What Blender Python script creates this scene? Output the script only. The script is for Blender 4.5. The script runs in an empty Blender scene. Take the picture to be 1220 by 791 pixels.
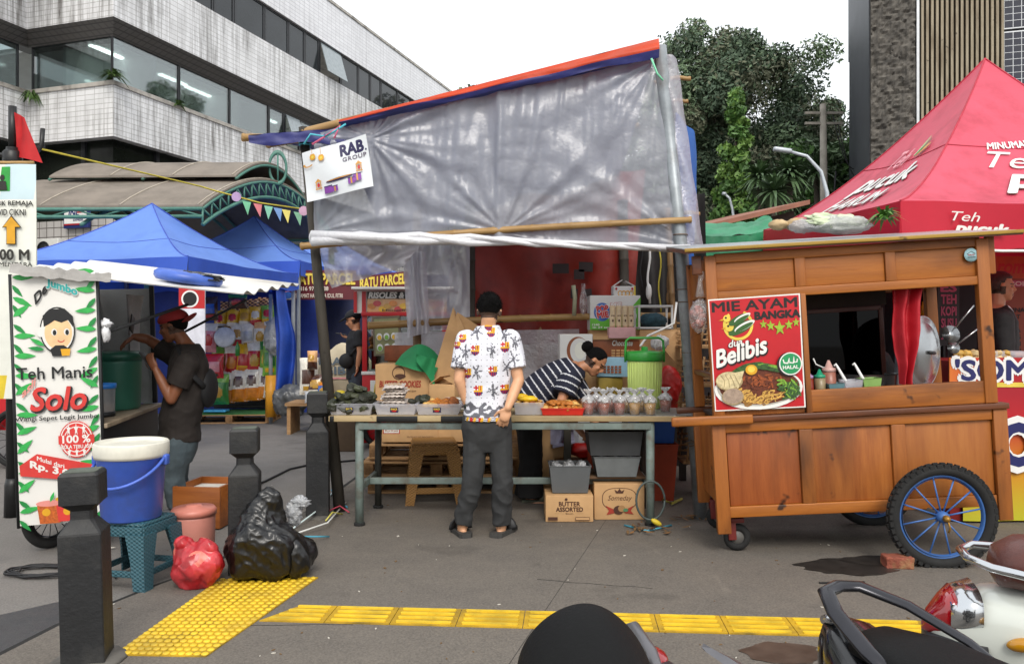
import bpy, bmesh, math, random
import numpy as np
from mathutils import Vector, Matrix, Euler, noise
S = bpy.context.scene
COL = S.collection
R = math.radians
rnd = random.Random(7)
V = Vector
# camera model used to turn measurements on the photograph into real positions at a real depth
FPX, CXP, CYP, EYE = 950.0, 610.0, 393.0, 1.45
def P(px, py, Y): return V(((px-CXP)/FPX*Y, Y, EYE-(py-CYP)/FPX*Y))
def G(px, py, z=0.0):
    Y = FPX*(EYE-z)/(py-CYP)
    return V(((px-CXP)/FPX*Y, Y, z))
def lin(h):
    if not isinstance(h, str): return tuple(h)
    c = [int(h[i:i+2], 16)/255 for i in (0, 2, 4)]
    return tuple(x/12.92 if x <= .04045 else ((x+.055)/1.055)**2.4 for x in c)

# ------------------------------------------------------------------ materials
MATS = {}
def nd(nt, typ, **kw):
    n = nt.nodes.new(typ)
    for k, v in kw.items():
        if k in n.inputs: n.inputs[k].default_value = v
        else: setattr(n, k, v)
    return n
def base_mat(name):
    m = bpy.data.materials.new(name); m.use_nodes = True
    nt = m.node_tree
    return m, nt, nt.nodes['Principled BSDF']
def mixc(nt, fac, a, b, mode='MIX'):
    n = nt.nodes.new('ShaderNodeMix'); n.data_type = 'RGBA'; n.blend_type = mode
    for sock, v in ((n.inputs[0], fac), (n.inputs[6], a), (n.inputs[7], b)):
        if hasattr(v, 'links') or hasattr(v, 'is_linked'): nt.links.new(v, sock)
        else: sock.default_value = v if not isinstance(v, tuple) else (*v[:3], 1)
    return n.outputs[2]
def noise_fac(nt, scale, lo=.35, hi=.65, detail=5, stretch=None, coord='Object', rough=.6):
    tc = nt.nodes.new('ShaderNodeTexCoord'); src = tc.outputs[coord]
    if stretch:
        mp = nd(nt, 'ShaderNodeMapping'); mp.inputs['Scale'].default_value = stretch
        nt.links.new(src, mp.inputs[0]); src = mp.outputs[0]
    n = nd(nt, 'ShaderNodeTexNoise', Scale=scale, Detail=detail, Roughness=rough)
    nt.links.new(src, n.inputs['Vector'])
    r = nd(nt, 'ShaderNodeMapRange'); r.inputs[1].default_value = lo; r.inputs[2].default_value = hi
    nt.links.new(n.outputs['Fac'], r.inputs[0])
    return r.outputs[0]
def bump(nt, b, fac, strength, dist=.01):
    n = nd(nt, 'ShaderNodeBump', Strength=strength, Distance=dist)
    nt.links.new(fac, n.inputs['Height']); nt.links.new(n.outputs[0], b.inputs['Normal'])
def M(name, col=None, rough=.55, var=.12, scale=9., metal=0., bmp=0., bscale=70., spec=.5, dirt=None, damt=.5, dscale=3., stretch=None, trans=0., alpha=1., coat=0., tl=0.):
    """plain painted / plastic / cloth surface: a base colour with noise mottling, optional wear and bump"""
    if name in MATS: return MATS[name]
    m, nt, b = base_mat(name); c = lin(col)
    f = noise_fac(nt, scale, stretch=stretch)
    o = mixc(nt, f, tuple(x*(1-var) for x in c), tuple(min(1, x*(1+var)) for x in c))
    if dirt:
        g = noise_fac(nt, dscale, .5, .72, stretch=stretch)
        mu = nd(nt, 'ShaderNodeMath', operation='MULTIPLY'); mu.inputs[1].default_value = damt
        nt.links.new(g, mu.inputs[0])
        o = mixc(nt, mu.outputs[0], o, lin(dirt))
    nt.links.new(o, b.inputs['Base Color'])
    b.inputs['Roughness'].default_value = rough; b.inputs['Metallic'].default_value = metal
    b.inputs['Specular IOR Level'].default_value = spec
    if trans: b.inputs['Transmission Weight'].default_value = trans
    if alpha < 1: b.inputs['Alpha'].default_value = alpha
    if coat: b.inputs['Coat Weight'].default_value = coat; b.inputs['Coat Roughness'].default_value = .1
    if bmp: bump(nt, b, noise_fac(nt, bscale, .2, .8, stretch=stretch), bmp)
    if tl:                                              # woven plastic lets some daylight through
        t = nt.nodes.new('ShaderNodeBsdfTranslucent'); nt.links.new(o, t.inputs[0]); x = nt.nodes.new('ShaderNodeMixShader'); x.inputs[0].default_value = tl
        nt.links.new(b.outputs[0], x.inputs[1]); nt.links.new(t.outputs[0], x.inputs[2]); nt.links.new(x.outputs[0], nt.nodes['Material Output'].inputs[0])
    MATS[name] = m
    return m
def wood(name, a, b_, c_, rough=.5, axis='X', scale=2.2, coat=0.):
    if name in MATS: return MATS[name]
    m, nt, b = base_mat(name)
    st = {'X': (1, 12, 12), 'Z': (12, 12, 1), 'Y': (12, 1, 12)}[axis]
    f = noise_fac(nt, scale, .3, .7, 8, st, rough=.7)
    o = mixc(nt, f, lin(a), lin(b_))
    g = noise_fac(nt, scale*.45, .5, .75, 4, tuple(max(1, s*.35) for s in st))
    o = mixc(nt, g, o, lin(c_))
    k = noise_fac(nt, 5, .66, .72, 3)
    o = mixc(nt, k, o, tuple(x*.35 for x in lin(c_)))
    nt.links.new(o, b.inputs['Base Color']); b.inputs['Roughness'].default_value = rough
    if coat: b.inputs['Coat Weight'].default_value = coat; b.inputs['Coat Roughness'].default_value = .25
    bump(nt, b, f, .25, .004)
    MATS[name] = m
    return m
def sheet_mat(name, col, clear=.4, gloss=.25, rough=.25, bmp=.5, bscale=9., transl=.5, shadow_clear=None):
    """thin plastic film: part see-through, part milky (diffuse + translucent), a wrinkled sheen on top"""
    if name in MATS: return MATS[name]
    m = bpy.data.materials.new(name); m.use_nodes = True; nt = m.node_tree
    nt.nodes.clear(); out = nt.nodes.new('ShaderNodeOutputMaterial'); L = nt.links.new
    c = (*lin(col), 1)
    f = noise_fac(nt, bscale, .25, .75, 6); f2 = noise_fac(nt, bscale*4.3, .3, .7, 4)
    ad = nd(nt, 'ShaderNodeMath', operation='MULTIPLY_ADD'); ad.inputs[1].default_value = .35
    L(f2, ad.inputs[0]); L(f, ad.inputs[2])
    bp = nd(nt, 'ShaderNodeBump', Strength=bmp, Distance=.02); L(ad.outputs[0], bp.inputs['Height'])
    di = nd(nt, 'ShaderNodeBsdfDiffuse', Color=c); tl = nd(nt, 'ShaderNodeBsdfTranslucent', Color=c)
    gl = nd(nt, 'ShaderNodeBsdfGlossy', Roughness=rough); tp = nd(nt, 'ShaderNodeBsdfTransparent')
    for n in (di, tl, gl): L(bp.outputs[0], n.inputs['Normal'])
    def mx(a, b, fac):
        n = nt.nodes.new('ShaderNodeMixShader')
        if isinstance(fac, float): n.inputs[0].default_value = fac
        else: L(fac, n.inputs[0])
        L(a, n.inputs[1]); L(b, n.inputs[2]); return n.outputs[0]
    s = mx(di.outputs[0], tl.outputs[0], transl)
    mr = nd(nt, 'ShaderNodeMapRange'); mr.inputs[3].default_value = max(0, clear-.06); mr.inputs[4].default_value = min(1, clear+.06)
    L(f, mr.inputs[0])
    s = mx(s, tp.outputs[0], mr.outputs[0])
    s = mx(s, gl.outputs[0], gloss)
    L(s, out.inputs[0]); MATS[name] = m
    return m
def glass_mat(name, tint='c8d8d4', refl=.2, rough=.03):
    if name in MATS: return MATS[name]
    m = bpy.data.materials.new(name); m.use_nodes = True; nt = m.node_tree; nt.nodes.clear(); L = nt.links.new
    out = nt.nodes.new('ShaderNodeOutputMaterial'); tp = nd(nt, 'ShaderNodeBsdfTransparent', Color=(*lin(tint), 1))
    gl = nd(nt, 'ShaderNodeBsdfGlossy', Roughness=rough)
    lw = nd(nt, 'ShaderNodeLayerWeight', Blend=.25)
    ma = nd(nt, 'ShaderNodeMath', operation='MULTIPLY_ADD'); ma.inputs[1].default_value = .6; ma.inputs[2].default_value = refl
    L(lw.outputs['Fresnel'], ma.inputs[0])
    n = nt.nodes.new('ShaderNodeMixShader'); L(ma.outputs[0], n.inputs[0]); L(tp.outputs[0], n.inputs[1]); L(gl.outputs[0], n.inputs[2])
    L(n.outputs[0], out.inputs[0]); MATS[name] = m
    return m

# ------------------------------------------------------------------ mesh builder
def frames(pts):
    pts = [V(p) for p in pts]; n = len(pts); out = []
    t0 = (pts[1]-pts[0]).normalized()
    up = V((0, 0, 1)) if abs(t0.z) < .9 else V((0, 1, 0))
    x = up.cross(t0).normalized()
    for i in range(n):
        t = (pts[min(i+1, n-1)]-pts[max(i-1, 0)])
        t = t.normalized() if t.length > 1e-9 else t0
        x = (x-t*x.dot(t))
        x = x.normalized() if x.length > 1e-6 else up.cross(t).normalized()
        out.append((x, t.cross(x).normalized(), t))
    return pts, out
class MB:
    def __init__(s): s.v = []; s.f = []; s.m = []; s.sm = []; s.mats = []
    def mi(s, mat):
        if mat not in s.mats: s.mats.append(mat)
        return s.mats.index(mat)
    def add(s, vs, fs, mat, smooth=False, T=None):
        b = len(s.v); k = s.mi(mat)
        for v in vs:
            v = V(v)
            s.v.append(T @ v if T is not None else v)
        for f in fs:
            s.f.append([b+i for i in f]); s.m.append(k); s.sm.append(smooth)
        return s
    def box(s, c, d, mat, bev=0., T=None, rot=None):
        x, y, z = (k/2 for k in d); c = V(c)
        Rm = Euler(rot).to_matrix() if rot else None
        if bev <= 0:
            vs = [(i*x, j*y, k*z) for i in (-1, 1) for j in (-1, 1) for k in (-1, 1)]
            fs = [(0, 1, 3, 2), (4, 6, 7, 5), (0, 4, 5, 1), (2, 3, 7, 6), (0, 2, 6, 4), (1, 5, 7, 3)]
            vs = [V(v) for v in vs]
        else:
            bm = bmesh.new(); bmesh.ops.create_cube(bm, size=1)
            for v in bm.verts: v.co = V((v.co.x*2*x, v.co.y*2*y, v.co.z*2*z))
            bmesh.ops.bevel(bm, geom=bm.edges[:], offset=min(bev, .9*min(x, y, z)), segments=2, affect='EDGES', profile=.6)
            bm.verts.index_update(); vs = [v.co.copy() for v in bm.verts]; fs = [[v.index for v in f.verts] for f in bm.faces]; bm.free()
        vs = [(Rm @ v if Rm else v)+c for v in vs]
        return s.add(vs, fs, mat, bev > 0, T)
    def bar(s, a, b, w, h, mat, bev=.004, up=(0, 0, 1)):
        a, b = V(a), V(b); d = b-a; t = d.normalized(); u = V(up)
        if abs(t.dot(u)) > .95: u = V((0, 1, 0))
        x = t.cross(u).normalized(); z = x.cross(t)
        T = Matrix((( t.x, x.x, z.x, 0), (t.y, x.y, z.y, 0), (t.z, x.z, z.z, 0), (0, 0, 0, 1)))
        T = Matrix.Translation((a+b)/2) @ T
        return s.box((0, 0, 0), (d.length, w, h), mat, bev, T)
    def tube(s, pts, r, mat, n=8, cap=True, ell=1., smooth=True):
        pts, fr = frames(pts); m = len(pts)
        rs = r if isinstance(r, (list, tuple)) else [r]*m
        vs = []
        for p, (x, y, t), q in zip(pts, fr, rs):
            for k in range(n):
                a = 2*math.pi*k/n; vs.append(p+x*math.cos(a)*q+y*math.sin(a)*q*ell)
        fs = [(i*n+k, i*n+(k+1) % n, (i+1)*n+(k+1) % n, (i+1)*n+k) for i in range(m-1) for k in range(n)]
        if cap: fs += [list(range(n))[::-1], [(m-1)*n+k for k in range(n)]]
        return s.add(vs, fs, mat, smooth)
    def rod(s, a, b, r, mat, n=10, r2=None): return s.tube([a, b], [r, r if r2 is None else r2], mat, n)
    def lathe(s, prof, mat, n=24, c=(0, 0, 0), T=None, smooth=True, ax=1., ay=1., cap=True):
        vs = [(c[0]+r*ax*math.cos(2*math.pi*k/n), c[1]+r*ay*math.sin(2*math.pi*k/n), c[2]+z) for r, z in prof for k in range(n)]
        fs = [(i*n+k, i*n+(k+1) % n, (i+1)*n+(k+1) % n, (i+1)*n+k) for i in range(len(prof)-1) for k in range(n)]
        if cap and prof[0][0] > 1e-4: fs.append(list(range(n))[::-1])
        if cap and prof[-1][0] > 1e-4: fs.append([(len(prof)-1)*n+k for k in range(n)])
        return s.add(vs, fs, mat, smooth, T)
    def loft(s, rings, mat, cap=True, smooth=True, closed=True):
        n = len(rings[0]); vs = [p for r in rings for p in r]
        fs = [(i*n+k, i*n+(k+1) % n, (i+1)*n+(k+1) % n, (i+1)*n+k) for i in range(len(rings)-1) for k in range(n if closed else n-1)]
        if cap: fs += [list(range(n))[::-1], [(len(rings)-1)*n+k for k in range(n)]]
        return s.add(vs, fs, mat, smooth)
    def grid(s, fn, nu, nv, mat, smooth=True, matfn=None):
        vs = [fn(i/nu, j/nv) for j in range(nv+1) for i in range(nu+1)]
        b = len(s.v); s.v += [V(v) for v in vs]
        for j in range(nv):
            for i in range(nu):
                a = b+j*(nu+1)+i; s.f.append([a, a+1, a+nu+2, a+nu+1])
                s.m.append(s.mi(matfn((i+.5)/nu, (j+.5)/nv) if matfn else mat)); s.sm.append(smooth)
        return s
    def ell(s, c, r, mat, n=16, m=10, rot=None, fn=None):
        c = V(c); Rm = Euler(rot).to_matrix() if rot else Matrix.Identity(3)
        vs = [c+Rm @ V((0, 0, -r[2]))]
        for j in range(1, m):
            ph = math.pi*j/m-math.pi/2
            for k in range(n):
                a = 2*math.pi*k/n
                d = V((math.cos(ph)*math.cos(a), math.cos(ph)*math.sin(a), math.sin(ph)))
                q = fn(d) if fn else 1
                vs.append(c+Rm @ V((d.x*r[0]*q, d.y*r[1]*q, d.z*r[2]*q)))
        vs.append(c+Rm @ V((0, 0, r[2]*(fn(V((0, 0, 1))) if fn else 1)))); L = len(vs)-1
        fs = [(0, 1+(k+1) % n, 1+k) for k in range(n)]
        fs += [(1+j*n+k, 1+j*n+(k+1) % n, 1+(j+1)*n+(k+1) % n, 1+(j+1)*n+k) for j in range(m-2) for k in range(n)]
        fs += [(L, 1+(m-2)*n+k, 1+(m-2)*n+(k+1) % n) for k in range(n)]
        return s.add(vs, fs, mat, True)
    def torus(s, c, Rr, r, mat, n=40, k=10, T=None, axis='Y'):
        vs = []
        for i in range(n):
            a = 2*math.pi*i/n
            for j in range(k):
                b = 2*math.pi*j/k; q = Rr+r*math.cos(b); w = r*math.sin(b)
                p = {'Y': (q*math.cos(a), w, q*math.sin(a)), 'Z': (q*math.cos(a), q*math.sin(a), w), 'X': (w, q*math.cos(a), q*math.sin(a))}[axis]
                vs.append(V(p)+V(c))
        fs = [(i*k+j, ((i+1) % n)*k+j, ((i+1) % n)*k+(j+1) % k, i*k+(j+1) % k) for i in range(n) for j in range(k)]
        return s.add(vs, fs, mat, True, T)
    def slab(s, pts, th, mat, T=None, n=None):
        """flat outline with a real thickness; pts 3-D, extruded along -normal"""
        pts = [V(p) for p in pts]
        nn = V(n) if n else (pts[1]-pts[0]).cross(pts[2]-pts[0]).normalized()
        k = len(pts); vs = pts+[p-nn*th for p in pts]
        fs = [list(range(k)), list(range(2*k-1, k-1, -1))]+[(i, (i+1) % k, k+(i+1) % k, k+i) for i in range(k)]
        return s.add(vs, fs, mat, False, T)
    def mesh(s, name):
        me = bpy.data.meshes.new(name)
        me.from_pydata([tuple(v) for v in s.v], [], s.f)
        for m in s.mats: me.materials.append(m)
        me.polygons.foreach_set('material_index', s.m); me.polygons.foreach_set('use_smooth', s.sm)
        me.update(); return me
    def obj(s, name, parent=None, loc=None, rot=None, kind=None, label=None):
        o = bpy.data.objects.new(name, s.mesh(name)); COL.objects.link(o)
        if parent: o.parent = parent
        if loc is not None: o.location = loc
        if rot is not None: o.rotation_euler = rot
        if kind: o['kind'] = kind
        if label: o['label'] = label
        return o
    def thing(s, name, label, cat, group=None, loc=None, rot=None, kind=None):
        o = s.obj(name, None, loc, rot, kind); tag(o, label, cat, group); return o
def tag(o, label, cat, group=None):
    o['label'] = label; o['category'] = cat
    if group: o['group'] = group
    return o
def thing(name, label, cat, loc=(0, 0, 0), rot=(0, 0, 0), group=None, scale=1):
    o = bpy.data.objects.new(name, None); COL.objects.link(o); o.empty_display_size = .1
    o.location = loc; o.rotation_euler = rot; o.scale = (scale,)*3
    return tag(o, label, cat, group)
def dup(o, loc=None, rot=None, label=None, scale=None, parent=None):
    c = o.copy(); COL.objects.link(c)
    if parent: c.parent = parent
    for ch in list(o.children): dup(ch, parent=c)
    if loc is not None: c.location = loc
    if rot is not None: c.rotation_euler = rot
    if scale is not None: c.scale = scale if hasattr(scale, '__len__') else (scale,)*3
    if label: c['label'] = label
    return c
def local(root, p):
    T = Matrix.LocRotScale(root.location, root.rotation_euler, root.scale)
    return T.inverted() @ V(p)

# ------------------------------------------------------------------ flat print on a surface
TCACHE = {}
def text_geo(body, bold=0., shear=0., sp=1.):
    key = (body, bold, shear, sp)
    if key not in TCACHE:
        cu = bpy.data.curves.new('t', 'FONT'); cu.body = body; cu.size = 1; cu.offset = bold; cu.shear = shear
        cu.space_character = sp; cu.resolution_u = 3; cu.fill_mode = 'FRONT'; cu.align_x = 'CENTER'
        ob = bpy.data.objects.new('t', cu); me = ob.to_mesh()
        vs = [(v.co.x, v.co.y) for v in me.vertices]; fs = [tuple(p.vertices) for p in me.polygons]
        ob.to_mesh_clear(); bpy.data.objects.remove(ob); bpy.data.curves.remove(cu)
        TCACHE[key] = (vs, fs)
    return TCACHE[key]
class Print:
    """draws flat marks on a panel. fn(u,v,d): surface position, d = height above the surface"""
    def __init__(s, mb, fn, gap=.0012): s.mb = mb; s.fn = fn; s.n = 0; s.z = gap; s.gap = gap
    def put(s, pts, fs, mat):
        s.mb.add([s.fn(u, v, s.z) for u, v in pts], fs, mat); return s.up()
    def up(s): s.n += 1; s.z += s.gap*(1 if s.n < 10 else .12); return s
    def poly(s, pts, mat): return s.put(pts, [list(range(len(pts)))], mat)
    def rect(s, x0, y0, x1, y1, mat): return s.poly([(x0, y0), (x1, y0), (x1, y1), (x0, y1)], mat)
    def disc(s, cx, cy, rx, mat, ry=None, n=28, rot=0):
        ry = rx if ry is None else ry; c, q = math.cos(rot), math.sin(rot)
        return s.poly([(cx+rx*math.cos(a)*c-ry*math.sin(a)*q, cy+rx*math.cos(a)*q+ry*math.sin(a)*c) for a in [2*math.pi*k/n for k in range(n)]], mat)
    def ring(s, cx, cy, r, w, mat, n=32, a0=0, a1=2*math.pi, ry=None):
        k = (ry or r)/r
        pts = []
        for i in range(n+1):
            a = a0+(a1-a0)*i/n
            pts += [(cx+r*math.cos(a), cy+r*k*math.sin(a)), (cx+(r-w)*math.cos(a), cy+(r-w)*k*math.sin(a))]
        return s.put(pts, [(2*i, 2*i+1, 2*i+3, 2*i+2) for i in range(n)], mat)
    def line(s, pts, w, mat):
        out = []; n = len(pts)
        for i, p in enumerate(pts):
            a, b = V(pts[max(i-1, 0)]), V(pts[min(i+1, n-1)]); t = (b-a).normalized(); q = V((-t.y, t.x))*w/2
            out += [(p[0]+q.x, p[1]+q.y), (p[0]-q.x, p[1]-q.y)]
        return s.put(out, [(2*i, 2*i+1, 2*i+3, 2*i+2) for i in range(n-1)], mat)
    def star(s, cx, cy, r, mat, n=5, k=.42, rot=math.pi/2):
        p = [(cx+(r if i % 2 == 0 else r*k)*math.cos(rot+math.pi*i/n), cy+(r if i % 2 == 0 else r*k)*math.sin(rot+math.pi*i/n)) for i in range(2*n)]
        return s.put(p+[(cx, cy)], [(2*n, i, (i+1) % (2*n)) for i in range(2*n)], mat)
    def text(s, body, x0, y0, x1, y1, mat, bold=.0, shear=0., rot=0., out=None, ow=.03, sp=1., arc=0.):
        """fit body into the box x0..x1, y0..y1 (rotated about its centre); out = outline material"""
        if out: s.text(body, x0-ow*abs(y1-y0), y0-ow*(y1-y0), x1+ow*abs(y1-y0), y1+ow*(y1-y0), out, bold+ow, shear, rot, sp=sp, arc=arc)
        vs, fs = text_geo(body, min(bold, 0), shear, sp)
        xs = [v[0] for v in vs]; ys = [v[1] for v in vs]; a, b, c, d = min(xs), max(xs), min(ys), max(ys)
        cx, cy, w, h = (x0+x1)/2, (y0+y1)/2, x1-x0, y1-y0; co, si = math.cos(rot), math.sin(rot)
        pts = []
        for x, y in vs:
            u = ((x-a)/(b-a)-.5)*w; q = ((y-c)/(d-c)-.5)*h+arc*(1-(2*u/w)**2)
            pts.append((cx+u*co-q*si, cy+u*si+q*co))
        base = s.fn; k = bold*h/ (d-c) if bold > .008 else 0; kx = bold*w/(b-a)
        for j, (ox, oy) in enumerate(((0, 0), (1, 0), (-1, 0), (0, 1), (0, -1), (.7, .7), (-.7, -.7), (.7, -.7), (-.7, .7)) if k else ((0, 0),)):
            s.mb.add([base(u+ox*kx, q+oy*k, s.z+j*.00005) for u, q in pts], fs, mat)
        if k: s.z += .0004
        return s.up()
def plane_fn(o, ex, ez, n):
    o, ex, ez, n = V(o), V(ex), V(ez), V(n)
    return lambda u, v, d: o+ex*u+ez*v+n*d
def quad_fn(a, b, c, d_, n, flip=False):
    """bilinear over corners a(0,0) b(1,0) c(1,1) d(0,1)"""
    a, b, c, d_, n = V(a), V(b), V(c), V(d_), V(n).normalized()
    return lambda u, v, d: a*(1-u)*(1-v)+b*u*(1-v)+c*u*v+d_*(1-u)*v+n*d

# ------------------------------------------------------------------ solid fusion (bodies, bags)
def fuse(mb, voxel, smooth=4, name='body', disp=None):
    ob = mb.obj(name); md = ob.modifiers.new('r', 'REMESH'); md.mode = 'VOXEL'; md.voxel_size = voxel; md.use_smooth_shade = True
    if smooth:
        sm = ob.modifiers.new('s', 'SMOOTH'); sm.iterations = smooth; sm.factor = .5
    dg = bpy.context.evaluated_depsgraph_get(); dg.update()
    me = bpy.data.meshes.new_from_object(ob.evaluated_get(dg)); old = ob.data
    bpy.data.objects.remove(ob); bpy.data.meshes.remove(old)
    me.materials.clear(); n = len(me.vertices)
    if disp:
        co = [v.co.copy() for v in me.vertices]; nn = [v.normal.copy() for v in me.vertices]
        me.vertices.foreach_set('co', [q for c, k in zip(co, nn) for q in (c+k*disp(c))])
    me.polygons.foreach_set('use_smooth', [True]*len(me.polygons)); me.name = name
    return me
def paint(me, fn, mats):
    for m in mats: me.materials.append(m)
    if fn:
        idx = [fn(p.center, p.normal) for p in me.polygons]
        me.polygons.foreach_set('material_index', idx)
    me.update(); return me
def meobj(me, name, parent=None, label=None):
    o = bpy.data.objects.new(name, me); COL.objects.link(o)
    if parent: o.parent = parent
    if label: o['label'] = label
    return o
def nz(p, s, seed=0): return noise.noise(V((p[0]*s+seed*7.3, p[1]*s-seed*3.1, p[2]*s+seed*1.7)))
def ridge(p, s, seed=0): return 1-abs(nz(p, s, seed))*2
# ================================================================== world, camera, light
w = bpy.data.worlds.new('World'); S.world = w; w.use_nodes = True
nt = w.node_tree; bg = nt.nodes['Background']
sky = nt.nodes.new('ShaderNodeTexSky'); sky.sky_type = 'NISHITA'; sky.sun_disc = False
SUN_EL, SUN_AZ = R(43), R(172)
sky.sun_elevation = SUN_EL; sky.sun_rotation = SUN_AZ; sky.dust_density = 6; sky.air_density = 1.5
oc = mixc(nt, .86, sky.outputs[0], (9.3, 9.55, 9.8))          # cloud cover: a bright even white over the blue
nt.links.new(oc, bg.inputs['Color']); bg.inputs['Strength'].default_value = .1
sl = bpy.data.lights.new('sun', 'SUN'); sl.energy = 1.5; sl.angle = R(24); sl.color = (1, .96, .9)
so = bpy.data.objects.new('sun', sl); COL.objects.link(so)
sd = V((math.sin(SUN_AZ)*math.cos(SUN_EL), math.cos(SUN_AZ)*math.cos(SUN_EL), math.sin(SUN_EL)))
so.rotation_euler = sd.to_track_quat('Z', 'Y').to_euler(); so.location = (0, -5, 30)
cam = bpy.data.cameras.new('camera'); co = bpy.data.objects.new('camera', cam); COL.objects.link(co)
cam.sensor_width = 36; cam.lens = 36*FPX/1220; cam.shift_y = (CYP-395.5)/1220; cam.clip_start = .05; cam.clip_end = 2000
co.location = (0, 0, EYE); co.rotation_euler = (R(90), 0, 0); S.camera = co
vs = S.view_settings; vs.view_transform = 'Standard'; vs.look = 'None'; vs.exposure = .6; vs.gamma = 1
S.cycles.max_bounces = 6; S.cycles.transparent_max_bounces = 16; S.cycles.use_denoising = True
S.cycles.caustics_reflective = False; S.cycles.caustics_refractive = False
try: S.cycles.denoiser = 'OPENIMAGEDENOISE'
except Exception: pass

# ================================================================== ground
def ground_mat(name, a, b, c, sp=60, rough=.85, spots=.5):
    m, nt, bs = base_mat(name); L = nt.links.new
    big = noise_fac(nt, .55, .35, .7, 5); med = noise_fac(nt, 3.1, .35, .68, 6); fine = noise_fac(nt, 90, .3, .7, 3); grit = noise_fac(nt, 240, .3, .7, 2)
    o = mixc(nt, big, lin(a), lin(b)); o = mixc(nt, med, o, lin(c), 'MIX')
    o2 = mixc(nt, spots, o, mixc(nt, fine, tuple(x*.62 for x in lin(a)), tuple(min(1, x*1.5) for x in lin(b))))
    st = noise_fac(nt, 1.3, .6, .66, 7); mu = nd(nt, 'ShaderNodeMath', operation='MULTIPLY'); mu.inputs[1].default_value = .35; L(st, mu.inputs[0])
    o2 = mixc(nt, mu.outputs[0], o2, tuple(x*.4 for x in lin(a)))
    sk = noise_fac(nt, 1.1, .62, .7, 8, (9, 1.3, 1)); mu = nd(nt, 'ShaderNodeMath', operation='MULTIPLY'); mu.inputs[1].default_value = .22; L(sk, mu.inputs[0])
    o2 = mixc(nt, mu.outputs[0], o2, tuple(min(1, x*1.6) for x in lin(b)))
    L(o2, bs.inputs['Base Color']); r = nd(nt, 'ShaderNodeMapRange'); r.inputs[3].default_value = rough-.18; r.inputs[4].default_value = rough
    L(med, r.inputs[0]); L(r.outputs[0], bs.inputs['Roughness'])
    bump(nt, bs, grit, .5, .003); return m
asph = ground_mat('asphalt', '6f6b68', '78746f', '65615e')
pave = ground_mat('paving', '635d56', '706960', '544f4a')
asph_d = ground_mat('wet asphalt', '37383b', '414244', '303134', rough=.6)
mb = MB(); mb.add([(-400, -60, 0), (400, -60, 0), (400, 700, 0), (-400, 700, 0)], [(0, 1, 2, 3)], asph); mb.obj('ground', kind='structure')
edge = [(-2.75, -2), (-2.42, 2.6), (-2.26, 3.52), (-2.2, 3.9), (-1.99, 4.5), (-1.84, 4.85), (-1.74, 5.4), (-1.58, 6.5), (-1.45, 8.6), (14, 8.6), (14, -2)]
mb = MB(); mb.slab([(x, y, .014) for x, y in edge], .02, pave, n=(0, 0, 1)); mb.obj('pavement', kind='structure')
ZP = .014
dark_seam = M('seam dirt', '1d1c1b', .9)
mb = MB()                                               # shallow dirty gutter along the pavement edge
for a, b in zip(edge[1:8], edge[2:9]): mb.bar((a[0]-.02, a[1], .004), (b[0]-.02, b[1], .004), .045, .008, dark_seam, 0)
mb.obj('gutter', kind='structure')
mb = MB(); mb.add([(*G(px, py)[:2], .004) for px, py in [(-160, 760), (0, 733), (71, 717), (76, 746), (0, 786), (-160, 880)]], [list(range(6))], asph_d); mb.obj('road_patch', kind='structure')
def blob2(cx, cy, rx, ry, seed, n=40, k=.35):
    return [(cx+rx*math.cos(a)*(1+k*nz((math.cos(a)*1.6, math.sin(a)*1.6, seed), 1.4)), cy+ry*math.sin(a)*(1+k*nz((math.cos(a)*1.6, math.sin(a)*1.6, seed), 1.4, 3))) for a in [2*math.pi*i/n for i in range(n)]]
wet = M('wet stain', '2f2b28', .35, .3, 14, spec=.5)
wet2 = M('rusty wet stain', '443a33', .35, .3, 10)
for px, py, rx, ry, m in ((1010, 675, .30, .17, wet), (1045, 668, .22, .1, wet), (935, 778, .19, .12, wet2), (862, 700, .2, .05, wet), (520, 690, .12, .04, wet2)):
    g = G(px, py, ZP); mb = MB(); mb.add([(x, y, ZP+.003+.003*(py == 668)) for x, y in blob2(g.x, g.y, rx, ry, px)], [list(range(40))], m)
    if py in (675, 668, 778): mb.obj('wet_patch', kind='structure')
mb = MB()                                               # pavement joints
for a, b in (((735, 600), (560, 860)),):
    A, B = G(*a, ZP), G(*b, ZP)
    mb.bar((A.x, A.y, ZP+.0005), (B.x, B.y, ZP+.0005), .003, .0015, M('joint dirt', '3a3733', .9), 0)
mb.obj('pavement_joint', kind='structure')
mb = MB()
for sd, px, py, L_, a0 in ((3, 640, 690, .7, -.4), (4, 250, 745, .7, .1)):
    g = G(px, py, ZP); p = V((g.x, g.y, ZP+.001)); a = a0
    for i in range(26):
        a += nz((i*.5, sd, 0), 1)*.7; n_ = p+V((math.cos(a), math.sin(a)*.6, 0))*L_/26; mb.bar(p, n_, .004*(1-i/30), .0016, dark_seam, 0); p = n_
mb.obj('pavement_crack', kind='structure')
litter_w = M('litter pale', 'c9c4b8', .8); litter_b = M('litter leaf', '6b5234', .8)
mb = MB()
for i in range(170):
    px, py = rnd.uniform(100, 1200), rnd.uniform(560, 785); g = G(px, py, ZP); a = rnd.uniform(0, 6.3); s_ = rnd.uniform(.004, .012)
    if rnd.random() < .12: s_ *= 2
    mb.slab([(g.x+s_*math.cos(a+k*1.57)*(1 if k % 2 else .45), g.y+s_*math.sin(a+k*1.57)*(1 if k % 2 else .45), ZP+.004) for k in range(4)], .003, rnd.choice((litter_w, litter_b, litter_b)), n=(0, 0, 1))
o = mb.obj('litter', kind='stuff'); tag(o, 'tiny bits of paper and leaf scattered over the grey pavement', 'litter')
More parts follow.
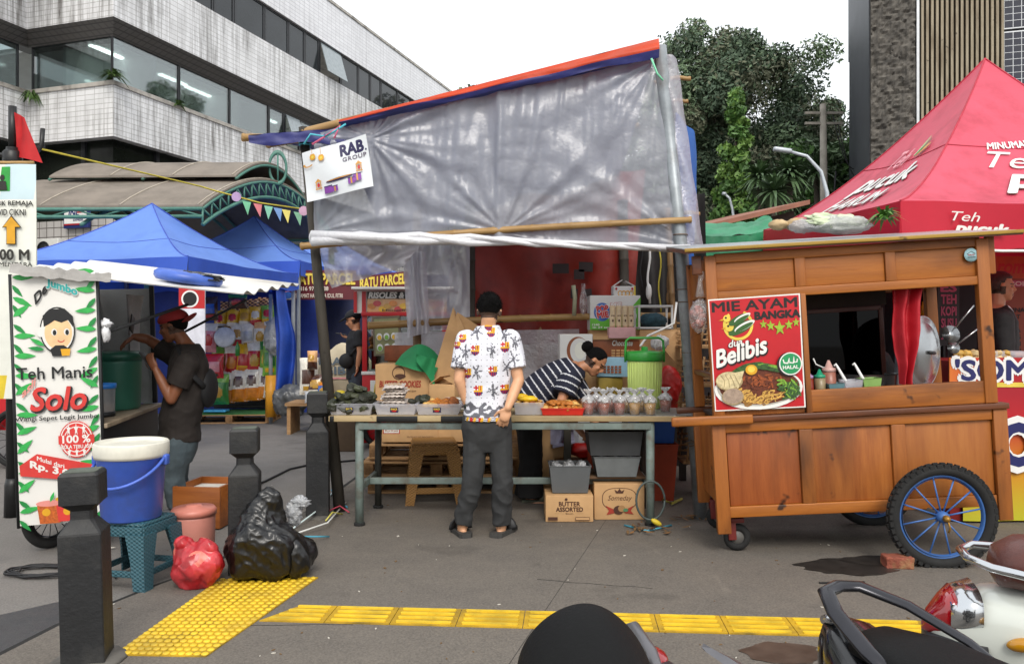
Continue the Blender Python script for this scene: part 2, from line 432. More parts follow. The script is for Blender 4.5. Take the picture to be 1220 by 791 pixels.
# ---- tactile paving
yel = M('tactile yellow', 'b8921a', .65, .2, 6, bmp=.15, dirt='5f5226', damt=.85, dscale=5)
yel_d = M('tactile dome yellow', 'dcb92c', .5, .15, 9, dirt='8a7636', damt=.6, dscale=4)  # domes and bars brighter than the base, relief shading put into the colour
def bilin(c, u, v): return c[0]*(1-u)*(1-v)+c[1]*u*(1-v)+c[2]*u*v+c[3]*(1-u)*v
cs = [G(135, 781, ZP), G(245, 783, ZP), G(380, 688, ZP), G(262, 690, ZP)]
mb = MB(); zt = ZP+.006
for i in range(2):
    for j in range(4):
        q = [bilin(cs, u, v) for u, v in ((i/2+.004, j/4+.003), ((i+1)/2-.004, j/4+.003), ((i+1)/2-.004, (j+1)/4-.003), (i/2+.004, (j+1)/4-.003))]
        mb.slab([(p.x, p.y, zt) for p in q], .006, yel, n=(0, 0, 1))
        for a in range(6):
            for b in range(6):
                p = bilin(cs, (i+(a+.5)/6)/2, (j+(b+.5)/6)/4)
                mb.lathe([(.0185, 0), (.0165, .004), (.011, .0068), (0, .0072)], yel_d, 8, (p.x, p.y, zt-.0005))
mb.obj('dotted_tactile_paving', kind='structure')
mb = MB(); A0, A1, B0, B1 = G(309, 740, ZP), G(972, 758, ZP), G(341, 721.5, ZP), G(972, 738, ZP)
dv = (A1-A0).normalized(); Lw = (B1-A1).length; nv = V((-dv.y, dv.x, 0)); n_t = 17; Lt = .325
for i in range(n_t):
    o = A0+dv*(i*Lt)
    def q(a, b): return V((*(o+dv*a*Lt+nv*b*Lw)[:2], zt))
    mb.slab([q(.006 if i else .0, 0), q(.994, 0), q(.994, 1), q(.006 if i else .42, 1)], .006, yel, n=(0, 0, 1))
    for k in range(4):
        b = (k+.5)/4; x0 = .09 if i else .09+.35*b
        mb.slab([V((*p[:2], zt+.006)) for p in (q(x0, b-.055), q(.91, b-.055), q(.925, b), q(.91, b+.055), q(x0, b+.055), q(x0-.015, b))], .0065, yel_d, n=(0, 0, 1))
mb.obj('guiding_tactile_paving', kind='structure')

# ================================================================== the white tiled office building
def tile_mat(name, tile, mort, bw=.2, bh=.1, dirt='55504a', damt=.5, streak=True, ms=.012):
    m, nt, b = base_mat(name); L = nt.links.new
    tc = nt.nodes.new('ShaderNodeTexCoord'); sx = nt.nodes.new('ShaderNodeSeparateXYZ'); L(tc.outputs['Object'], sx.inputs[0])
    ad = nd(nt, 'ShaderNodeMath', operation='ADD'); L(sx.outputs[0], ad.inputs[0]); L(sx.outputs[1], ad.inputs[1])
    cb = nt.nodes.new('ShaderNodeCombineXYZ'); L(ad.outputs[0], cb.inputs[0]); L(sx.outputs[2], cb.inputs[1])
    br = nt.nodes.new('ShaderNodeTexBrick'); L(cb.outputs[0], br.inputs['Vector']); br.offset = 0; t = lin(tile)
    br.inputs['Color1'].default_value = (*t, 1); br.inputs['Color2'].default_value = (*(x*.9 for x in t), 1); br.inputs['Mortar'].default_value = (*lin(mort), 1)
    br.inputs['Scale'].default_value = 1; br.inputs['Mortar Size'].default_value = ms; br.inputs['Brick Width'].default_value = bw; br.inputs['Row Height'].default_value = bh
    o = br.outputs[0]
    s1 = noise_fac(nt, 1.6, .44, .66, 8, (3.2, 3.2, .2), rough=.75); s2 = noise_fac(nt, .35, .36, .58, 5)
    mu = nd(nt, 'ShaderNodeMath', operation='MULTIPLY'); L(s1, mu.inputs[0]); L(s2, mu.inputs[1])
    mu2 = nd(nt, 'ShaderNodeMath', operation='MULTIPLY'); L(mu.outputs[0], mu2.inputs[0]); mu2.inputs[1].default_value = damt
    o = mixc(nt, mu2.outputs[0], o, lin(dirt)); L(o, b.inputs['Base Color']); b.inputs['Roughness'].default_value = .3
    bump(nt, b, br.outputs['Fac'], -.4, .01); return m
t_wh = tile_mat('white wall tile', 'e9e9ea', 'b9b8b6', .3, .13, damt=1., ms=.009)
t_up = tile_mat('clean wall tile', 'ebebee', 'bcbcc0', .3, .13, damt=.3, ms=.009)
t_dk = tile_mat('dark strip tile', '5d5a58', '3b3a39', .2, .12, damt=.5)
t_gr = tile_mat('grey base tile', 'b9b6b3', '55504c', .24, .24, damt=.9)
conc = M('stained concrete', 'b5b0a8', .8, .12, 4, dirt='4b463f', damt=.8, dscale=2.5)
frame_d = M('dark window frame', '26272a', .4); inner = M('office inner wall', 'e4e6e4', .7, .06, 2)
d_glass = M('dark window glass', '2a2e31', .06, .3, .7, spec=.45); g_glass = glass_mat('clear office glass', 'd2dcdc', .16)
shade_glass = M('ground floor dark glass', '20241f', .12, .3, .8, spec=.3)
bld = thing('office_building', 'big white tiled office building with long window bands, stained by rain', 'building', (-10, 20, 0), (0, 0, math.atan2(.952, .306)))
def path(o): return [(-9, 2.8-o), (-o, 2.8-o), (-o, -o), (30, -o)]
def band(name, z0, z1, o0, o1, mat, th=.25):
    mb = MB(); a, b, c, d = path(o0), path(o1), path(o1-th), path(o0-th)
    rings = [[(*a[i], z0), (*b[i], z1), (*c[i], z1), (*d[i], z0)] for i in range(4)]
    mb.loft(rings, mat, smooth=False); return mb.obj(name, bld)
band('wall', 0, 4.25, 0, 0, t_gr); band('wall', 6.31, 7.6, 0, 0, t_wh); band('window_ledge', 7.6, 7.7, .04, .05, conc, .6)
band('wall', 8.84, 9.2, -.05, .22, t_dk, .4); band('wall', 9.2, 10.74, .22, .22, t_wh); band('wall', 11.95, 13.55, .22, .22, t_up)
band('roof_edge', 13.55, 13.65, .26, .26, conc, .5)
mb = MB(); mb.box((11.5, 5.5, 13.3), (36, 10.4, .2), conc); mb.obj('roof', bld)
mb = MB(); mb.box((15, 4.5, 7.5), (29.4, 8.6, .2), inner); mb.box((15, 4.5, 8.93), (29.4, 8.6, .14), inner); mb.box((15, 1.9, 8.2), (29.4, .1, 1.3), inner)
for x in (1.6, 5.2, 6.6, 9.5, 13): mb.box((x, 1, 8.2), (.12, 1.7, 1.3), inner)
mb.box((-4.5, 4.6, 8.2), (8.6, .1, 1.3), inner); mb.box((-4.5, 3.7, 7.5), (8.4, 1.5, .2), inner); mb.obj('office_interior', bld)
tub = bpy.data.materials.new('fluorescent tube'); tub.use_nodes = True; tub.node_tree.nodes['Principled BSDF'].inputs['Emission Color'].default_value = (.95, 1, .93, 1); tub.node_tree.nodes['Principled BSDF'].inputs['Emission Strength'].default_value = 4
for x, y in ((.9, 1.1), (3.4, 1.1), (4.6, 1.2), (8, 1.1), (11, 1.1), (-3, 3.6), (-6, 3.6)): mb = MB(); mb.box((x, y, 8.83), (1.1, .12, .05), tub); mb.obj('ceiling_lamp', bld)
mb = MB(); a = path(-.5); mb.loft([[(*p, 4.2), (*p, 6.4), (p[0]+.1, p[1]+.1, 6.4), (p[0]+.1, p[1]+.1, 4.2)] for p in a], shade_glass, smooth=False); mb.obj('ground_floor_glazing', bld)
mb = MB()
for x in (2, 4.5, 7, 9.5, 12): mb.box((x, .46, 5.3), (.12, .1, 2.1), frame_d)
mb.box((-.0+.46, 1.4, 5.3), (.1, .12, 2.1), frame_d); mb.obj('ground_floor_mullion', bld)
def win(x0, x1, z0, z1, y, glass, tilt=0., along='x', fr=.05):
    mb = MB(); W, Hh = x1-x0, z1-z0
    for c, d in (((W/2, 0, fr/2), (W, .07, fr)), ((W/2, 0, Hh-fr/2), (W, .07, fr)), ((fr/2, 0, Hh/2), (fr, .064, Hh-2*fr)), ((W-fr/2, 0, Hh/2), (fr, .064, Hh-2*fr))): mb.box(c, d, frame_d)
    rz = 0 if along == 'x' else R(90)
    f = mb.obj('window', bld, (x0, y, z0) if along == 'x' else (y, x0, z0), (0, 0, rz))
    g = MB(); g.box((W/2, 0, Hh/2), (W-2*fr, .015, Hh-2*fr), glass)
    if tilt: g2 = MB(); g2.box((W/2, 0, -(Hh-2*fr)/2), (W-2*fr, .03, Hh-2*fr), M('open pane', '8d979b', .1, spec=.6)); g2.obj('open_pane', f, (0, -.04, Hh-fr), (-tilt, 0, 0))
    else: g.obj('pane', f)
x = .05
for k, wd in enumerate([2.4, 2.2, 2.0, .9, .95, .95, 1.3, 1.3, 1.3, 1.3, 1.3, 1.3, 1.3, 1.3, 1.5, 1.5, 1.5, 1.5, 1.5]):
    win(x, x+wd-.02, 7.7, 8.86, .1, g_glass if k < 11 else d_glass, R(20) if k == 4 else 0, fr=.03 if k < 3 else .06); x += wd
win(.12, 2.75, 7.7, 8.86, .1, g_glass, 0, 'y', .03)
for k in range(3): win(-.15-2.9*(k+1), -.2-2.9*k, 7.7, 8.86, 2.9, g_glass, fr=.04)
x = 1.3
for k in range(20):
    wd = (1.35, 1.0, .95, 1.55)[k % 4]; win(x, x+wd-.03, 10.74, 11.95, -.1, d_glass, R(16) if k in (7, 14) else 0, fr=.06); x += wd
# ferns in the ledge
fern = M('ledge fern', '3f5a22', .6, .4, 20)
def tuft(name, label, p, n, L, mat, cat='plant', group=None, droop=.5, w_=.03):
    mb = MB()
    for i in range(n):
        a = rnd.uniform(0, 6.3); e = rnd.uniform(.1, 1.2); l = L*rnd.uniform(.5, 1); d = V((math.cos(a)*math.cos(e), math.sin(a)*math.cos(e), math.sin(e)))
        q = d.cross(V((0, 0, 1))).normalized()*w_
        p1 = d*l*.5; p2 = d*l+V((0, 0, -droop*l))
        mb.add([-q*.4, q*.4, p1+q, p1-q, p2], [(0, 1, 2, 3), (3, 2, 4)], mat)
    return mb.thing(name, label, cat, group, p)
d_ = V((.306, .952, 0)); c0 = V((-10, 20, 0)); lf = V((-.952, .306, 0))
tuft('ledge_plant', 'green fern growing out of the ledge at the white building corner', c0+V((.05, -.1, 7.75)), 70, .5, fern, group='weeds on the building ledge')
tuft('ledge_plant', 'small weed on the ledge right of the corner fern', c0+d_*2.3+V((.05, -.1, 7.66)), 40, .35, fern, group='weeds on the building ledge')
tuft('ledge_plant', 'green weed hanging on the tile at the left step of the building', c0+lf*2.6+V((0, -.12, 7.45)), 60, .45, fern, group='weeds on the building ledge', droop=1)
tuft('ledge_plant', 'low weed on the ledge under the first dark window frame', c0+d_*6.3+V((.05, -.1, 7.66)), 40, .35, fern, group='weeds on the building ledge')
tuft('ledge_plant', 'thin weed on the ledge under the open lower window', c0+d_*8.9+V((.05, -.1, 7.66)), 34, .35, fern, group='weeds on the building ledge')
# courier sign and air conditioner on the ground floor wall
navy = M('navy print', '1b2a66', .5); white = M('white print', 'e4e4e2', .5, .03); redp = M('red print', 'b51d20', .5, .08); blk = M('black print', '111112', .55, .1)
sg = thing('courier_sign', 'white and navy courier sign on the grey tiled wall', 'sign', c0+lf*1.05+V((-.03, -.1, 4.05)), (0, 0, bld.rotation_euler.z-math.pi/2))
mb = MB(); mb.box((0, 0, .25), (.78, .1, .55), navy, .01)
pr = Print(mb, plane_fn((-.36, -.052, 0), (1, 0, 0), (0, 0, 1), (0, -1, 0)), .003)
pr.rect(0, .09, .72, .5, white); pr.text('JNE', .1, .24, .5, .44, navy, .04, .25); pr.rect(.42, .35, .64, .38, redp); pr.text('EXPRESS', .3, .15, .62, .2, navy, .02); pr.rect(0, .05, .72, .08, redp)
mb.obj('sign_panel', sg)
ac_w = M('appliance white', 'c9c9c4', .5, .06, dirt='77736a', damt=.5)
ac = thing('air_conditioner', 'white air conditioner unit on the tiled wall beside the courier sign', 'air conditioner', c0+lf*1.75+V((-.05, -.25, 3.2)), (0, 0, bld.rotation_euler.z-math.pi/2))
mb = MB(); mb.box((0, 0, .28), (.75, .3, .55), ac_w, .02); mb.torus((-.1, -.155, .28), .2, .012, frame_d, 24, 6); mb.lathe([(.19, 0), (0, .01)], frame_d, 20, T=Matrix.Translation((-.1, -.152, .28)) @ Matrix.Rotation(R(90), 4, 'X')); mb.obj('case', ac)
mb = MB(); [mb.box((x, -.0, -.03), (.04, .34, .05), frame_d) for x in (-.25, .25)]; mb.obj('bracket', ac)

# ---- barrel-vault entrance canopy with green trusses
grn = M('canopy green paint', '47776a', .5, .15, dirt='3a3a33', damt=.4); roofg = M('canopy sheet', '7a7167', .65, .12, 3, dirt='4e483f', damt=.6, dscale=2)
cn = thing('entrance_canopy', 'barrel vaulted canopy with grey sheet roof and green trussed arches', 'canopy')
N0 = V((-4.5, 11.6, 3.24)); bdir = V((.25, .968, 0)); adir = V((-1, .03, 0))
def arch(b0, b1, z0, rise, a, k): # point k in 0..1 across the vault
    return N0+bdir*(b0+(b1-b0)*k)+adir*a+V((0, 0, z0+rise*math.sin(math.pi*k)**.9))
for nm, b0, b1, z0, rise, l, off in (('lower', 0, 4.2, 0, .72, 3.6, 0), ('upper', 1.0, 3.2, .62, .40, 3.0, .1)):
    mb = MB(); n = 20
    rings = [[arch(b0, b1, z0, rise, off+l*a, k/n)+V((0, 0, d)) for k in list(range(n+1))] for a, d in ((0, 0), (1, 0))]
    t = .03
    top = [[p+V((0, 0, t)) for p in r] for r in rings]
    mb.loft([rings[0]+top[0][::-1], rings[1]+top[1][::-1]], roofg, smooth=False)
    for a in (.02, .34, .67): mb.tube([arch(b0, b1, z0+.035, rise, off+l*a, k/n) for k in range(n+1)], .012, M('canopy joint', 'a39a8c', .6), 4)
    mb.obj('roof_sheet', cn)
    mb = MB()
    for a in (0, .5, 1):
        mb.tube([arch(b0, b1, z0-.03, rise, off+l*a, k/n) for k in range(n+1)], .024, grn, 6)
        if nm == 'lower':
            mb.tube([arch(b0, b1, z0-.26, rise-.02, off+l*a, k/n) for k in range(n+1)], .03, grn, 6)
            if a == 0:
                for k in range(n): mb.rod(arch(b0, b1, z0-.03, rise, off, k/n), arch(b0, b1, z0-.26, rise-.02, off, (k+1)/n), .016, grn, 5); mb.rod(arch(b0, b1, z0-.26, rise-.02, off, k/n), arch(b0, b1, z0-.03, rise, off, k/n), .016, grn, 5)
    mb.obj('arch_truss', cn)
mb = MB(); p = arch(0, 4.2, 0, .72, 0, .5)+V((-.02, -.03, .25)); mb.torus((0, 0, 0), .14, .022, grn, 24, 6, Matrix.Translation(p) @ Matrix.Rotation(R(15), 4, 'Z') @ Matrix.Diagonal((1, 1, 1.9, 1))); mb.rod(p+V((0, 0, -.28)), p+V((0, 0, .3)), .016, grn, 6); mb.obj('medallion', cn)
for k in (0, 1):
    mb = MB()
    for dz in (-.03, -.14): mb.rod(arch(0, 4.2, dz, 0, 0, k), arch(0, 4.2, dz, 0, 4.6, k), .03, grn, 6)
    for i in range(12): mb.rod(arch(0, 4.2, -.03 if i % 2 else -.14, 0, i*.38, k), arch(0, 4.2, -.14 if i % 2 else -.03, 0, (i+1)*.38, k), .014, grn, 5)
    mb.obj('edge_beam', cn)
for k, a in ((0, .8), (1, .1), (1, 3.2), (0, 3.4)):
    p = arch(0, 4.2, 0, 0, a, k); mb = MB(); mb.rod((p.x, p.y, 0), (p.x, p.y, p.z-.02), .06, grn, 10); mb.obj('post', cn)
# ================================================================== right-hand tower
dark_p = M('dark cladding', '45474d', .5, .12, 1.5); stone = M('dark stone cladding', '54504a', .85, .4, 5, bmp=.6, bscale=9, dirt='2a2826', damt=.7, dscale=6); gap_m = M('slat backing', '30291f', .8)
slat = wood('wooden slat', 'a09680', '82755f', '6a5c48', .7, 'Z'); solar = M('solar cell', '15182a', .2, .25, 3, spec=.6); silver = M('silver frame', 'c3c6c8', .4, .06, metal=.3)
ty = math.atan2(-.287, .958)
tw = thing('clad_tower', 'tall tower clad in dark stone, wooden slats and solar panels', 'building', (8.95, 20, 0), (0, 0, ty))
mb = MB(); sy = math.tan(R(-73.3)+R(90)-ty) if 0 else 0
T = tw.rotation_euler.to_matrix().inverted() @ V((1.2, 4, 0))
mb.slab([(0, 0, 10.35), (9, 0, 10.35), (T.x+9, T.y, 10.35), (T.x, T.y, 10.2)], 10.4, dark_p, n=(0, 0, 1)); mb.box((4.6, 3.0, 12), (8.9, 5.6, 4), dark_p); mb.obj('wall', tw)
mb = MB(); mb.grid(lambda u, v: (.02+1.0*u, -.16-.07*ridge((u*1.0, v*18, 0), 6)-.03*ridge((u, v*18, 3), 11), 18*v), 26, 300, stone, False); mb.box((.52, -.06, 9), (1.0, .1, 18), stone); mb.obj('stone_cladding', tw)
mb = MB(); mb.box((1.08, -.1, 9), (.06, .22, 18), silver); mb.obj('corner_rail', tw)
mb = MB(); mb.box((2.05, -.03, 9), (1.8, .05, 18), gap_m)
for i in range(17): mb.box((1.19+i*.108, -.11, 9), (.055, .11, 18), slat)
mb.obj('slat_screen', tw)
for zz in range(2, 9):
    for i in range(3):
        mb = MB(); mb.box((3.5+i*1.16, -.08, .85+zz*1.72), (1.12, .06, 1.66), silver); mb.box((3.5+i*1.16, -.112, .85+zz*1.72), (1.06, .01, 1.6), solar)
        for q in range(1, 6): mb.box((2.97+i*1.16+q*1.06/6, -.119, .85+zz*1.72), (.012, .004, 1.6), silver)
        for q in range(1, 10): mb.box((3.5+i*1.16, -.123, .05+zz*1.72+q*.16), (1.06, .004, .01), silver)
        mb.obj('solar_panel', tw)
# ================================================================== trees
def leafmesh(name, C, Rr, N, size, seed, mats, parent, flat=.25, jit=.9, up=.3):
    """N small leaf faces scattered through clumps C (centres) with radii Rr"""
    g = np.random.default_rng(seed); k = len(C); ci = g.integers(0, k, N)
    d = g.normal(size=(N, 3)); d /= np.linalg.norm(d, axis=1)[:, None]
    r = g.uniform(0, 1, N)**.45
    pos = np.array(C)[ci]+d*(np.array(Rr)[ci]*r)[:, None]*np.array([1, 1, .75])
    nrm = d*.6+g.normal(size=(N, 3))*.6+np.array([0, 0, up]); nrm /= np.linalg.norm(nrm, axis=1)[:, None]
    t = np.cross(nrm, g.normal(size=(N, 3))); t /= np.linalg.norm(t, axis=1)[:, None]; b = np.cross(nrm, t)
    s = size*g.uniform(.6, 1.3, N)[:, None]
    vs = np.stack([pos-t*s, pos+b*s*.42, pos+t*s, pos-b*s*.42], 1).reshape(-1, 3)
    me = bpy.data.meshes.new(name); me.vertices.add(4*N); me.vertices.foreach_set('co', vs.ravel()); me.loops.add(4*N); me.loops.foreach_set('vertex_index', np.arange(4*N))
    me.polygons.add(N); me.polygons.foreach_set('loop_start', np.arange(N)*4); me.polygons.foreach_set('loop_total', np.full(N, 4))
    for m in mats: me.materials.append(m)
    cm = g.integers(0, len(mats), k); me.polygons.foreach_set('material_index', np.where(g.uniform(size=N) < .75, cm[ci], g.integers(0, len(mats), N)))
    me.update(); me.validate(); return meobj(me, name, parent)
bark = M('bark', '4a4138', .9, .3, 6, bmp=.5)
lf1 = M('leaf dark', '4c5f49', .75, .35, 1.5); lf2 = M('leaf mid', '5f7354', .75, .35, 1.5); lf3 = M('leaf warm', '666a54', .75, .35, 1.5)
lfa = M('leaf bright', '6a8a42', .5, .3, 2); lfb = M('leaf bright deep', '4f7338', .5, .3, 2); palm1 = M('palm leaf', '4a6140', .5, .3, 2); palm2 = M('palm leaf dull', '3f5632', .5, .3, 2)
def trunk(parent, base, top, r0, r1, limbs, h0):
    mb = MB(); mb.tube([base, base.lerp(top, .5)+V((.1, 0, 0)), top], [r0, (r0+r1)/2, r1], bark, 9)
    for e in limbs: mb.tube([base.lerp(top, h0+.2*rnd.random()), base.lerp(top, .8).lerp(e, .5)+V((0, 0, .2)), e], [r1*.9, r1*.5, .04], bark, 6)
    mb.obj('trunk', parent)
def big_tree(label, base, height, rx, rz, N, size, seed, mats, ncl=120, low=.35, group=None, rc=1.2):
    t = thing('broadleaf_tree', label, 'tree', base, group=group); rr = random.Random(seed); C, Q = [], []
    c = V((0, 0, height-rz))
    while len(C) < ncl:
        d = V((rr.gauss(0, 1), rr.gauss(0, 1), rr.gauss(0, 1))).normalized()*rr.random()**.33
        p = c+V((d.x*rx, d.y*rx*.8, d.z*rz)); p *= 1+.10*nz(p, .5, seed)
        if p.z > height*low*.5: C.append(tuple(p)); Q.append(rc*rr.uniform(.55, 1.15)*(1.0 if d.length < .8 else .8))
    trunk(t, V((0, 0, 0)), c, .35, .16, [V(C[i]) for i in range(0, ncl, max(1, ncl//12))], .4)
    leafmesh('crown', C, Q, N, size, seed, mats, t); return t
big_tree('huge dark green tree rising behind the plastic covered stall', V((8.4, 31, 0)), 13.2, 5.1, 6.4, 230000, .095, 3, [lf1, lf1, lf2, lf3], 300, .2)
big_tree('dark tree crown behind the tower edge and utility pole', V((14.2, 34, 0)), 11.6, 2.8, 4.6, 70000, .11, 5, [lf1, lf2], 80, .3)
big_tree('tall tree with only a wisp of crown above the stall roof', V((-2.2, 38, 0)), 12.7, 2.6, 4, 12000, .2, 8, [lf2, lf3], 60, .3)
big_tree('low dark tree mass far behind, under the huge tree', V((12.3, 40, 0)), 8.5, 5, 4.2, 20000, .25, 9, [lf1, lf1, lf2], 70, .1)
ct = thing('conical_tree', 'slender bright green conical tree in front of the huge tree', 'tree', (7.3, 26, 0)); C, Q = [], []
for i in range(110):
    z = rnd.uniform(1.6, 9.2); r = (9.4-z)*.16*(.6+.4*math.sin(z*4)**2)*rnd.uniform(.7, 1.15); a = rnd.uniform(0, 6.3); C.append((r*math.cos(a), r*math.sin(a), z)); Q.append(.2+.035*(9.4-z))
leafmesh('crown', C, Q, 15000, .12, 4, [lfa, lfb], ct, up=-.2)
mb = MB(); mb.tube([(0, 0, 0), (0, 0, 9)], [.12, .03], bark); mb.obj('trunk', ct)
def palm(label, base, h, n, L, mats, seed):
    t = thing('palm_tree', label, 'tree', base, group='palms below the utility pole'); rr = random.Random(seed)
    mb = MB(); mb.tube([(0, 0, 0), (.1, 0, h*.5), (0, 0, h)], [.12, .1, .08], bark, 8); mb.obj('trunk', t)
    mb = MB()
    for i in range(n):
        a = rr.uniform(0, 6.3); e = rr.uniform(-.5, 1.4); l = L*rr.uniform(.75, 1.1); d = V((math.cos(a)*math.cos(e), math.sin(a)*math.cos(e), math.sin(e))); q = d.cross(V((0, 0, 1))).normalized()
        m = rr.choice(mats); pts = [V((0, 0, h))+d*l*s_+V((0, 0, -.45*l*s_*s_)) for s_ in (0, .33, .66, 1)]; ww = (.03, .05, .035, .002)
        mb.add([p+q*w_*k for p, w_ in zip(pts, ww) for k in (-1, 1)], [(2*j, 2*j+1, 2*j+3, 2*j+2) for j in range(3)], m)
    mb.obj('crown', t); return t
for i, (px, py, Y, L, n, lab) in enumerate(((905, 210, 22, .8, 150, 'spiky palm beside the conical tree, leftmost of the palms'), (940, 207, 21, .85, 170, 'spiky palm in the middle, left of the lamp arm'), (972, 205, 24, 1.0, 130, 'spiky palm directly behind the utility pole'), (1000, 190, 26, 1.1, 120, 'tall palm right of the utility pole, against the tower'), (922, 228, 20, .9, 110, 'lowest palm just above the brown shed roof'))):
    p = P(px, py, Y); palm(lab, V((p.x, Y, 0)), p.z, n, L, [palm1, palm2, palm1], i)
tl = thing('broadleaf_tree', 'feathery light green tree between the utility pole and the tower', 'tree', (10.2, 25.5, 0)); C = [(rnd.uniform(-1.2, 1.3), rnd.uniform(-.8, .8), rnd.uniform(2.5, 7.6)) for i in range(60)]
leafmesh('crown', C, [.5]*60, 9000, .13, 12, [palm2, lf2, lfb], tl); mb = MB(); mb.tube([(0, 0, 0), (0, 0, 6)], [.15, .05], bark); mb.obj('trunk', tl)
# ---- poles, lamps, sheds
pole_c = M('weathered pole', '8a857c', .8, .2, 4); lamp_g = M('lamp grey', 'b4bac0', .4, .08, metal=.2); cable = M('black cable', '17171a', .6)
up = thing('utility_pole', 'grey utility pole with crossarms and cables in front of the palms', 'pole', (9.05, 23, 0))
mb = MB(); mb.tube([(0, 0, 0), (-.08, 0, 7.95)], [.14, .09], pole_c, 10); mb.obj('pole', up)
for z in (7.4, 7.7): mb = MB(); mb.box((-.05, 0, z), (1.1, .07, .07), pole_c); mb.obj('crossarm', up)
for x, z0 in ((.3, 7.7), (.45, 7.4)):
    mb = MB(); mb.tube([(x-.1+.9*i/10, -.15*i/10, z0-1.9*(i/10)*(1-i/10)*2-.12*i) for i in range(11)], .015, cable, 5); mb.obj('cable', up)
mb = MB(); mb.tube([(.15+.1*math.sin(i), -.1, 2+i*.5) for i in range(9)], .03, cable, 5); mb.obj('cable', up)
for lab, x, Y, px0, py0, zt_ in (('tall street lamp with a curved grey arm before the palms', 7.35, 18.6, 925, 178, 0), ('smaller street lamp with a curved arm, behind the bamboo posts', 7.1, 25.5, 860, 231, 1)):
    sp_ = P(925 if not zt_ else 861, 179 if not zt_ else 231, Y); L_ = thing('street_lamp', lab, 'street lamp', (x, Y, 0), group='street lamps behind the stalls'); mb = MB()
    ex = sp_.x-x; ez = sp_.z
    mb.tube([(0, 0, 0), (0, 0, ez-1.0), (ex*.12, 0, ez-.5), (ex*.4, 0, ez-.14), (ex*.75, 0, ez-.03)], [.07, .05, .045, .04, .035], lamp_g, 8); mb.obj('pole', L_)
    mb = MB(); mb.box((ex*.88, 0, ez-.0), (abs(ex)*.36, .16, .1), lamp_g, .04, rot=(0, R(8), 0)); mb.obj('lamp_head', L_)
brn = M('shed roof', '8f5f4c', .75, .15, 5, dirt='5c4a3d', damt=.5); grt = M('green tarp', '1f7a52', .5, .2, 3, bmp=.4, bscale=8)
sh = thing('shed', 'shed with a low brown sheet roof behind the green tarp', 'shed', (0, 0, 0)); mb = MB()
a, b = P(806, 276, 10.5), P(965, 238, 10.5); c, d = b+V((0, 4, .35)), a+V((0, 4, .35)); mb.slab([a, b, c, d], .06, brn, n=(0, 0, 1)); mb.obj('roof', sh)
mb = MB(); mb.slab([a+V((.1, .3, -.1)), b+V((-.1, .3, -.1)), V((b.x-.1, b.y+.3, 0)), V((a.x+.1, a.y+.3, 0))], .1, M('shed wall', '4a4038', .8), n=(0, -1, 0)); mb.obj('wall', sh)
mb = MB(); a, b, c, d = P(818, 279, 8.9), P(925, 273, 8.9), P(918, 258, 9.6), P(822, 264, 9.6)
mb.grid(lambda u, v: a*(1-u)*(1-v)+b*u*(1-v)+c*u*v+d*(1-u)*v+V((0, 0, .04*nz((u*3, v*3, 0), 2)-.05*math.sin(math.pi*u))), 24, 8, grt); mb.grid(lambda u, v: a*(1-u)+b*u+V((0, .02*nz((u*6, v*2, 1), 2), -.3*v-.05*math.sin(math.pi*u))), 24, 4, grt)
mb.thing('green_tarp', 'green tarp slung low between the plastic stall and the red tent', 'tarp')

hedge_m = M('hedge leaf', '2c3a26', .8, .5, 4, bmp=.8, bscale=6)
mb = MB(); mb.box((5, 31, 1.2), (16, .4, 2.4), M('backdrop wall paint', '4c4a46', .85, .2, 2)); mb.thing('backdrop_wall', 'grey boundary wall in the shade far behind the stalls', 'wall')  # added wall, covers the bright horizon seen through the stall
# ================================================================== people
skin_a = M('skin warm tan', 'b98160', .5, .1, 12); skin_b = M('skin deep brown', '7d4d33', .5, .1, 12); skin_c = M('skin light tan', 'cc9a76', .5, .1, 12)
lipm = M('lips', '8a4b3f', .5); eyem = M('eye dark', '120d0b', .3); hairm = M('black hair', '0a0909', .8, spec=.15, var=.4, scale=60, bmp=.6, bscale=160, stretch=(3, 3, 1)); hair_r = M('reddish brown hair', '3a1f16', .5, .5, 40, bmp=.5, bscale=120)
def rot_to(fwd, up):
    f = V(fwd).normalized(); r = f.cross(V(up)).normalized(); u = r.cross(f)
    return Matrix(((r.x, f.x, u.x), (r.y, f.y, u.y), (r.z, f.z, u.z)))
def seg(a, b, ra, rb, bulge=0., n=5):
    a, b = V(a), V(b)
    return [a.lerp(b, i/n) for i in range(n+1)], [ra+(rb-ra)*i/n+bulge*math.sin(math.pi*i/n) for i in range(n+1)]
def limb(mb, a, b, ra, rb, mat, bulge=0., n=12):
    p, r = seg(a, b, ra, rb, bulge); mb.tube(p, r, mat, n)
    mb.ell(a, (ra*.99,)*3, mat, 12, 8); mb.ell(b, (rb*.99,)*3, mat, 12, 8)
def torso(mb, pts, side, spec, off, mat, n=24):
    """pts: spine points bottom to top; spec: per point (half width, half depth)"""
    pts = [V(p) for p in pts]; rings = []; m = len(pts)
    for i, p in enumerate(pts):
        t = (pts[min(i+1, m-1)]-pts[max(i-1, 0)]).normalized(); s_ = V(side); s_ = (s_-t*s_.dot(t)).normalized(); f = t.cross(s_); w_, d_ = spec[i]
        rings.append([p+s_*(w_+off)*math.copysign(abs(math.cos(a))**.85, math.cos(a))+f*(d_+off)*math.copysign(abs(math.sin(a))**.85, math.sin(a)) for a in [2*math.pi*k/n for k in range(n)]])
    mb.loft(rings, mat)
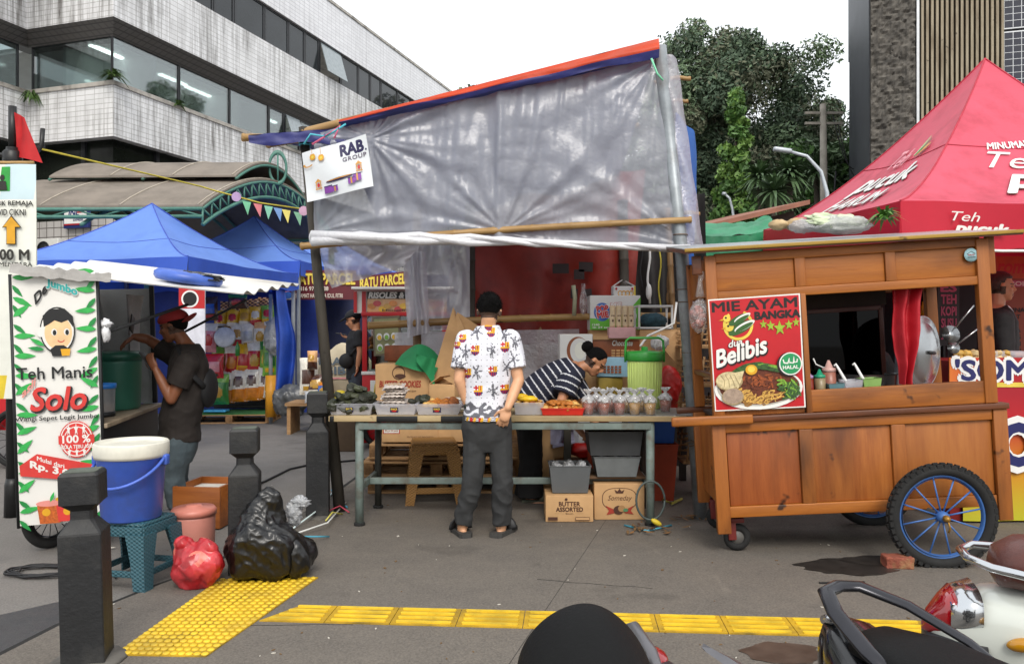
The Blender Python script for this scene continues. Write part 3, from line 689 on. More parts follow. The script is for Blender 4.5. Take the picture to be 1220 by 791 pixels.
def hand(mb, wr, d, pn, mat, curl=.35, k=1., thumb=1, spread=.12):
    """palm plus five separate bent fingers; d finger direction, pn palm-side normal"""
    d = V(d).normalized(); pn = V(pn); pn = (pn-d*pn.dot(d)).normalized(); s_ = d.cross(pn)*thumb
    wr = V(wr); T = Matrix(((s_.x, d.x, pn.x), (s_.y, d.y, pn.y), (s_.z, d.z, pn.z)))
    mb.ell(wr+d*.05*k, (.041*k, .055*k, .018*k), mat, 14, 10, T.to_euler())
    for i, (o, l) in enumerate(((.031, .072), (.011, .08), (-.010, .074), (-.030, .058))):
        p = wr+d*.08*k+s_*o*k; dd = (d+s_*(o/.03)*spread).normalized(); pts = [wr+d*.05*k+s_*o*.9*k, p]; c = 0.
        for j, fr in enumerate((.45, .32, .25)):
            c += curl*(.7 if j == 0 else 1); q = dd*math.cos(c)+pn*math.sin(c); p = p+q*l*fr*k; pts.append(p)
        mb.tube(pts, [.010*k, .0100*k, .0092*k, .0086*k, .0072*k], mat, 8)
    p0 = wr+d*.02*k+s_*.025*k; p1 = wr+d*.052*k+s_*.056*k+pn*.012*k; p2 = p1+(d*.8+s_*.35+pn*.35*curl*2).normalized()*.033*k; p3 = p2+(d+pn*curl).normalized()*.024*k
    mb.tube([p0, p1, p2, p3], [.014*k, .0115*k, .010*k, .008*k], mat, 8)
def head_geo(mb, c, Rh, mat, k=1.):
    hp = lambda x, y, z: c+Rh @ (V((x, y, z))*k); e = Rh.to_euler()
    el = lambda x, y, z, r: mb.ell(hp(x, y, z), tuple(q*k for q in r), mat, 16, 12, e)
    el(0, -.012, .03, (.074, .094, .088)); el(0, .018, -.035, (.058, .068, .074)); el(0, .048, -.088, (.032, .032, .026))   # skull, face, chin
    el(0, .072, .022, (.05, .02, .016)); el(.036, .055, -.02, (.022, .02, .02)); el(-.036, .055, -.02, (.022, .02, .02))
    mb.tube([hp(0, .082, .015), hp(0, .100, -.018), hp(0, .104, -.030)], [.008*k, .012*k, .013*k], mat, 8)                 # nose
    el(.012, .09, -.034, (.011, .012, .008)); el(-.012, .09, -.034, (.011, .012, .008))
    el(0, .082, -.058, (.022, .012, .006)); el(0, .079, -.070, (.019, .012, .007))                                         # lips
    for s_ in (1, -1):
        mb.ell(hp(s_*.077, -.012, -.008), (.012*k, .020*k, .034*k), mat, 12, 8, (Rh @ Euler((R(-8), 0, R(-18*s_))).to_matrix()).to_euler())
fadem = M('hair fade', '4a3428', .7, .3, 60)
def face_paint(c, Rh, k, skin_i=0, eye_i=1, lip_i=2):
    Ri = Rh.transposed()
    def fn(p):
        q = Ri @ (p-c)/k
        if q.y > .045:
            if abs(abs(q.x)-.031) < .013 and abs(q.z-.002) < .0045: return eye_i
            if abs(abs(q.x)-.033) < .019 and abs(q.z-.024+.1*(abs(q.x)-.033)) < .0045: return eye_i
            if abs(q.x) < .021 and -.072 < q.z < -.054 and q.y > .076: return lip_i
        elif q.y < .02 and -.058 < q.z < .0 and abs(q.x)**2+q.y**2 < .0125: return 3
        return skin_i
    return fn
def hair_geo(mb, c, Rh, mat, region, k=1., grow=1.0, n=40, m=30, seed=0, rough=.04):
    e = Rh.to_euler()
    def fn(d):
        r = region(d)*(1+rough*nz(d, 9, seed)); return .86+(.16+.05*grow)*max(0, min(1, r))
    mb.ell(c+Rh @ (V((0, -.014, .028))*k), (.082*k*.97, .103*k*.97, .099*k*.97), mat, n, m, e, fn)
def strands(mb, c, Rh, mat, n, keep, L=.02, seed=1):
    rr = random.Random(seed)
    while n:
        d = V((rr.gauss(0, 1), rr.gauss(0, 1), rr.gauss(0, 1))).normalized()
        if not keep(d): continue
        n -= 1; b = c+Rh @ V((d.x*.083, d.y*.104-.014, d.z*.1+.028)); t = (Rh @ (d+V((rr.gauss(0, .5), rr.gauss(0, .5)-.2, rr.gauss(0, .4))))).normalized(); q = t.cross(V((rr.gauss(0, 1), rr.gauss(0, 1), 1))).normalized()*.0016; l = L*rr.uniform(.5, 1.2)
        mb.add([b-q, b+q, b+t*l], [(0, 1, 2)], mat)
def walk(head, face, up, neckb, sh, el, wr, pel, hip, kn, an, toe, hands, skin, name, k=1., lk=1., spine=None, spec=None, voxel=.0075, arms=True, headk=1.):
    """one continuous body mesh"""
    mb = MB(); Rh = rot_to(face, up); head = V(head); head_geo(mb, head, Rh, skin, headk)
    limb(mb, V(neckb)-V((0, 0, .02)), head+Rh @ V((0, -.02, -.05)), .058*k, .052*k, skin)
    side = V(sh[1])-V(sh[0]); pts = spine or [V(pel)-V((0, 0, .09)), V(pel), V(pel).lerp(V(neckb), .3), V(pel).lerp(V(neckb), .6), V(pel).lerp(V(neckb), .82), V(pel).lerp(V(neckb), .95), V(neckb)+V((0, 0, .02))]
    spec = spec or [(.12, .09), (.155*k, .105*k), (.135*k, .09*k), (.155*k, .105*k), (.165*k, .10*k), (.12*k, .07*k), (.05*k, .05*k)]
    torso(mb, pts, side, spec, 0, skin)
    for i in (0, 1):
        limb(mb, sh[i], el[i], .052*k, .040*k, skin, .004); limb(mb, el[i], wr[i], .040*k, .027*k, skin, .005)
        d, pn, cu, th = hands[i]; hand(mb, wr[i], d, pn, skin, cu, k, th)
        limb(mb, hip[i], kn[i], .083*k*lk, .055*k*lk, skin, .004); limb(mb, kn[i], an[i], .055*k*lk, .038*k, skin, .01)
        f = (V(toe[i])-V(an[i])); f.z = 0; l = f.length; f.normalize()
        a = V(an[i]); mb.tube([a-f*.05+V((0, 0, -.05)), a+f*.02+V((0, 0, -.045)), a+f*.09+V((0, 0, -.06)), a+f*.15+V((0, 0, -.068)), a+f*.19+V((0, 0, -.072))], [.034*k, .042*k, .040*k, .034*k, .018*k], skin, 12)
    me = fuse(mb, voxel, 3, name); fp = face_paint(head, Rh, headk)
    paint(me, lambda p, n: fp(p), [skin, eyem, lipm, fadem]); return me, Rh
def root_at(label, x, y, name='person', z=0.): return thing(name, label, 'person', (x, y, z))
def attach(me, name, root, label=None):
    me.transform(Matrix.Translation(-V(root.location))); return meobj(me, name, root, label)
def cloth_disp(seed, amp, f=9, stretch=(1, 1, 1), fine=.35):
    return lambda p: amp*(ridge((p[0]*stretch[0], p[1]*stretch[1], p[2]*stretch[2]), f, seed)-.3)+amp*fine*nz(p, f*3, seed)
def trousers(pel, hip, kn, an, side, mat, grow=.018, name='trousers', bunch=.006, waist=(.15, .105), voxel=.008, seed=0, flare=.0, lk=1., top=.09, painter=None, mats=None):
    mb = MB(); pel = V(pel)
    torso(mb, [pel-V((0, 0, .17)), pel-V((0, 0, .08)), pel, pel+V((0, 0, top))], side, [(waist[0]*.8, waist[1]*.6), (waist[0]*1.0, waist[1]*.95), (waist[0]+.012, waist[1]+.01), waist], grow, mat)
    for i in (0, 1):
        limb(mb, hip[i], kn[i], .088*lk+grow, .06*lk+grow, mat); mb.tube(*seg(kn[i], an[i], .06*lk+grow, .047+grow+flare), mat, 14)
    def dp(p):
        low = max(0, min(1, (V(kn[0]).z+.12-p[2])/.2))
        return bunch*(.3+.8*low)*(ridge((p[0]*1.3+.9*p[2], p[1]*1.3, p[2]*1.5-.8*p[0]), 6.5, seed)-.35)+.002*nz(p, 30, seed)
    me = fuse(mb, voxel, 9, name, dp); return paint(me, painter, mats or [mat])
def shirt(pts, spec, side, sh, el, mat, off=.02, sleeve=.75, sr=(.075, .068), name='shirt', voxel=.007, seed=0, amp=.005, mats=None, painter=None, extra=None, smooth=3, both=(0, 1)):
    mb = MB(); torso(mb, pts, side, spec, off, mat)
    for i in both:
        e = V(sh[i]).lerp(V(el[i]), sleeve); mb.tube(*seg(sh[i], e, sr[0], sr[1]), mat, 16); mb.ell(sh[i], (sr[0],)*3, mat)
    if extra: extra(mb)
    me = fuse(mb, voxel, smooth, name, cloth_disp(seed, amp)); return paint(me, painter, mats or [mat])

# ================================================================== bollards
boll = M('black bollard paint', '18191b', .6, .25, 6, dirt='4a4844', damt=.4, dscale=4, bmp=.2, bscale=40); boll_t = M('green grey bollard cap', '4e544b', .8, .25, 10)  # cap top lighter and greener than the black shaft
def bollard(label, px, py, hgt, rz, tilt=0.):
    g = G(px, py, ZP); t = thing('bollard', label, 'bollard', (g.x, g.y, ZP-.004), (0, tilt, rz), 'black bollards along the kerb'); h = hgt
    def sq(w_, z, ch=.25):
        a = w_*.43; c = a*ch; return [(a, -a+c, z), (a, a-c, z), (a-c, a, z), (-a+c, a, z), (-a, a-c, z), (-a, -a+c, z), (-a+c, -a, z), (a-c, -a, z)]
    mb = MB(); mb.loft([sq(.2, 0, .06), sq(.198, h*.68, .06), sq(.194, h*.69, .08)], boll, smooth=False); mb.obj('shaft', t)
    mb = MB(); mb.loft([sq(.194, h*.69, .08), sq(.108, h*.755, .28), sq(.106, h*.80, .28), sq(.178, h*.838, .1)], boll, False, False); mb.obj('neck', t)
    mb = MB(); mb.loft([sq(.184, h*.838, .08), sq(.184, h*.985, .08), sq(.165, h, .1)], boll, smooth=False); mb.slab([(p[0]*.93, p[1]*.93, h+.003) for p in sq(.165, 0, .1)], .004, boll_t, n=(0, 0, 1)); mb.obj('head', t)
    mb = MB(); mb.lathe([(.16, 0), (.15, .012), (.1, .02)], M('bollard footing', '57544f', .9, .3, 12), 14); mb.obj('footing', t)
bollard('nearest black bollard, in front of the tea banner', 105, 786, .83, R(14), R(-1.5)); bollard('middle black bollard beside the black rubbish bags', 292, 682, .86, R(12)); bollard('farthest black bollard at the left end of the food table', 379, 614, .96, R(10))
# ================================================================== hanging direction banner on a black post
post_b = M('black post paint', '151516', .45, .2)
bp = thing('bracket_post', 'tall black iron post with curved side brackets holding a hanging banner', 'post', (P(15, 0, 6.2).x, 6.2, 0))
mb = MB(); zt_ = P(0, 127, 6.2).z; mb.rod((0, 0, 0), (0, 0, zt_-.32), .045, post_b, 10); mb.rod((0, 0, zt_-.32), (0, 0, zt_), .03, post_b, 8); mb.lathe([(.07, 0), (.07, .14), (.05, .16)], post_b, 10, (0, 0, zt_-.5)); mb.lathe([(.06, 0), (.055, .25), (.045, .3)], post_b, 10); mb.obj('pole', bp)
mb = MB(); z = P(0, 184, 6.2).z; mb.tube([(-.28, 0, z+.25), (-.27, 0, z+.08), (-.2, 0, z), (0, 0, z-.01), (.17, 0, z), (.225, 0, z+.06), (.235, 0, z+.2)], .018, post_b, 8); mb.obj('bracket', bp); z2 = P(0, 196, 6.2).z
mb = MB(); mb.rod((-.3, -.06, z2), (.2, -.06, z2), .014, M('bamboo', 'b08d57', .55, .2, 8, dirt='6e5330', damt=.5), 8); mb.rod((.19, -.06, z2), (.1, 0, z), .004, post_b, 5); mb.obj('banner_rod', bp)
flag_r = M('red flag cloth', 'b3171c', .7); mb = MB(); mb.grid(lambda u, v: (.03+.16*u*(.3+.7*v)+.05*u, -.03+.03*math.sin(5*u+2*v), z+.32-.34*v-.05*u), 8, 10, flag_r); mb.thing('red_flag', 'small red flag tied to the black bracket post', 'flag', None, bp.location)
sky_b = M('banner sky print', 'c3d8de', .5, .06, 3); cream = M('banner cream', 'dedfd5', .5, .04); gold = M('gold print', 'd29a1c', .45, .1); dkg = M('dark print', '24221c', .6); yl = M('banner yellow', 'd9bf32', .5, .1); gr_p = M('green print', '2e9a3e', .5, .15)
def banner_map(px0, px1, Y, wave=.012):
    return lambda px, py, d=0: P(px, py, Y)+V((0, -d+wave*math.sin(px*.09+py*.013), 0))
mb = MB(); f = banner_map(0, 42, 6.1); fn = lambda u, v, d=0: f(u, v, d)
mb.grid(lambda u, v: fn(-40+82.5*u+1.5*v, 196+279*v), 14, 20, None, matfn=lambda u, v: sky_b if v < .17 else (yl if v > .88 else cream))
for q in range(4): mb.add([fn(x, y, -.004) for x, y in ((-40, 196), (42.5, 196), (44, 475), (-40, 475))], [(3, 2, 1, 0)], cream) if q == 0 else None
pr = Print(mb, fn, .003)
pr.rect(-8, 228, 13, 199, gr_p); pr.disc(3, 212, 3.2, dkg, 3.5); pr.poly([(-4, 227), (-2, 216), (8, 216), (10, 227)], dkg)
pr.text('LOKASI UDUK REMAJA', -44, 247, 40, 240, dkg, .02); pr.text('DEKAT SAWID CIKNI', -36, 257, 32, 250, dkg, .02)
pr.poly([(16.5, 257), (28, 272), (21.5, 272), (21.5, 292), (10.5, 292), (10.5, 272), (5, 272)], dkg); pr.poly([(16.5, 259), (26.5, 271), (20.8, 271), (20.8, 291), (11.2, 291), (11.2, 271), (6.5, 271)], gold)
pr.text('100 M', -2, 310, 36, 298, dkg, .035); pr.text('LOKASI SEMENTARA', -34, 318, 40, 313, dkg, .02)
mb.thing('hanging_banner', 'hanging direction banner with a gold arrow and 100 M at the left edge', 'banner')

# ================================================================== tea cart
white_t = M('weathered white sheet', 'd6d4cf', .5, .06, 4, dirt='8f897d', damt=.5, dscale=2); greyp = M('cart grey panel', 'b4b7b9', .5, .1, 3, dirt='55534f', damt=.5); blackm = M('matt black', '17181a', .55, .2); rubber = M('tyre rubber', '1a1a1a', .85, .2, 20)
ban_w = M('tea banner white', 'dcdad4', .45, .03, 3); leafg = M('leaf print', '2fa34a', .45, .15, 30); leafd = M('leaf print deep', '17803a', .45); solo = M('solo red', 'c8352f', .5); pinkp = M('pale red print', 'd98a80', .5); skinp = M('face print', 'e2bd8e', .5); amber = M('tea amber print', 'b5581d', .5, .3, 60); teal_p = M('teal print', '2d9d9a', .5)
tc = thing('tea_cart', 'white drink cart with a printed iced tea banner and corrugated awning roof', 'drink cart', (-2.65, 5.2, 0), (0, R(-1.8), R(11)))
Lw_ = lambda p: local(tc, p)
mb = MB(); mb.box((-.235, .75, .56), (.47, 1.5, .5), blackm, .01); mb.obj('cabinet', tc)
mb = MB(); mb.box((-.22, .75, .825), (.52, 1.52, .03), M('worn counter board', '8b7b66', .6, .2, 6, dirt='4a4036', damt=.6), .004); mb.obj('counter', tc)
mb = MB()
for i in range(30): mb.box((-.45+(.008 if i % 2 else 0), .025+i*.05, 1.32), (.02, .05, .95), greyp)
mb.obj('back_wall', tc)
mb = MB(); mb.box((-.23, 1.49, 1.32), (.42, .02, .95), greyp); mb.obj('end_wall', tc)
for x, y in ((-.012, .03), (-.012, 1.47), (-.455, .03), (-.455, 1.47)): mb = MB(); mb.box((x, y, 1.33), (.035, .035, .97), blackm, .004); mb.obj('post', tc)
mb = MB(); mb.bar((0, .06, 1.42), (.46, .5, 1.62), .02, .02, blackm); mb.obj('awning_strut', tc); mb = MB(); mb.bar((0, 1.4, 1.3), (.75, 1.42, 1.68), .02, .02, blackm); mb.obj('awning_strut', tc)
q = [Lw_(P(15, 321, 5.08)), Lw_(P(290, 350, 5.4)), Lw_(P(356, 338, 6.98)), Lw_(P(120, 311, 6.75))]
mb = MB(); nr = 30
def cor(u, v): 
    p = bilin(q, u, v); return p+V((0, 0, .016*math.sin(v*nr*math.pi/3)))
mb.grid(cor, 6, 90, white_t); mb.grid(lambda u, v: cor(u, v)+V((0, 0, -.006)), 6, 90, white_t); mb.obj('awning_roof', tc)
mb = MB(); crump = M('crumpled grey flashing', '8d8a86', .6, .25, 6)
mb.grid(lambda u, v: bilin(q, .0+.42*u, .0)+V((0, -.03-.03*v, .035-.06*v+.02*nz((u*9, v*2, 1), 1.3))), 40, 4, crump, False); mb.obj('roof_flashing', tc)
# printed banner on the front face
mb = MB(); bw, bh, b0 = .495, 1.6, .215
bf = lambda u, v, d=0: V((-.495+u*bw+.0, -.012-d, b0+v*bh))
mb.grid(lambda u, v: bf(u, v, 0), 12, 24, ban_w); mb.grid(lambda u, v: bf(1-u, v, -.006), 12, 24, ban_w)
pr = Print(mb, bf, .0008)
def leaf_b(cx, cy, L, a, m, wd=.30): # leaf shape in banner metres -> uv
    c, s_ = math.cos(a), math.sin(a); pts = []
    for t, w_ in ((0, 0), (.2, .7), (.45, 1), (.75, .6), (1, 0), (.75, -.6), (.45, -1), (.2, -.7)): x, y = t*L, w_*L*wd*.5; pts.append((min(.995, max(.005, cx+(x*c-y*s_)/bw)), cy+(x*s_+y*c)/bh))
    pr.poly(pts, m)
for sx in (0, 1):
    for k in range(13):
        y = .99-k*.078+.02*sx
        if y < .03: continue
        a = rnd.uniform(-.5, .8); leaf_b(sx, y, .13, (a if sx == 0 else math.pi-a), leafg); leaf_b(sx, y-.03, .1, (-.9+a*.3 if sx == 0 else math.pi+.9-a*.3), leafd)
pr.text('De', .27, .905, .42, .945, blk, .04, 0, .35); pr.text('Jumbo', .42, .925, .78, .965, teal_p, .05, 0, -.12, ban_w)
# cheerful boy head with black outline
pr.disc(.53, .775, .21, blk, .094); pr.disc(.53, .775, .195, ban_w, .088); pr.disc(.33, .77, .05, ban_w, .02); pr.disc(.54, .765, .165, skinp, .068); pr.poly([(.37, .79), (.36, .835), (.45, .86), (.62, .862), (.72, .83), (.72, .785), (.66, .815), (.58, .805), (.5, .815), (.43, .80)], blk)
for x in (.49, .64): pr.disc(x, .768, .035, ban_w, .014); pr.disc(x+.005, .766, .022, blk, .011)
pr.ring(.57, .742, .05, .012, solo, 10, math.pi*1.15, math.pi*1.85, .016); pr.poly([(.44, .70), (.50, .715), (.60, .715), (.66, .70), (.64, .672), (.46, .672)], blk); pr.poly([(.56, .70), (.68, .70), (.665, .672), (.575, .672)], gold)
leaf_b(.37, .715, .1, 2.6, leafg); leaf_b(.37, .7, .1, 3.0, leafd)
pr.text('Teh Manis', .03, .582, .93, .629, blk, .012)
pr.text('asli', .08, .535, .26, .565, pinkp, .02, .2, .3); pr.text('Solo', .2, .452, .86, .545, blk, .045, .2); pr.text('Solo', .185, .457, .845, .548, solo, .025, .2)
pr.text('Wangi Sepet Legit Jumbo', .0, .412, .98, .435, blk, .015)
pr.disc(.715, .335, .205, solo, .074); pr.ring(.715, .335, .192, .012, ban_w, 40, ry=.069); pr.ring(.715, .335, .15, .01, ban_w, 40, ry=.052); pr.rect(.5, .318, .93, .352, solo); pr.text('100 %', .55, .322, .88, .352, ban_w, .03); pr.text('GULA TEBU ASLI', .53, .299, .9, .313, ban_w, .02)
for k in (-1, 0, 1): pr.star(.715+k*.09, .375, .028, ban_w); pr.star(.715+k*.09, .283, .024, ban_w)
pr.poly([(.03, .24), (.24, .285), (.9, .232), (.8, .165), (.04, .20)], solo); pr.text('Mulai dari', .24, .24, .56, .257, ban_w, .02, 0, -.12); pr.text('Rp. 3.000', .16, .192, .78, .228, ban_w, .04, 0, -.10)
pr.poly([(.22, .085), (.52, .085), (.49, .005), (.25, .005)], amber); pr.poly([(.44, .10), (.72, .10), (.69, .01), (.47, .01)], solo); pr.disc(.36, .085, .15, pinkp, .012); pr.disc(.58, .10, .14, gold, .012); leaf_b(.38, .09, .07, 1.2, leafg); pr.disc(.33, .05, .05, gold, .015); pr.disc(.58, .05, .05, gold, .016)
mb.obj('printed_banner', tc, loc=(0, -.004, 0))
mb = MB(); mb.rod((-.505, -.01, .2), (-.505, -.01, 1.82), .012, blackm, 6); mb.rod((.008, -.01, .2), (.008, -.01, 1.82), .012, blackm, 6); mb.obj('banner_frame', tc)
def spoked(parent, c, Rr, tw_, tyre, rim, ns=10, axis_in=True, knob=False, hubr=.05, sp_r=.006):
    w_ = bpy.data.objects.new('wheel', None); COL.objects.link(w_); w_.parent = parent; w_.location = c
    mb = MB(); mb.torus((0, 0, 0), Rr-tw_, tw_, rubber, 48, 10)
    if knob:
        for i in range(46):
            a = 2*math.pi*i/46
            for y in (-.62, 0, .62): mb.box((0, 0, 0), (.028, tw_*.5, .02), rubber, 0, Matrix.Rotation(-a-(y*.07), 4, 'Y') @ Matrix.Translation((Rr-abs(y)*tw_*.45, y*tw_*1.1, 0)) @ Matrix.Rotation(R(90), 4, 'Y'))
    mb.obj('tyre', w_); mb = MB(); mb.torus((0, 0, 0), Rr-2*tw_, tw_*.32, rim, 48, 8); mb.lathe([(Rr-2*tw_-.012, -tw_*.5), (Rr-2*tw_-.02, 0), (Rr-2*tw_-.012, tw_*.5)], rim, 48, T=Matrix.Rotation(R(90), 4, 'X'), cap=False); mb.obj('rim', w_)
    mb = MB()
    for i in range(ns):
        a = 2*math.pi*(i+.3)/ns; mb.rod((hubr*.8*math.cos(a), 0, hubr*.8*math.sin(a)), ((Rr-2*tw_-.01)*math.cos(a), 0, (Rr-2*tw_-.01)*math.sin(a)), sp_r, rim, 6)
    mb.lathe([(0, -.05), (hubr*.5, -.05), (hubr, -.03), (hubr, .03), (hubr*.5, .05), (0, .05)], rim, 16, T=Matrix.Rotation(R(90), 4, 'X')); mb.obj('spokes', w_); return w_
wl = spoked(tc, Lw_(V((P(40, 0, 5.12).x, 5.12+.2, .22))), .22, .03, rubber, M('dark steel', '3a3b3c', .4, metal=.6), 14, sp_r=.003); wl.rotation_euler = (0, R(2.5), R(60))
wl2 = spoked(tc, Lw_(V((-2.83, 6.1, .2))), .2, .03, rubber, MATS['dark steel'], 14, sp_r=.003); wl2.rotation_euler = (0, 0, R(80))
# things on and around the tea cart
def in_cart(x, y, z): return Matrix.LocRotScale(tc.location, tc.rotation_euler, None) @ V((x, y, z))
tealtank = M('green tank plastic', '3f7d6a', .4, .1, 4, alpha=.92); clearp = sheet_mat('clear plastic', 'd8dadf', .5, .18, .12, .15, 12, .5); bluep = M('blue plastic', '1b4fc0', .35, .1, 6, dirt='4b5a86', damt=.35)
t = thing('drink_tank', 'green plastic drink tank with a lid on the tea cart counter', 'drink dispenser', in_cart(-.2, 1.05, .842)); mb = MB(); mb.lathe([(.16, 0), (.175, .02), (.185, .36), (.19, .40)], tealtank, 24); mb.obj('tank', t); mb = MB(); mb.lathe([(.2, .38), (.205, .43), (.17, .45), (0, .455)], M('dark green lid', '245c4b', .4), 24); mb.obj('lid', t); mb = MB(); mb.box((.02, -.2, .05), (.05, .05, .05), MATS['dark green lid'], .008); mb.obj('tap', t)
t = thing('ice_container', 'clear plastic ice container with a blue lid on the tea cart counter', 'container', in_cart(-.16, .5, .842)); mb = MB(); mb.lathe([(.085, 0), (.1, .01), (.105, .2), (.11, .21)], clearp, 24); mb.lathe([(.098, .012), (.1, .09), (0, .095)], M('iced drink', '9a8f86', .3), 20); mb.obj('container', t); mb = MB(); mb.lathe([(.112, .2), (.112, .235), (0, .24)], M('bright blue lid', '2a7bd0', .4), 24); mb.obj('lid', t); mb = MB(); mb.lathe([(.104, 0), (.106, .035)], blackm, 24); mb.obj('base', t)
mb = MB(); mb.ell((0, 0, 0), (.11, .11, .06), sheet_mat('plastic bag film', 'd0d2d6', .35, .25, .15, .5, 30), 24, 16, None, lambda d: 1+.35*nz(d, 5)); mb.thing('cup_lid_bag', 'clear bag of cup lids behind the ice container', 'bag', None, in_cart(-.28, .42, 1.04))
mb = MB(); mb.box((0, 0, 0), (.012, .085, .13), M('phone case black', '101113', .35), .006, rot=(R(-24), 0, R(8))); mb.thing('card_reader', 'small black pouch hanging on the tea cart wall', 'pouch', None, in_cart(-.05, 1.0, 1.5))
mb = MB(); mb.grid(lambda u, v: (.02*math.sin(u*9+v*2), -.13+.26*u*(1-.2*math.sin(v*3)), .28-.5*v), 14, 16, M('white apron cloth', 'b9b9bd', .8, .1)); mb.grid(lambda u, v: (-.01+.02*math.sin(u*9+v*2), -.13+.26*u*(1-.2*math.sin(v*3)), .28-.5*v), 14, 16, MATS['white apron cloth']); mb.thing('hanging_apron', 'white apron hanging inside the tea cart', 'apron', None, in_cart(-.08, 1.2, 1.45))
mb = MB(); paper_m = M('paper white', 'cfcfcf', .7, .05); mb.box((0, 0, 0), (.004, .2, .3), paper_m); pr = Print(mb, plane_fn((.0035, -.1, -.15), (0, 1, 0), (0, 0, 1), (1, 0, 0)), .001); pr.poly([(0, .3), (0, .24), (.07, .3)], redp); pr.poly([(.2, .02), (.2, .08), (.12, .02)], redp); [pr.rect(.03, .11-k*.022, .17, .115-k*.022, blk) for k in range(4)]; mb.thing('payment_notice', 'white payment notice with red corners on the tea cart wall', 'notice', None, in_cart(-.43, .75, 1.48))
mb = MB(); mb.ell((0, 0, 0), (.03, .03, .06), M('white bag', 'd8d8da', .4), 14, 10, None, lambda d: 1+.5*nz(d, 3)); mb.ell((0, 0, .06), (.04, .03, .03), MATS['white bag'], 14, 10, None, lambda d: 1+.6*nz(d, 4, 2)); mb.thing('knotted_bag', 'small knotted white plastic bag on the tea cart post', 'bag', None, in_cart(.035, .03, 1.43))
t = thing('container_lid', 'blue round plastic lid with black film lying on the tea cart awning', 'lid', Matrix.LocRotScale(tc.location, tc.rotation_euler, None) @ (bilin(q, .70, .14)+V((0, 0, .02))), (R(3), R(9), 0)); mb = MB(); mb.lathe([(.21, 0), (.225, .02), (.225, .05), (.2, .07), (.1, .075), (0, .07)], M('blue lid', '4668c0', .4, .1, dirt='26356b', damt=.4), 30); mb.obj('disc', t)
mb = MB(); mb.ell((.08, -.02, .055), (.16, .14, .025), M('black film', '141416', .2, .2, spec=.7), 30, 14, None, lambda d: 1+.5*nz(d, 3, 4)); mb.obj('film', t)

# ================================================================== boy at the tea cart
Yb = 6.0; bx = lambda px, py, y=0: P(px, py, Yb+y)
brn_s = M('dark brown tee', '1f1814', .85, .15, 5); jean = M('grey blue jeans', '3f4a4f', .85, .25, 6, dirt='5d6a70', damt=.5); capr = M('faded red cap', '8d1f22', .75, .15)
r_ = root_at('young man in red cap and brown tee looking at his phone by the tea cart', bx(218, 0).x, Yb); nb = bx(224, 411, .0); sh = [bx(224, 433, -.17), bx(214, 428, .17)]
el = [bx(204, 476, -.2), bx(176, 404, .17)]; wr = [bx(186, 441, -.2), bx(160, 401, .12)]; pel = bx(214, 520)
hip = [bx(212, 528, -.09), bx(212, 528, .09)]; kn = [bx(206, 568, -.1), bx(210, 568, .1)]; an = [bx(212, 604, -.1), bx(216, 604, .12)]; toe = [a+V((-.2, 0, 0)) for a in an]
me, Rh = walk(bx(206, 389), (-1, -.05, -.25), (-.15, 0, 1), nb, sh, el, wr, pel, hip, kn, an, toe, [(V((-.35, .0, .6)), V((.2, .9, .2)), .35, 1), (V((-.8, -.1, -.55)), V((-.3, 0, -1)), .35, 1)], skin_b, 'body', .95)
attach(me, 'body', r_)
spn = [pel-V((0, 0, .03)), pel+V((.0, 0, .12)), pel.lerp(nb, .5)+V((.02, 0, 0)), pel.lerp(nb, .8)+V((.02, 0, 0)), nb-V((0, 0, .045)), nb+V((0, 0, .005))]
spc = [(.165, .125), (.16, .12), (.165, .12), (.17, .115), (.13, .085), (.062, .06)]
attach(shirt(spn, spc, sh[1]-sh[0], sh, el, brn_s, .022, .62, (.08, .085), seed=3, amp=.007), 'shirt', r_)
attach(trousers(pel-V((0, 0, .02)), hip, kn, an, sh[1]-sh[0], jean, .02, seed=4, bunch=.009), 'jeans', r_)
mb = MB()
hair_geo(mb, bx(206, 389), Rh, hairm, lambda d: 1.1 if (d.y < -.1 and d.z > -.45) or (d.z > .1 and d.y < .55) else (.5-d.y+d.z*1.2)*3 if d.y < .3 else d.z*2-d.y, .98, .7); attach(mb.mesh('hair'), 'hair', r_)
mb = MB(); c = bx(206, 389); hp = lambda x, y, z: c+Rh @ V((x, y, z)); mb.ell(hp(0, -.016, .045), (.095, .115, .088), capr, 24, 14, Rh.to_euler(), lambda d: 1 if d.z > -.1 else .8)
mb.ell(hp(0, -.13, .03), (.07, .07, .01), capr, 18, 8, (Rh @ Euler((R(-25), 0, 0)).to_matrix()).to_euler()); mb.ell(hp(0, .075, .058), (.045, .024, .026), hairm, 14, 8, Rh.to_euler()); attach(mb.mesh('cap'), 'cap', r_)
mb = MB(); bagm = M('black bag fabric', '121214', .7, .2); mb.tube([nb+V((-.02, -.13, -.01)), bx(222, 440, -.2), bx(238, 455, -.17), bx(247, 465, -.05)], .022, bagm, 8, ell=.4); mb.ell(bx(248, 462, .02), (.06, .13, .15), bagm, 18, 12); attach(mb.mesh('shoulder_bag'), 'shoulder_bag', r_)
mb = MB(); shoe = M('grey shoe', '55565a', .7)
for a in an: mb.tube([a+V((.05, 0, -.06)), a+V((-.03, 0, -.055)), a+V((-.12, 0, -.07)), a+V((-.2, 0, -.08)), a+V((-.23, 0, -.085))], [.042, .052, .046, .042, .02], shoe, 12)
attach(fuse(mb, .008, 2, 'shoes'), 'shoes', r_).data.materials.append(shoe)
mb = MB(); mb.box((0, 0, 0), (.008, .072, .15), blackm, .004, rot=(0, R(-32), 0)); mb.thing('mobile_phone', 'dark mobile phone held by the young man in the red cap', 'phone', None, wr[0]+V((-.075, .01, .07)))
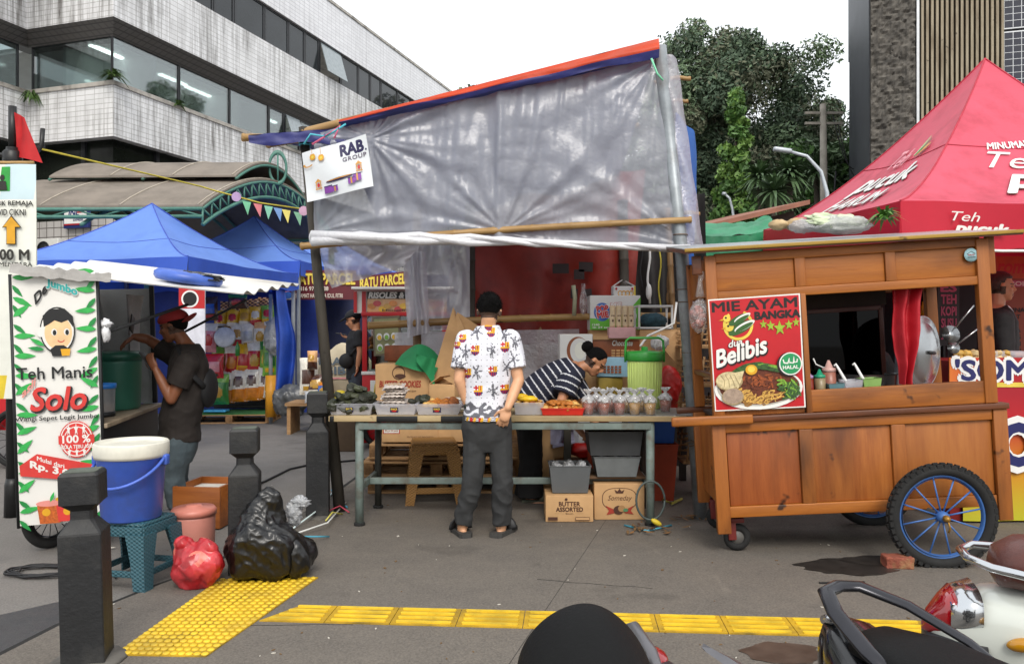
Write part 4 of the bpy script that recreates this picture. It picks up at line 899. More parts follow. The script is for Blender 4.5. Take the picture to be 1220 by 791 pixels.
# ================================================================== bucket, stool, containers, bags
def bilinP(pts): return pts
def wicker(name, col):
    if name in MATS: return MATS[name]
    m, nt, b = base_mat(name); L = nt.links.new; tc_ = nt.nodes.new('ShaderNodeTexCoord'); mp = nd(nt, 'ShaderNodeMapping'); mp.inputs['Scale'].default_value = (1, 1, 1); L(tc_.outputs['Object'], mp.inputs[0])
    sx = nt.nodes.new('ShaderNodeSeparateXYZ'); L(mp.outputs[0], sx.inputs[0]); ad = nd(nt, 'ShaderNodeMath', operation='ADD'); L(sx.outputs[0], ad.inputs[0]); L(sx.outputs[1], ad.inputs[1])
    def sn(s_, f):
        a = nd(nt, 'ShaderNodeMath', operation='MULTIPLY'); a.inputs[1].default_value = f; L(s_, a.inputs[0]); q_ = nd(nt, 'ShaderNodeMath', operation='SINE'); L(a.outputs[0], q_.inputs[0]); return q_.outputs[0]
    pr_ = nd(nt, 'ShaderNodeMath', operation='MULTIPLY'); L(sn(ad.outputs[0], 190), pr_.inputs[0]); L(sn(sx.outputs[2], 300), pr_.inputs[1])
    r = nd(nt, 'ShaderNodeMapRange'); r.inputs[1].default_value = -.7; r.inputs[2].default_value = .5; L(pr_.outputs[0], r.inputs[0])
    c = lin(col); o = mixc(nt, r.outputs[0], tuple(x*.72 for x in c), tuple(min(1, x*1.1) for x in c)); L(o, b.inputs['Base Color']); b.inputs['Roughness'].default_value = .45; bump(nt, b, r.outputs[0], .9, .004); MATS[name] = m; return m
def stool(label, loc, h, w_, mat, rz, group='plastic wicker stools'):
    t = thing('plastic_stool', label, 'stool', loc, (0, 0, rz), group); a = w_*.40; b = w_*.5
    mb = MB(); mb.box((0, 0, h-.0125), (2*a, 2*a, .025), mat, .012); mb.obj('seat', t)
    mb = MB()
    for k in range(4): mb.box((0, 0, 0), (2*a*1.0, .014, h*.16), mat, .004, Matrix.Rotation(k*math.pi/2, 4, 'Z') @ Matrix.Translation((0, -a-.002, h-.02-h*.08)))
    mb.obj('apron', t)
    for i in (-1, 1):
        for j in (-1, 1):
            mb = MB(); top, bot = V((i*a*.88, j*a*.88, h-.06)), V((i*b*.95, j*b*.95, 0)); s_ = .055
            def qd(p, s_, i=i, j=j): return [p+V((x*s_*i, y*s_*j, 0)) for x, y in ((.5, .5), (.5, -.9), (.3, -.9), (.3, .3), (-.9, .3), (-.9, .5))]
            mb.loft([qd(bot, .052), qd(bot.lerp(top, .5), .062), qd(top, .085)], mat, smooth=False); mb.obj('leg', t)
    mb = MB(); z = h*.22; e = b*.88
    for k in range(4): mb.box((0, 0, 0), (2*e*.86, .014, h*.1), mat, .004, Matrix.Rotation(k*math.pi/2, 4, 'Z') @ Matrix.Translation((0, -e, z)))
    mb.obj('stretcher', t); return t
teal_w = wicker('teal wicker plastic', '315863'); brown_w = wicker('brown wicker plastic', '9a7038')
gs = G(163, 690, ZP); gs.y = 4.6; gs.x = (163-610)/950*4.6; stool('teal wicker plastic stool under the blue bucket', (gs.x, gs.y, ZP), .36, .37, teal_w, R(-12))
bk = thing('paint_bucket', 'big blue plastic bucket with a white rim standing on the teal stool', 'bucket', (gs.x-.02, 4.58, .36+ZP)); bkb = M('bucket blue', '4464c2', .35, .1, 6, dirt='4a5c9a', damt=.5, dscale=8)
mb = MB(); mb.lathe([(0, 0), (.15, 0), (.16, .008), (.183, .34), (.19, .345), (.19, .37), (.183, .37)], bkb, 40); mb.obj('bucket_body', bk)
mb = MB(); mb.lathe([(.197, .352), (.201, .37), (.201, .43), (.193, .44), (.188, .425), (.15, .42), (0, .422)], M('cream lid', 'd2cfc2', .45, .08, dirt='9d968a', damt=.35), 40); mb.obj('lid', bk)
mb = MB(); mb.tube([(.2*math.cos(a), -.2*abs(math.sin(a))-.02, .335-.13*math.sin(a)+.02*math.cos(a)) for a in [math.pi*i/18 for i in range(19)]], .0095, bkb, 8); [mb.box((s_*.2, -.01, .335), (.03, .05, .06), bkb, .01) for s_ in (-1, 1)]; mb.obj('handle', bk)
pk = M('salmon plastic', 'c98678', .4, .08, 6, dirt='9c6a5e', damt=.3); t = thing('lidded_container', 'salmon pink plastic container with a lid behind the pink bag', 'container', (P(231, 0, 4.85).x, 4.85, ZP)); mb = MB(); mb.lathe([(.11, 0), (.118, .01), (.124, .3), (.124, .32)], pk, 30); mb.obj('container_body', t); mb = MB(); mb.lathe([(.13, .315), (.132, .345), (.12, .36), (.05, .365), (.045, .375), (0, .375)], M('salmon lid', 'c27868', .4, .08), 30); mb.obj('lid', t)
def sack(label, name, c, r, mat, seed, amp=.3, wr_=.035, neck=None, extra=None, lean=(0, 0), mats=None, painter=None, voxel=.0065, group=None, cat='bag'):
    mb = MB(); n_, m_ = 40, 30
    def fn(d): return 1+amp*nz(d, 1.4, seed)*.6
    mb.ell((0, 0, 0), r, mat, n_, m_, None, fn)
    if neck:
        nk = V(neck); mb.tube([V((0, 0, r[2]*.6)), nk*.9, nk, nk+V((.03, 0, .06))], [r[0]*.5, r[0]*.16, r[0]*.12, r[0]*.3], mat, 12)
    if extra: extra(mb)
    def dp(p): return wr_*(.75*(ridge((p.x+.2*p.z, p.y, p.z*.32), 6, seed)-.45)+.42*(ridge((p.x*.8+p.z*.7, p.y*.8, p.z*.35-p.x*.2), 13, seed+1)-.4)+.16*(ridge((p.x, p.y+.5*p.z, p.z*.5), 28, seed+2)-.4))
    me = fuse(mb, voxel, 1, name, dp)
    for v in me.vertices:
        v.co.x += lean[0]*(v.co.z+r[2]); v.co.y += lean[1]*(v.co.z+r[2])
        if v.co.z < -r[2]*.86: v.co.z = -r[2]*.86+(v.co.z+r[2]*.86)*.1
    paint(me, painter, mats or [mat]); o = meobj(me, name); o.location = V(c)+V((0, 0, r[2]*.87)); tag(o, label, cat, group); return o
blackbag = M('black bin bag', '0d0d0e', .33, .3, 8, spec=.6, bmp=.35, bscale=16, stretch=(1.2, 1.2, .4))
def peaks(mb): mb.tube([(-.02, 0, .05), (.02, .02, .24), (.06, .0, .33)], [.16, .09, .04], blackbag, 10); mb.ell((.1, -.02, -.02), (.12, .12, .16), blackbag)
g = G(309, 690, ZP); sack('larger black rubbish bag with a peaked top beside the middle bollard', 'rubbish_bag', (g.x, 4.62, ZP), (.2, .17, .2), blackbag, 11, extra=peaks, wr_=.034, group='black rubbish bags', lean=(.02, 0))
sack('smaller black rubbish bag lying right of the peaked one', 'rubbish_bag', (P(346, 0, 4.68).x, 4.66, ZP), (.145, .13, .135), blackbag, 14, wr_=.03, group='black rubbish bags')
whitef = sheet_mat('white bag film', 'dfe2e6', .25, .2, .2, .6, 25, .4)
mb = MB(); mb.ell((0, 0, 0), (.045, .035, .07), whitef, 26, 18, None, lambda d: 1+.6*nz(d, 3, 3)); mb.ell((.04, 0, .06), (.05, .03, .035), whitef, 22, 14, None, lambda d: 1+.7*nz(d, 4, 5)); mb.thing('plastic_bag', 'crumpled clear plastic bag tip behind the smaller rubbish bag', 'bag', None, P(350, 610, 4.85))
redf = M('red pink bag film', 'bc3a40', .25, .3, 9, spec=.5, alpha=.93); redd = M('red label in bag', '9c1c22', .3, .3, 14); pale_in = M('pale content', 'c8685a', .4, .3, 16)
sack('translucent pink red bag of groceries on the tactile paving', 'grocery_bag', (P(236, 0, 4.47).x, 4.47, ZP), (.145, .11, .135), redf, 23, .25, .022, painter=lambda p, n: 1 if nz(p, 14, 2) > .12 else (2 if nz(p, 11, 6) > .34 else 0), mats=[redf, redd, pale_in], extra=lambda mb: (mb.ell((-.07, 0, .12), (.05, .05, .05), redf), mb.ell((.05, 0, .1), (.07, .06, .05), redf)))
owd = wood('varnished box wood', '9a5a26', '7e4318', '5a2c0e', .4); t = thing('wooden_box', 'open varnished wooden box lined with white foam behind the pink container', 'box', (P(247, 0, 5.95).x, 6.0, 0), (0, 0, R(-6))); mb = MB()
for x, y, a, b in ((0, -.2, .36, .02), (0, .2, .36, .02), (-.17, 0, .02, .38), (.17, 0, .02, .38)): mb.box((x, y, .16), (a, b, .3), owd, .004)
mb.box((0, 0, .02), (.33, .38, .02), owd); mb.obj('box_body', t); mb = MB(); mb.box((0, 0, .15), (.31, .36, .22), M('white foam', 'd3d0c8', .8)); mb.obj('foam_lining', t)
mb = MB(); pts = []
for i in range(110): a = i*.33; r = .11+.025*math.sin(i*.7)+.02*nz((i*.1, 0, 0), 1); pts.append((1.6*r*math.cos(a), r*math.sin(a), .012+.02*abs(nz((i*.2, 1, 0), 1))))
mb.tube(pts+[(.3, -.05, .01), (.42, -.02, .01), (.5, -.12, .01)], .006, cable, 6); mb.thing('cable_coil', 'coil of black cable on the asphalt below the tea banner', 'cable', None, G(50, 683)+V((0, 0, .004)))
mb = MB(); mb.tube([G(px, py)+V((0, 0, .012)) for px, py in ((230, 588), (270, 592), (315, 575), (345, 560), (372, 554), (440, 548))], .011, cable, 6); mb.thing('power_cable', 'black power cable crossing the asphalt behind the bollards', 'cable')
mb = MB()
for col, pts in (('c8d8d8', [(348, 632), (375, 612), (408, 575)]), ('3f9fc0', [(395, 585), (402, 598), (414, 606)]), ('d4d4d0', [(345, 640), (390, 625), (412, 600)]), ('b03a50', [(388, 612), (405, 604), (416, 612)]), ('c9c05a', [(388, 622), (396, 612), (408, 614)]), ('4aa0b8', [(350, 641), (372, 642), (392, 641)])):
    mb.tube([G(px, py, ZP)+V((0, 0, .012)) if i != 1 else G(px, py+6, ZP)+V((0, 0, .05)) for i, (px, py) in enumerate(pts)], .006, M('twine '+col, col, .6), 5)
mb.thing('twine_bundle', 'tangle of cut coloured plastic twine at the foot of the stall post', 'twine')
# ================================================================== pop-up tents
tentb = M('blue tent fabric', '7096e6', .6, .06, 2, bmp=.2, bscale=6, tl=.3, dirt='5f83d2', damt=.5); tentr = M('red tent fabric', 'e05a70', .5, .08, 2, bmp=.25, bscale=7, tl=.3, dirt='a82a3a', damt=.5); tentv = M('blue tent valance', '3d63cc', .6, .1, 2, tl=.3); tentrv = M('red tent valance', 'c81f38', .5, .08, 2, tl=.25); seamb = M('tent seam blue', '3a52b0', .6); seamr = M('tent seam red', 'b0243a', .6); legm = M('tent leg steel', '9ba0a4', .4, .1, metal=.4)  # canopies paler than valances: skylight on the tops is put into the colour
def tent(label, cx, cy, half, rz, ze, zp, val, fab, pw=1.25, group=None, sag=.05, seam=None, fab2=None):
    t = thing('popup_tent', label, 'tent', (cx, cy, 0), (0, 0, rz), group); mb = MB()
    cor_ = [(-1, -1), (1, -1), (1, 1), (-1, 1)]
    def sp_(k, u, r): # side k, along u, radius r (0 centre, 1 eave)
        a, b = cor_[k], cor_[(k+1) % 4]; x = (a[0]*(1-u)+b[0]*u)*half*r; y = (a[1]*(1-u)+b[1]*u)*half*r
        return V((x, y, ze+(zp-ze)*(1-r)**pw-sag*math.sin(math.pi*u)*r*(1.2-r)*2+.012*nz((x, y, k), 1.7)))
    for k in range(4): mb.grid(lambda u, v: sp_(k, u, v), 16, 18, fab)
    for k in range(4): mb.tube([sp_(k, 0, i/20)+V((0, 0, .002)) for i in range(21)], .008, seam, 5); mb.tube([sp_(k, i/8, .5)+V((0, 0, .002)) for i in range(9)], .005, seam, 5)
    mb.obj('canopy', t); mb = MB()
    for k in range(4):
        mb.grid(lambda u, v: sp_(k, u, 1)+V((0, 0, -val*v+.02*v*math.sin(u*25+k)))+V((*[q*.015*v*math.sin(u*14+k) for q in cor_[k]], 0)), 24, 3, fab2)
    mb.obj('valance', t)
    for x, y in cor_:
        mb = MB(); mb.box((x*(half-.05), y*(half-.05), (ze-.05)/2), (.05, .05, ze-.05), legm, .006); mb.obj('leg', t)
    t['sp'] = 0; del t['sp']; return t, sp_
G_T = 'blue pop-up tents'
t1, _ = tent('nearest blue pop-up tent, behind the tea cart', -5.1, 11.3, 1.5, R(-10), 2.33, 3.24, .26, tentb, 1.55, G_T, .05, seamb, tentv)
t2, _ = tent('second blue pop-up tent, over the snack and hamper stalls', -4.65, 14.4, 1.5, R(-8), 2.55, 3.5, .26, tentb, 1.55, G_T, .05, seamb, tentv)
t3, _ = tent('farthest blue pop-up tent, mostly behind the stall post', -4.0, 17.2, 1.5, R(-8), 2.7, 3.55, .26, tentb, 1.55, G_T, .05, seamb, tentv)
navyt = M('navy tarp wall', '20398c', .6, .25, 2, bmp=.4, bscale=5); navyd = M('dark navy tarp wall', '131a3a', .7, .3, 2, bmp=.4, bscale=5)
def curtain(a, b, z0, z1, mat, wave=.05, n=30, seed=0, th=.008, hang=None):
    mb = MB(); a, b = V((*a, 0)), V((*b, 0)); nn = V((-(b-a).y, (b-a).x, 0)).normalized()
    f = lambda u, v, o=0: a.lerp(b, u)+V((0, 0, z0+(z1-z0)*v))+nn*(wave*nz((u*n*.12, v*1.5, seed), 2)+.3*wave*math.sin(u*n+seed+2*nz((u, v, seed), 2))+o)
    mb.grid(f, n*2, 14, mat); mb.grid(lambda u, v: f(u, v, th), n*2, 14, mat); return mb
curtain((-6.4, 13.3), (-3.3, 13.6), .05, 2.3, navyt, seed=1).thing('tarp_wall', 'blue tarp wall hung behind the snack stall', 'tarp')
curtain((-4.2, 15.3), (-1.2, 15.2), .05, 2.5, navyd, seed=2).thing('tarp_wall', 'dark navy tarp wall behind the hamper stall banners', 'tarp')
tb = M('blue hanging tarp', '23459c', .5, .2, 3, bmp=.4, bscale=9)
mb = MB(); mb.grid(lambda u, v: P(322+13*u+(30*u+6)*(1-abs(2*v-.75)*.6)*v*(1.0)+2, 345+143*v-14*u*v*v, 12.0)+V((0, .12*math.sin(u*8+v*3), 0)), 20, 30, tb); mb.grid(lambda u, v: P(322+13*u+(30*u+6)*(1-abs(2*v-.75)*.6)*v+2, 345+143*v-14*u*v*v, 12.02)+V((0, .12*math.sin(u*8+v*3), 0)), 20, 30, tb); mb.thing('hanging_tarp', 'twisted blue tarp hanging from the tent leg beside the snack stall', 'tarp')
sack('crumpled dark grey plastic sheet lying under the hanging blue tarp', 'plastic_sheet', P(346, 479, 11.9)-V((0, 0, .2)), (.26, .14, .24), M('dark grey film', '4c4e50', .35, .3, 8), 41, .3, .05, voxel=.02, cat='sheet')
# ---- pallets
pal_w = wood('pallet wood', 'b58f64', '93704a', '5f452c', .8); pal_e = wood('pallet wood end', 'a87f55', '80603d', '543c26', .85, 'Y')
def pallet(parent, w_, d, z0, name='pallet'):
    mb = MB(); n = 7
    for i in range(n): mb.box((0, -d/2+d*(i+.5)/n, z0+.13), (w_, d/n*.72, .018), pal_w, .002)
    for x in (-w_/2+.05, 0, w_/2-.05):
        for y in (-d/2+.06, 0, d/2-.06): mb.box((x, y, z0+.075), (.1, .12, .09), pal_e, .003)
        mb.box((x, 0, z0+.02), (.1, d, .018), pal_w, .002)
    for y in (-d/2+.06, d/2-.06): mb.box((0, y, z0+.01), (w_, .1, .018), pal_w, .002)
    return mb
Ys = 12.55; xs = lambda px: (px-610)/FPX*Ys
sp0 = thing('pallet', 'wooden pallet with green matting under the snack wall', 'pallet', (xs(276), Ys+.15, 0), (0, 0, R(6)), 'wooden pallets'); pallet(sp0, 1.3, .8, 0).obj('deck', sp0); mb = MB(); mb.box((0, 0, .148), (1.24, .74, .016), M('green matting', '2f6a33', .9, .3, 30)); mb.obj('matting', sp0)
mb = MB(); mb.box((0, 0, .03), (.34, .2, .03), M('light blue tray', '4aa9d8', .4), .01); mb.thing('plastic_tray', 'light blue plastic tray on the green matting', 'tray', None, (xs(261), Ys-.1, .16))
rack_b = M('rack black', '18181b', .6); t = thing('snack_rack', 'dark stepped rack holding the snack wall on the pallet', 'rack', (xs(284), Ys+.42, .16)); mb = MB(); mb.box((0, .12, .78), (1.15, .05, 1.55), rack_b); mb.obj('board', t)
for k in range(5): mb = MB(); mb.box((0, .02-.05, .06+k*.32), (1.12, .14, .02), rack_b); mb.obj('shelf', t)
cols = {n: M('pack '+n, c, .25, .15, 18, spec=.8) for n, c in dict(white='dcd6c8', yellow='d9a916', red='b9202a', green='2f7d34', orange='c9781d', brown='4a2a1c', lattice='d2a06a', pink='d48a90', gold='b98c2c', silver='b5b8ba', lime='74a93a', blue='2d5fb0').items()}
def pillow(name, label, p, w_, h, th, m1, m2, m3, rz=0, tilt=-.15, style=0, cat='snack pack', group='snack packs on the snack wall'):
    mb = MB()
    f = lambda u, v, s_: V(((u-.5)*w_*(1-.05*math.sin(math.pi*v)), s_*th*(math.sin(math.pi*u)*math.sin(math.pi*v))**.6+.004*math.sin(u*31+v*17), v*h))
    mf = lambda u, v: (m2 if style == 0 and .28 < v < .66 and .15 < u < .85 else m3 if style == 0 and .1 < v < .25 and (u-.5)**2 < .08 else m2 if style == 1 and v < .38 else m3 if style == 1 and ((u-.5)/.3)**2+((v-.62)/.18)**2 < 1 else m2 if style == 2 and v > .72 else m3 if style == 2 and ((u-.5)/.32)**2+((v-.4)/.2)**2 < 1 else m2 if style == 3 and (int(u*7)+int(v*9)) % 2 else m1)
    mb.grid(lambda u, v: f(u, v, -1), 14, 18, m1, True, mf); mb.grid(lambda u, v: f(1-u, v, 1), 6, 8, m1); return mb.thing(name, label, cat, group, p, (tilt, rnd.uniform(-.06, .06), rz+rnd.uniform(-.1, .1)))
ordn = ['first', 'second', 'third', 'fourth', 'fifth']; c_ = cols
rows = [ # y of the base, x start, step, packs
 ('bottom row', 481, 272, 19.5, [('white', 'orange', 'brown', 1)]*5, 'white and orange drink pouch', 19, 35),
 ('red row', 450, 262, 17.5, [('green', 'lime', 'red', 2), ('red', 'white', 'orange', 2), ('yellow', 'red', 'orange', 0), ('red', 'white', 'gold', 2), ('lime', 'green', 'yellow', 2)], 'red row snack pack', 18, 33),
 ('white row', 419, 266, 17.5, [('white', 'gold', 'red', 2), ('white', 'red', 'gold', 1), ('white', 'silver', 'gold', 0), ('white', 'lattice', 'gold', 2), ('yellow', 'white', 'green', 2)], 'pale snack pack', 16, 28),
 ('yellow row', 397, 258, 18, [('yellow', 'silver', 'red', 1), ('yellow', 'white', 'red', 1), ('yellow', 'white', 'gold', 1), ('yellow', 'red', 'white', 1), ('lime', 'yellow', 'red', 1)], 'yellow snack pack', 15, 25),
 ('top row', 378, 266, 19, [('lattice', 'brown', 'red', 3)]*4, 'checked brown biscuit box', 22, 18)]
for k, (rn, y, x0, st, pk_, lab, wpx, hpx) in enumerate(rows):
    x0 -= 6; st *= .84; wpx *= .9
    for i, (a, b, c, sty) in enumerate(pk_):
        p = P(x0+i*st, y-1.6*i, Ys); p.y += .12+.09*k-.02*i
        lb = f'{lab}, {ordn[i]} from the left in the {rn}, snack wall'
        pillow('snack_pack', lb, p, wpx*1.22*Ys/FPX, hpx*1.12*Ys/FPX, .085, c_[a], c_[b], c_[c], 0, -.12, sty)
for lab, px, py, w_, h, a, b, c, sty in (('big green snack pack low at the left end of the snack wall', 258, 482, 26, 33, 'green', 'lime', 'gold', 2), ('tall green and yellow pack at the right end of the snack wall', 322, 448, 17, 38, 'lime', 'green', 'yellow', 0), ('small pale pack halfway up the right end of the snack wall', 322, 412, 15, 22, 'white', 'lattice', 'gold', 2), ('white drink pouch low at the right end of the snack wall', 321, 474, 14, 26, 'white', 'gold', 'brown', 0), ('dark red bundle pack hanging left of the red row', 253, 452, 24, 28, 'red', 'pink', 'brown', 0), ('pale pink pack at the far left of the snack wall', 249, 420, 15, 32, 'pink', 'white', 'red', 2), ('purple dark pack above the left end of the snack wall', 250, 382, 18, 26, 'brown', 'blue', 'red', 0), ('dark pack above the checked boxes', 283, 368, 20, 16, 'brown', 'green', 'red', 2)):
    pillow('snack_pack', lab, P(px, py, Ys-.02), w_*1.12*Ys/FPX, h*1.1*Ys/FPX, .09, c_[a], c_[b], c_[c], 0, -.1, sty)
mb = MB(); mb.lathe([(0, -.03), (.15, -.03), (.16, -.02), (.16, .03), (.14, .035), (0, .03)], cols['silver'], 24); t = mb.thing('round_tin', 'round silver biscuit tin standing on edge in the snack wall', 'tin', None, P(268, 402, Ys-.05), (R(82), 0, R(10)))
for i, (px, py) in enumerate(((283, 420), (318, 402))):
    mb = MB(); mb.lathe([(.035, 0), (.035, .14), (.012, .19), (.012, .22), (0, .22)], M('green bottle', '2f8a3a', .15, spec=.7), 14); mb.thing('syrup_bottle', ('green bottle standing in front of the white row of the snack wall', 'green bottle high at the right end of the snack wall')[i], 'bottle', 'green bottles', P(px, py+4, Ys-.1))
mb = MB(); mb.ell((0, 0, 0), (.2, .12, .28), sheet_mat('hanging clear bags', 'c8ccd0', .35, .25, .15, .7, 18), 22, 18, None, lambda d: 1+.4*nz(d, 4)); mb.thing('clear_bag', 'bunch of clear plastic bags hanging beside the tent leg', 'bag', None, P(330, 400, 12.3))
mb = MB(); mb.rod((0, 0, .12), (0, 0, .75), .085, M('orange post sleeve', 'c98a1a', .5, .1), 14); t = mb.thing('tent_leg_sleeve', 'orange padded sleeve at the foot of the grey tent leg', 'sleeve', None, P(323, 490, 12.2)-V((0, 0, .2)))
mb = MB(); mb.rod((0, 0, 0), (0, 0, 2.0), .03, legm, 10); mb.thing('tent_pole', 'grey steel pole at the right end of the snack wall', 'pole', None, (P(322.5, 0, 12.35).x, 12.35, 0))
mb = MB(); mb.box((0, 0, .6), (.3, .02, 1.2), M('stand banner white', 'cfd0da', .5), .002); pr = Print(mb, plane_fn((-.15, -.011, 0), (1, 0, 0), (0, 0, 1), (0, -1, 0)), .002); pr.rect(0, .95, .3, 1.2, redp); pr.disc(.13, 1.06, .1, white); pr.disc(.13, 1.06, .08, blk); mb.thing('stand_banner', 'white stand banner with a red top behind the young man', 'banner', None, P(229, 445, 9.2)-V((0, 0, .2)))
# ================================================================== hamper stall banners, sack, goods
mar = M('maroon banner', '5a1420', .5, .12, 2); ylp = M('yellow print', 'd9c04a', .5); ltp = M('pale print', 'd8cfc0', .5)
def wide_banner(label, px0, px1, py0, py1, Y, lines, tilt=0., w0=None):
    mb = MB(); f = lambda u, v, d=0: P(px0+(px1-px0)*u, py1+(py0-py1)*v+tilt*u, Y)+V((0, -d+.02*math.sin(u*7), 0))
    mb.grid(lambda u, v: f(u, v, 0), 16, 4, mar); mb.grid(lambda u, v: f(1-u, v, -.01), 16, 4, mar); pr = Print(mb, f, .006)
    if w0: pr.poly([(0, 1), (0, 0), (.22, 0), (.1, .4), (.16, 1)], ltp); pr.disc(.1, .35, .05, cols['pink'], .2); pr.disc(.14, .15, .05, cols['blue'], .12)
    for tx, a, b, c, d, m, bo in lines: pr.text(tx, a, b, c, d, m, bo)
    return mb.thing('shop_banner', label, 'banner', 'maroon hamper stall banners')
wide_banner('left maroon hamper banner reading RATU PARCEL in yellow letters', 330, 424, 322, 357, 12.9, [('RATU PARCEL', .22, .52, .99, .88, ylp, .04), ('0816 970 8188', .26, .3, .66, .44, ltp, .01), ('SELAMAT HARI RAYA IDUL FITRI', .24, .06, .84, .2, ltp, .01)], 0, 1)
wide_banner('right maroon hamper banner behind the red snack kiosk', 424, 486, 330, 356, 12.4, [('RATU PARCEL', .08, .45, .95, .9, ylp, .04), ('0816 970 8188', .2, .1, .7, .3, ltp, .01)], -7)
sk = M('sack cloth', 'b3a78e', .8, .12, 4); mb = MB(); mb.ell((0, 0, .42), (.42, .16, .45), sk, 26, 18, None, lambda d: 1+.12*nz(d, 2)); pr = Print(mb, lambda u, v, d: V((u-.4, -.175-d+.25*(u-.3)**2, v)), .006); pr.text('PRABO', .06, .58, .62, .68, M('faded blue print', '54606a', .7), .04); pr.text('GIBR', .12, .45, .56, .55, MATS['faded blue print'], .04); pr.rect(.1, .38, .6, .4, cols['pink'])
mb.thing('cloth_sack', 'tan cloth sack with faded blue lettering beside the man in black', 'sack', None, P(412, 0, 11.4)*1+V((0, 0, -P(412, 0, 11.4).z+.38)))
mb = MB(); mb.box((0, 0, .19), (.8, .3, .38), M('dark crate', '33302c', .8)); mb.thing('crate', 'low dark crate under the cloth sack', 'crate', None, (P(412, 0, 11.4).x, 11.4, 0))
sack('yellow bag on the ground beside the stall post', 'yellow_bag', (P(405, 0, 9.6).x, 9.6, .42), (.14, .1, .16), M('yellow bag', 'd9bf1e', .4, .1, 6), 51, .15, .02, voxel=.014)
mb = MB(); mb.box((0, 0, .2), (.4, .3, .4), M('dark carton', '4b3b2b', .8), .01); mb.thing('carton', 'dark carton under the yellow bag', 'carton', None, (P(405, 0, 9.6).x, 9.65, 0))
gt = thing('goods_table', 'low table stacked with gift hampers beside the blue tarp', 'table', (P(378, 0, 11.2).x, 11.3, 0)); mb = MB(); mb.box((0, 0, .42), (.8, .6, .04), pal_w); mb.obj('tabletop', gt)
for x in (-.36, .36): mb = MB(); mb.box((x, 0, .2), (.05, .5, .4), pal_w); mb.obj('leg', gt)
for i, (px, py, w_, h, a, b, lab) in enumerate(((368, 470, 22, 44, 'white', 'brown', 'pale wrapped hamper leaning at the left of the hamper table'), (378, 476, 24, 30, 'brown', 'white', 'dark hamper in the middle of the hamper table'), (387, 474, 20, 20, 'blue', 'orange', 'teal and orange hamper at the right of the hamper table'), (376, 480, 26, 14, 'silver', 'white', 'low silver wrapped hamper in front on the hamper table'), (372, 440, 12, 22, 'lattice', 'brown', 'tan pack high behind the pale hamper'))):
    pillow('hamper', lab, P(px, py, 11.1-.03*i), w_*11.1/FPX, h*11.1/FPX, .09, c_[a], c_[b], c_['gold'], 0, -.1, i % 3, 'hamper', 'hampers on the hamper table')
t = thing('chair_back', 'dark purple chair back beyond the hamper table', 'chair', (P(392, 0, 12).x, 12, 0)); mb = MB(); mb.box((0, 0, .75), (.4, .05, .7), M('purple plastic', '3c2a4f', .5), .05); mb.obj('backrest', t); mb = MB(); mb.box((0, .2, .42), (.42, .42, .05), MATS['purple plastic'], .02); mb.obj('seat', t)
for x in (-.17, .17):
    for y in (.03, .37): mb = MB(); mb.rod((x, y, 0), (x, y, .41), .02, MATS['purple plastic']); mb.obj('leg', t)
# ================================================================== red snack kiosk
kred = M('kiosk red paint', 'b3141c', .4, .08, 4); kwh = M('kiosk white', 'd8d6d2', .5, .05); Yk = 9.8; kx = lambda px: (px-610)/FPX*Yk
kk = thing('snack_kiosk', 'red framed glass snack kiosk with a pastry header sign', 'kiosk', (kx(431.5), Yk, 0)); W = 1.04
def kb(name, *bx_):
    mb = MB()
    for c, d, m in bx_: mb.box(c, d, m, .004)
    return mb.obj(name, kk)
kb('base_cabinet', ((W/2, .35, .48), (W, .7, .84), kred), ((W/2, -.003, .62), (W-.2, .012, .42), kwh)); mb = MB(); pr = Print(mb, plane_fn((.13, -.012, .45), (1, 0, 0), (0, 0, 1), (0, -1, 0)), .002); pr.text('RISOLES', .02, .13, .62, .32, blk, .05, .2, out=yl); pr.disc(.15, .06, .14, cols['orange'], .05); pr.text('ISI AYAM', .3, .02, .6, .09, cols['blue'], .03); mb.obj('front_lettering', kk)
for x in (.03, W-.03):
    for y in (.03, .67): kb('corner_post', ((x, y, 1.28), (.06, .06, .76), kred))
kb('counter', ((W/2, .35, .92), (W+.02, .72, .04), kwh)); kb('header_rail', ((W/2, .33, 1.645), (W+.01, .72, .05), kred)); kb('inner_shelf', ((W/2, .35, 1.2), (W-.1, .5, .015), M('tray steel', 'a9adaf', .3, metal=.7)))
kb('back_panel', ((W/2, .69, 1.28), (W-.12, .015, .7), M('kiosk inside', '6e5a4a', .6)))
mb = MB(); mb.box((W/2-.05, .02, 1.79), (W+.1, .03, .27), kwh, .003); pr = Print(mb, plane_fn((0, .004, 1.66), (1, 0, 0), (0, 0, 1), (0, -1, 0)), .002)
pr.rect(.06, .0, W, .25, cols['lattice']); pr.rect(.06, .17, W, .26, blk); pr.text('RISOLES & KARIPAP', .08, .18, .92, .25, white, .05, .2)
for k in range(14): pr.disc(.12+k*.065, .08+.04*math.sin(k*2.1), .05, (cols['orange'], cols['red'], cols['yellow'], cols['gold'])[k % 4], .035)
pr.text('Bersama', .62, .09, .95, .15, redp, .03, .2); pr.text('Menerima pesanan', .25, .01, .95, .045, blk, .01); pr.rect(-.1, 0, -.06, .26, kred); pr.rect(0, 0, .05, .26, kred); mb.obj('header_sign', kk)
kb('roof_board', ((W/2, .3, 1.955), (W+.2, .95, .03), kwh)); mb = MB(); mb.box((W/2, .0, 1.28), (W-.12, .008, .68), glass_mat('kiosk glass', 'e4ece8', .06)); mb.obj('glass_front', kk)
mb = MB(); mb.box((.38, -.03, 1.36), (.34, .015, .48), M('menu card', '6b604e', .5)); pr = Print(mb, plane_fn((.22, -.039, 1.13), (1, 0, 0), (0, 0, 1), (0, -1, 0)), .002)
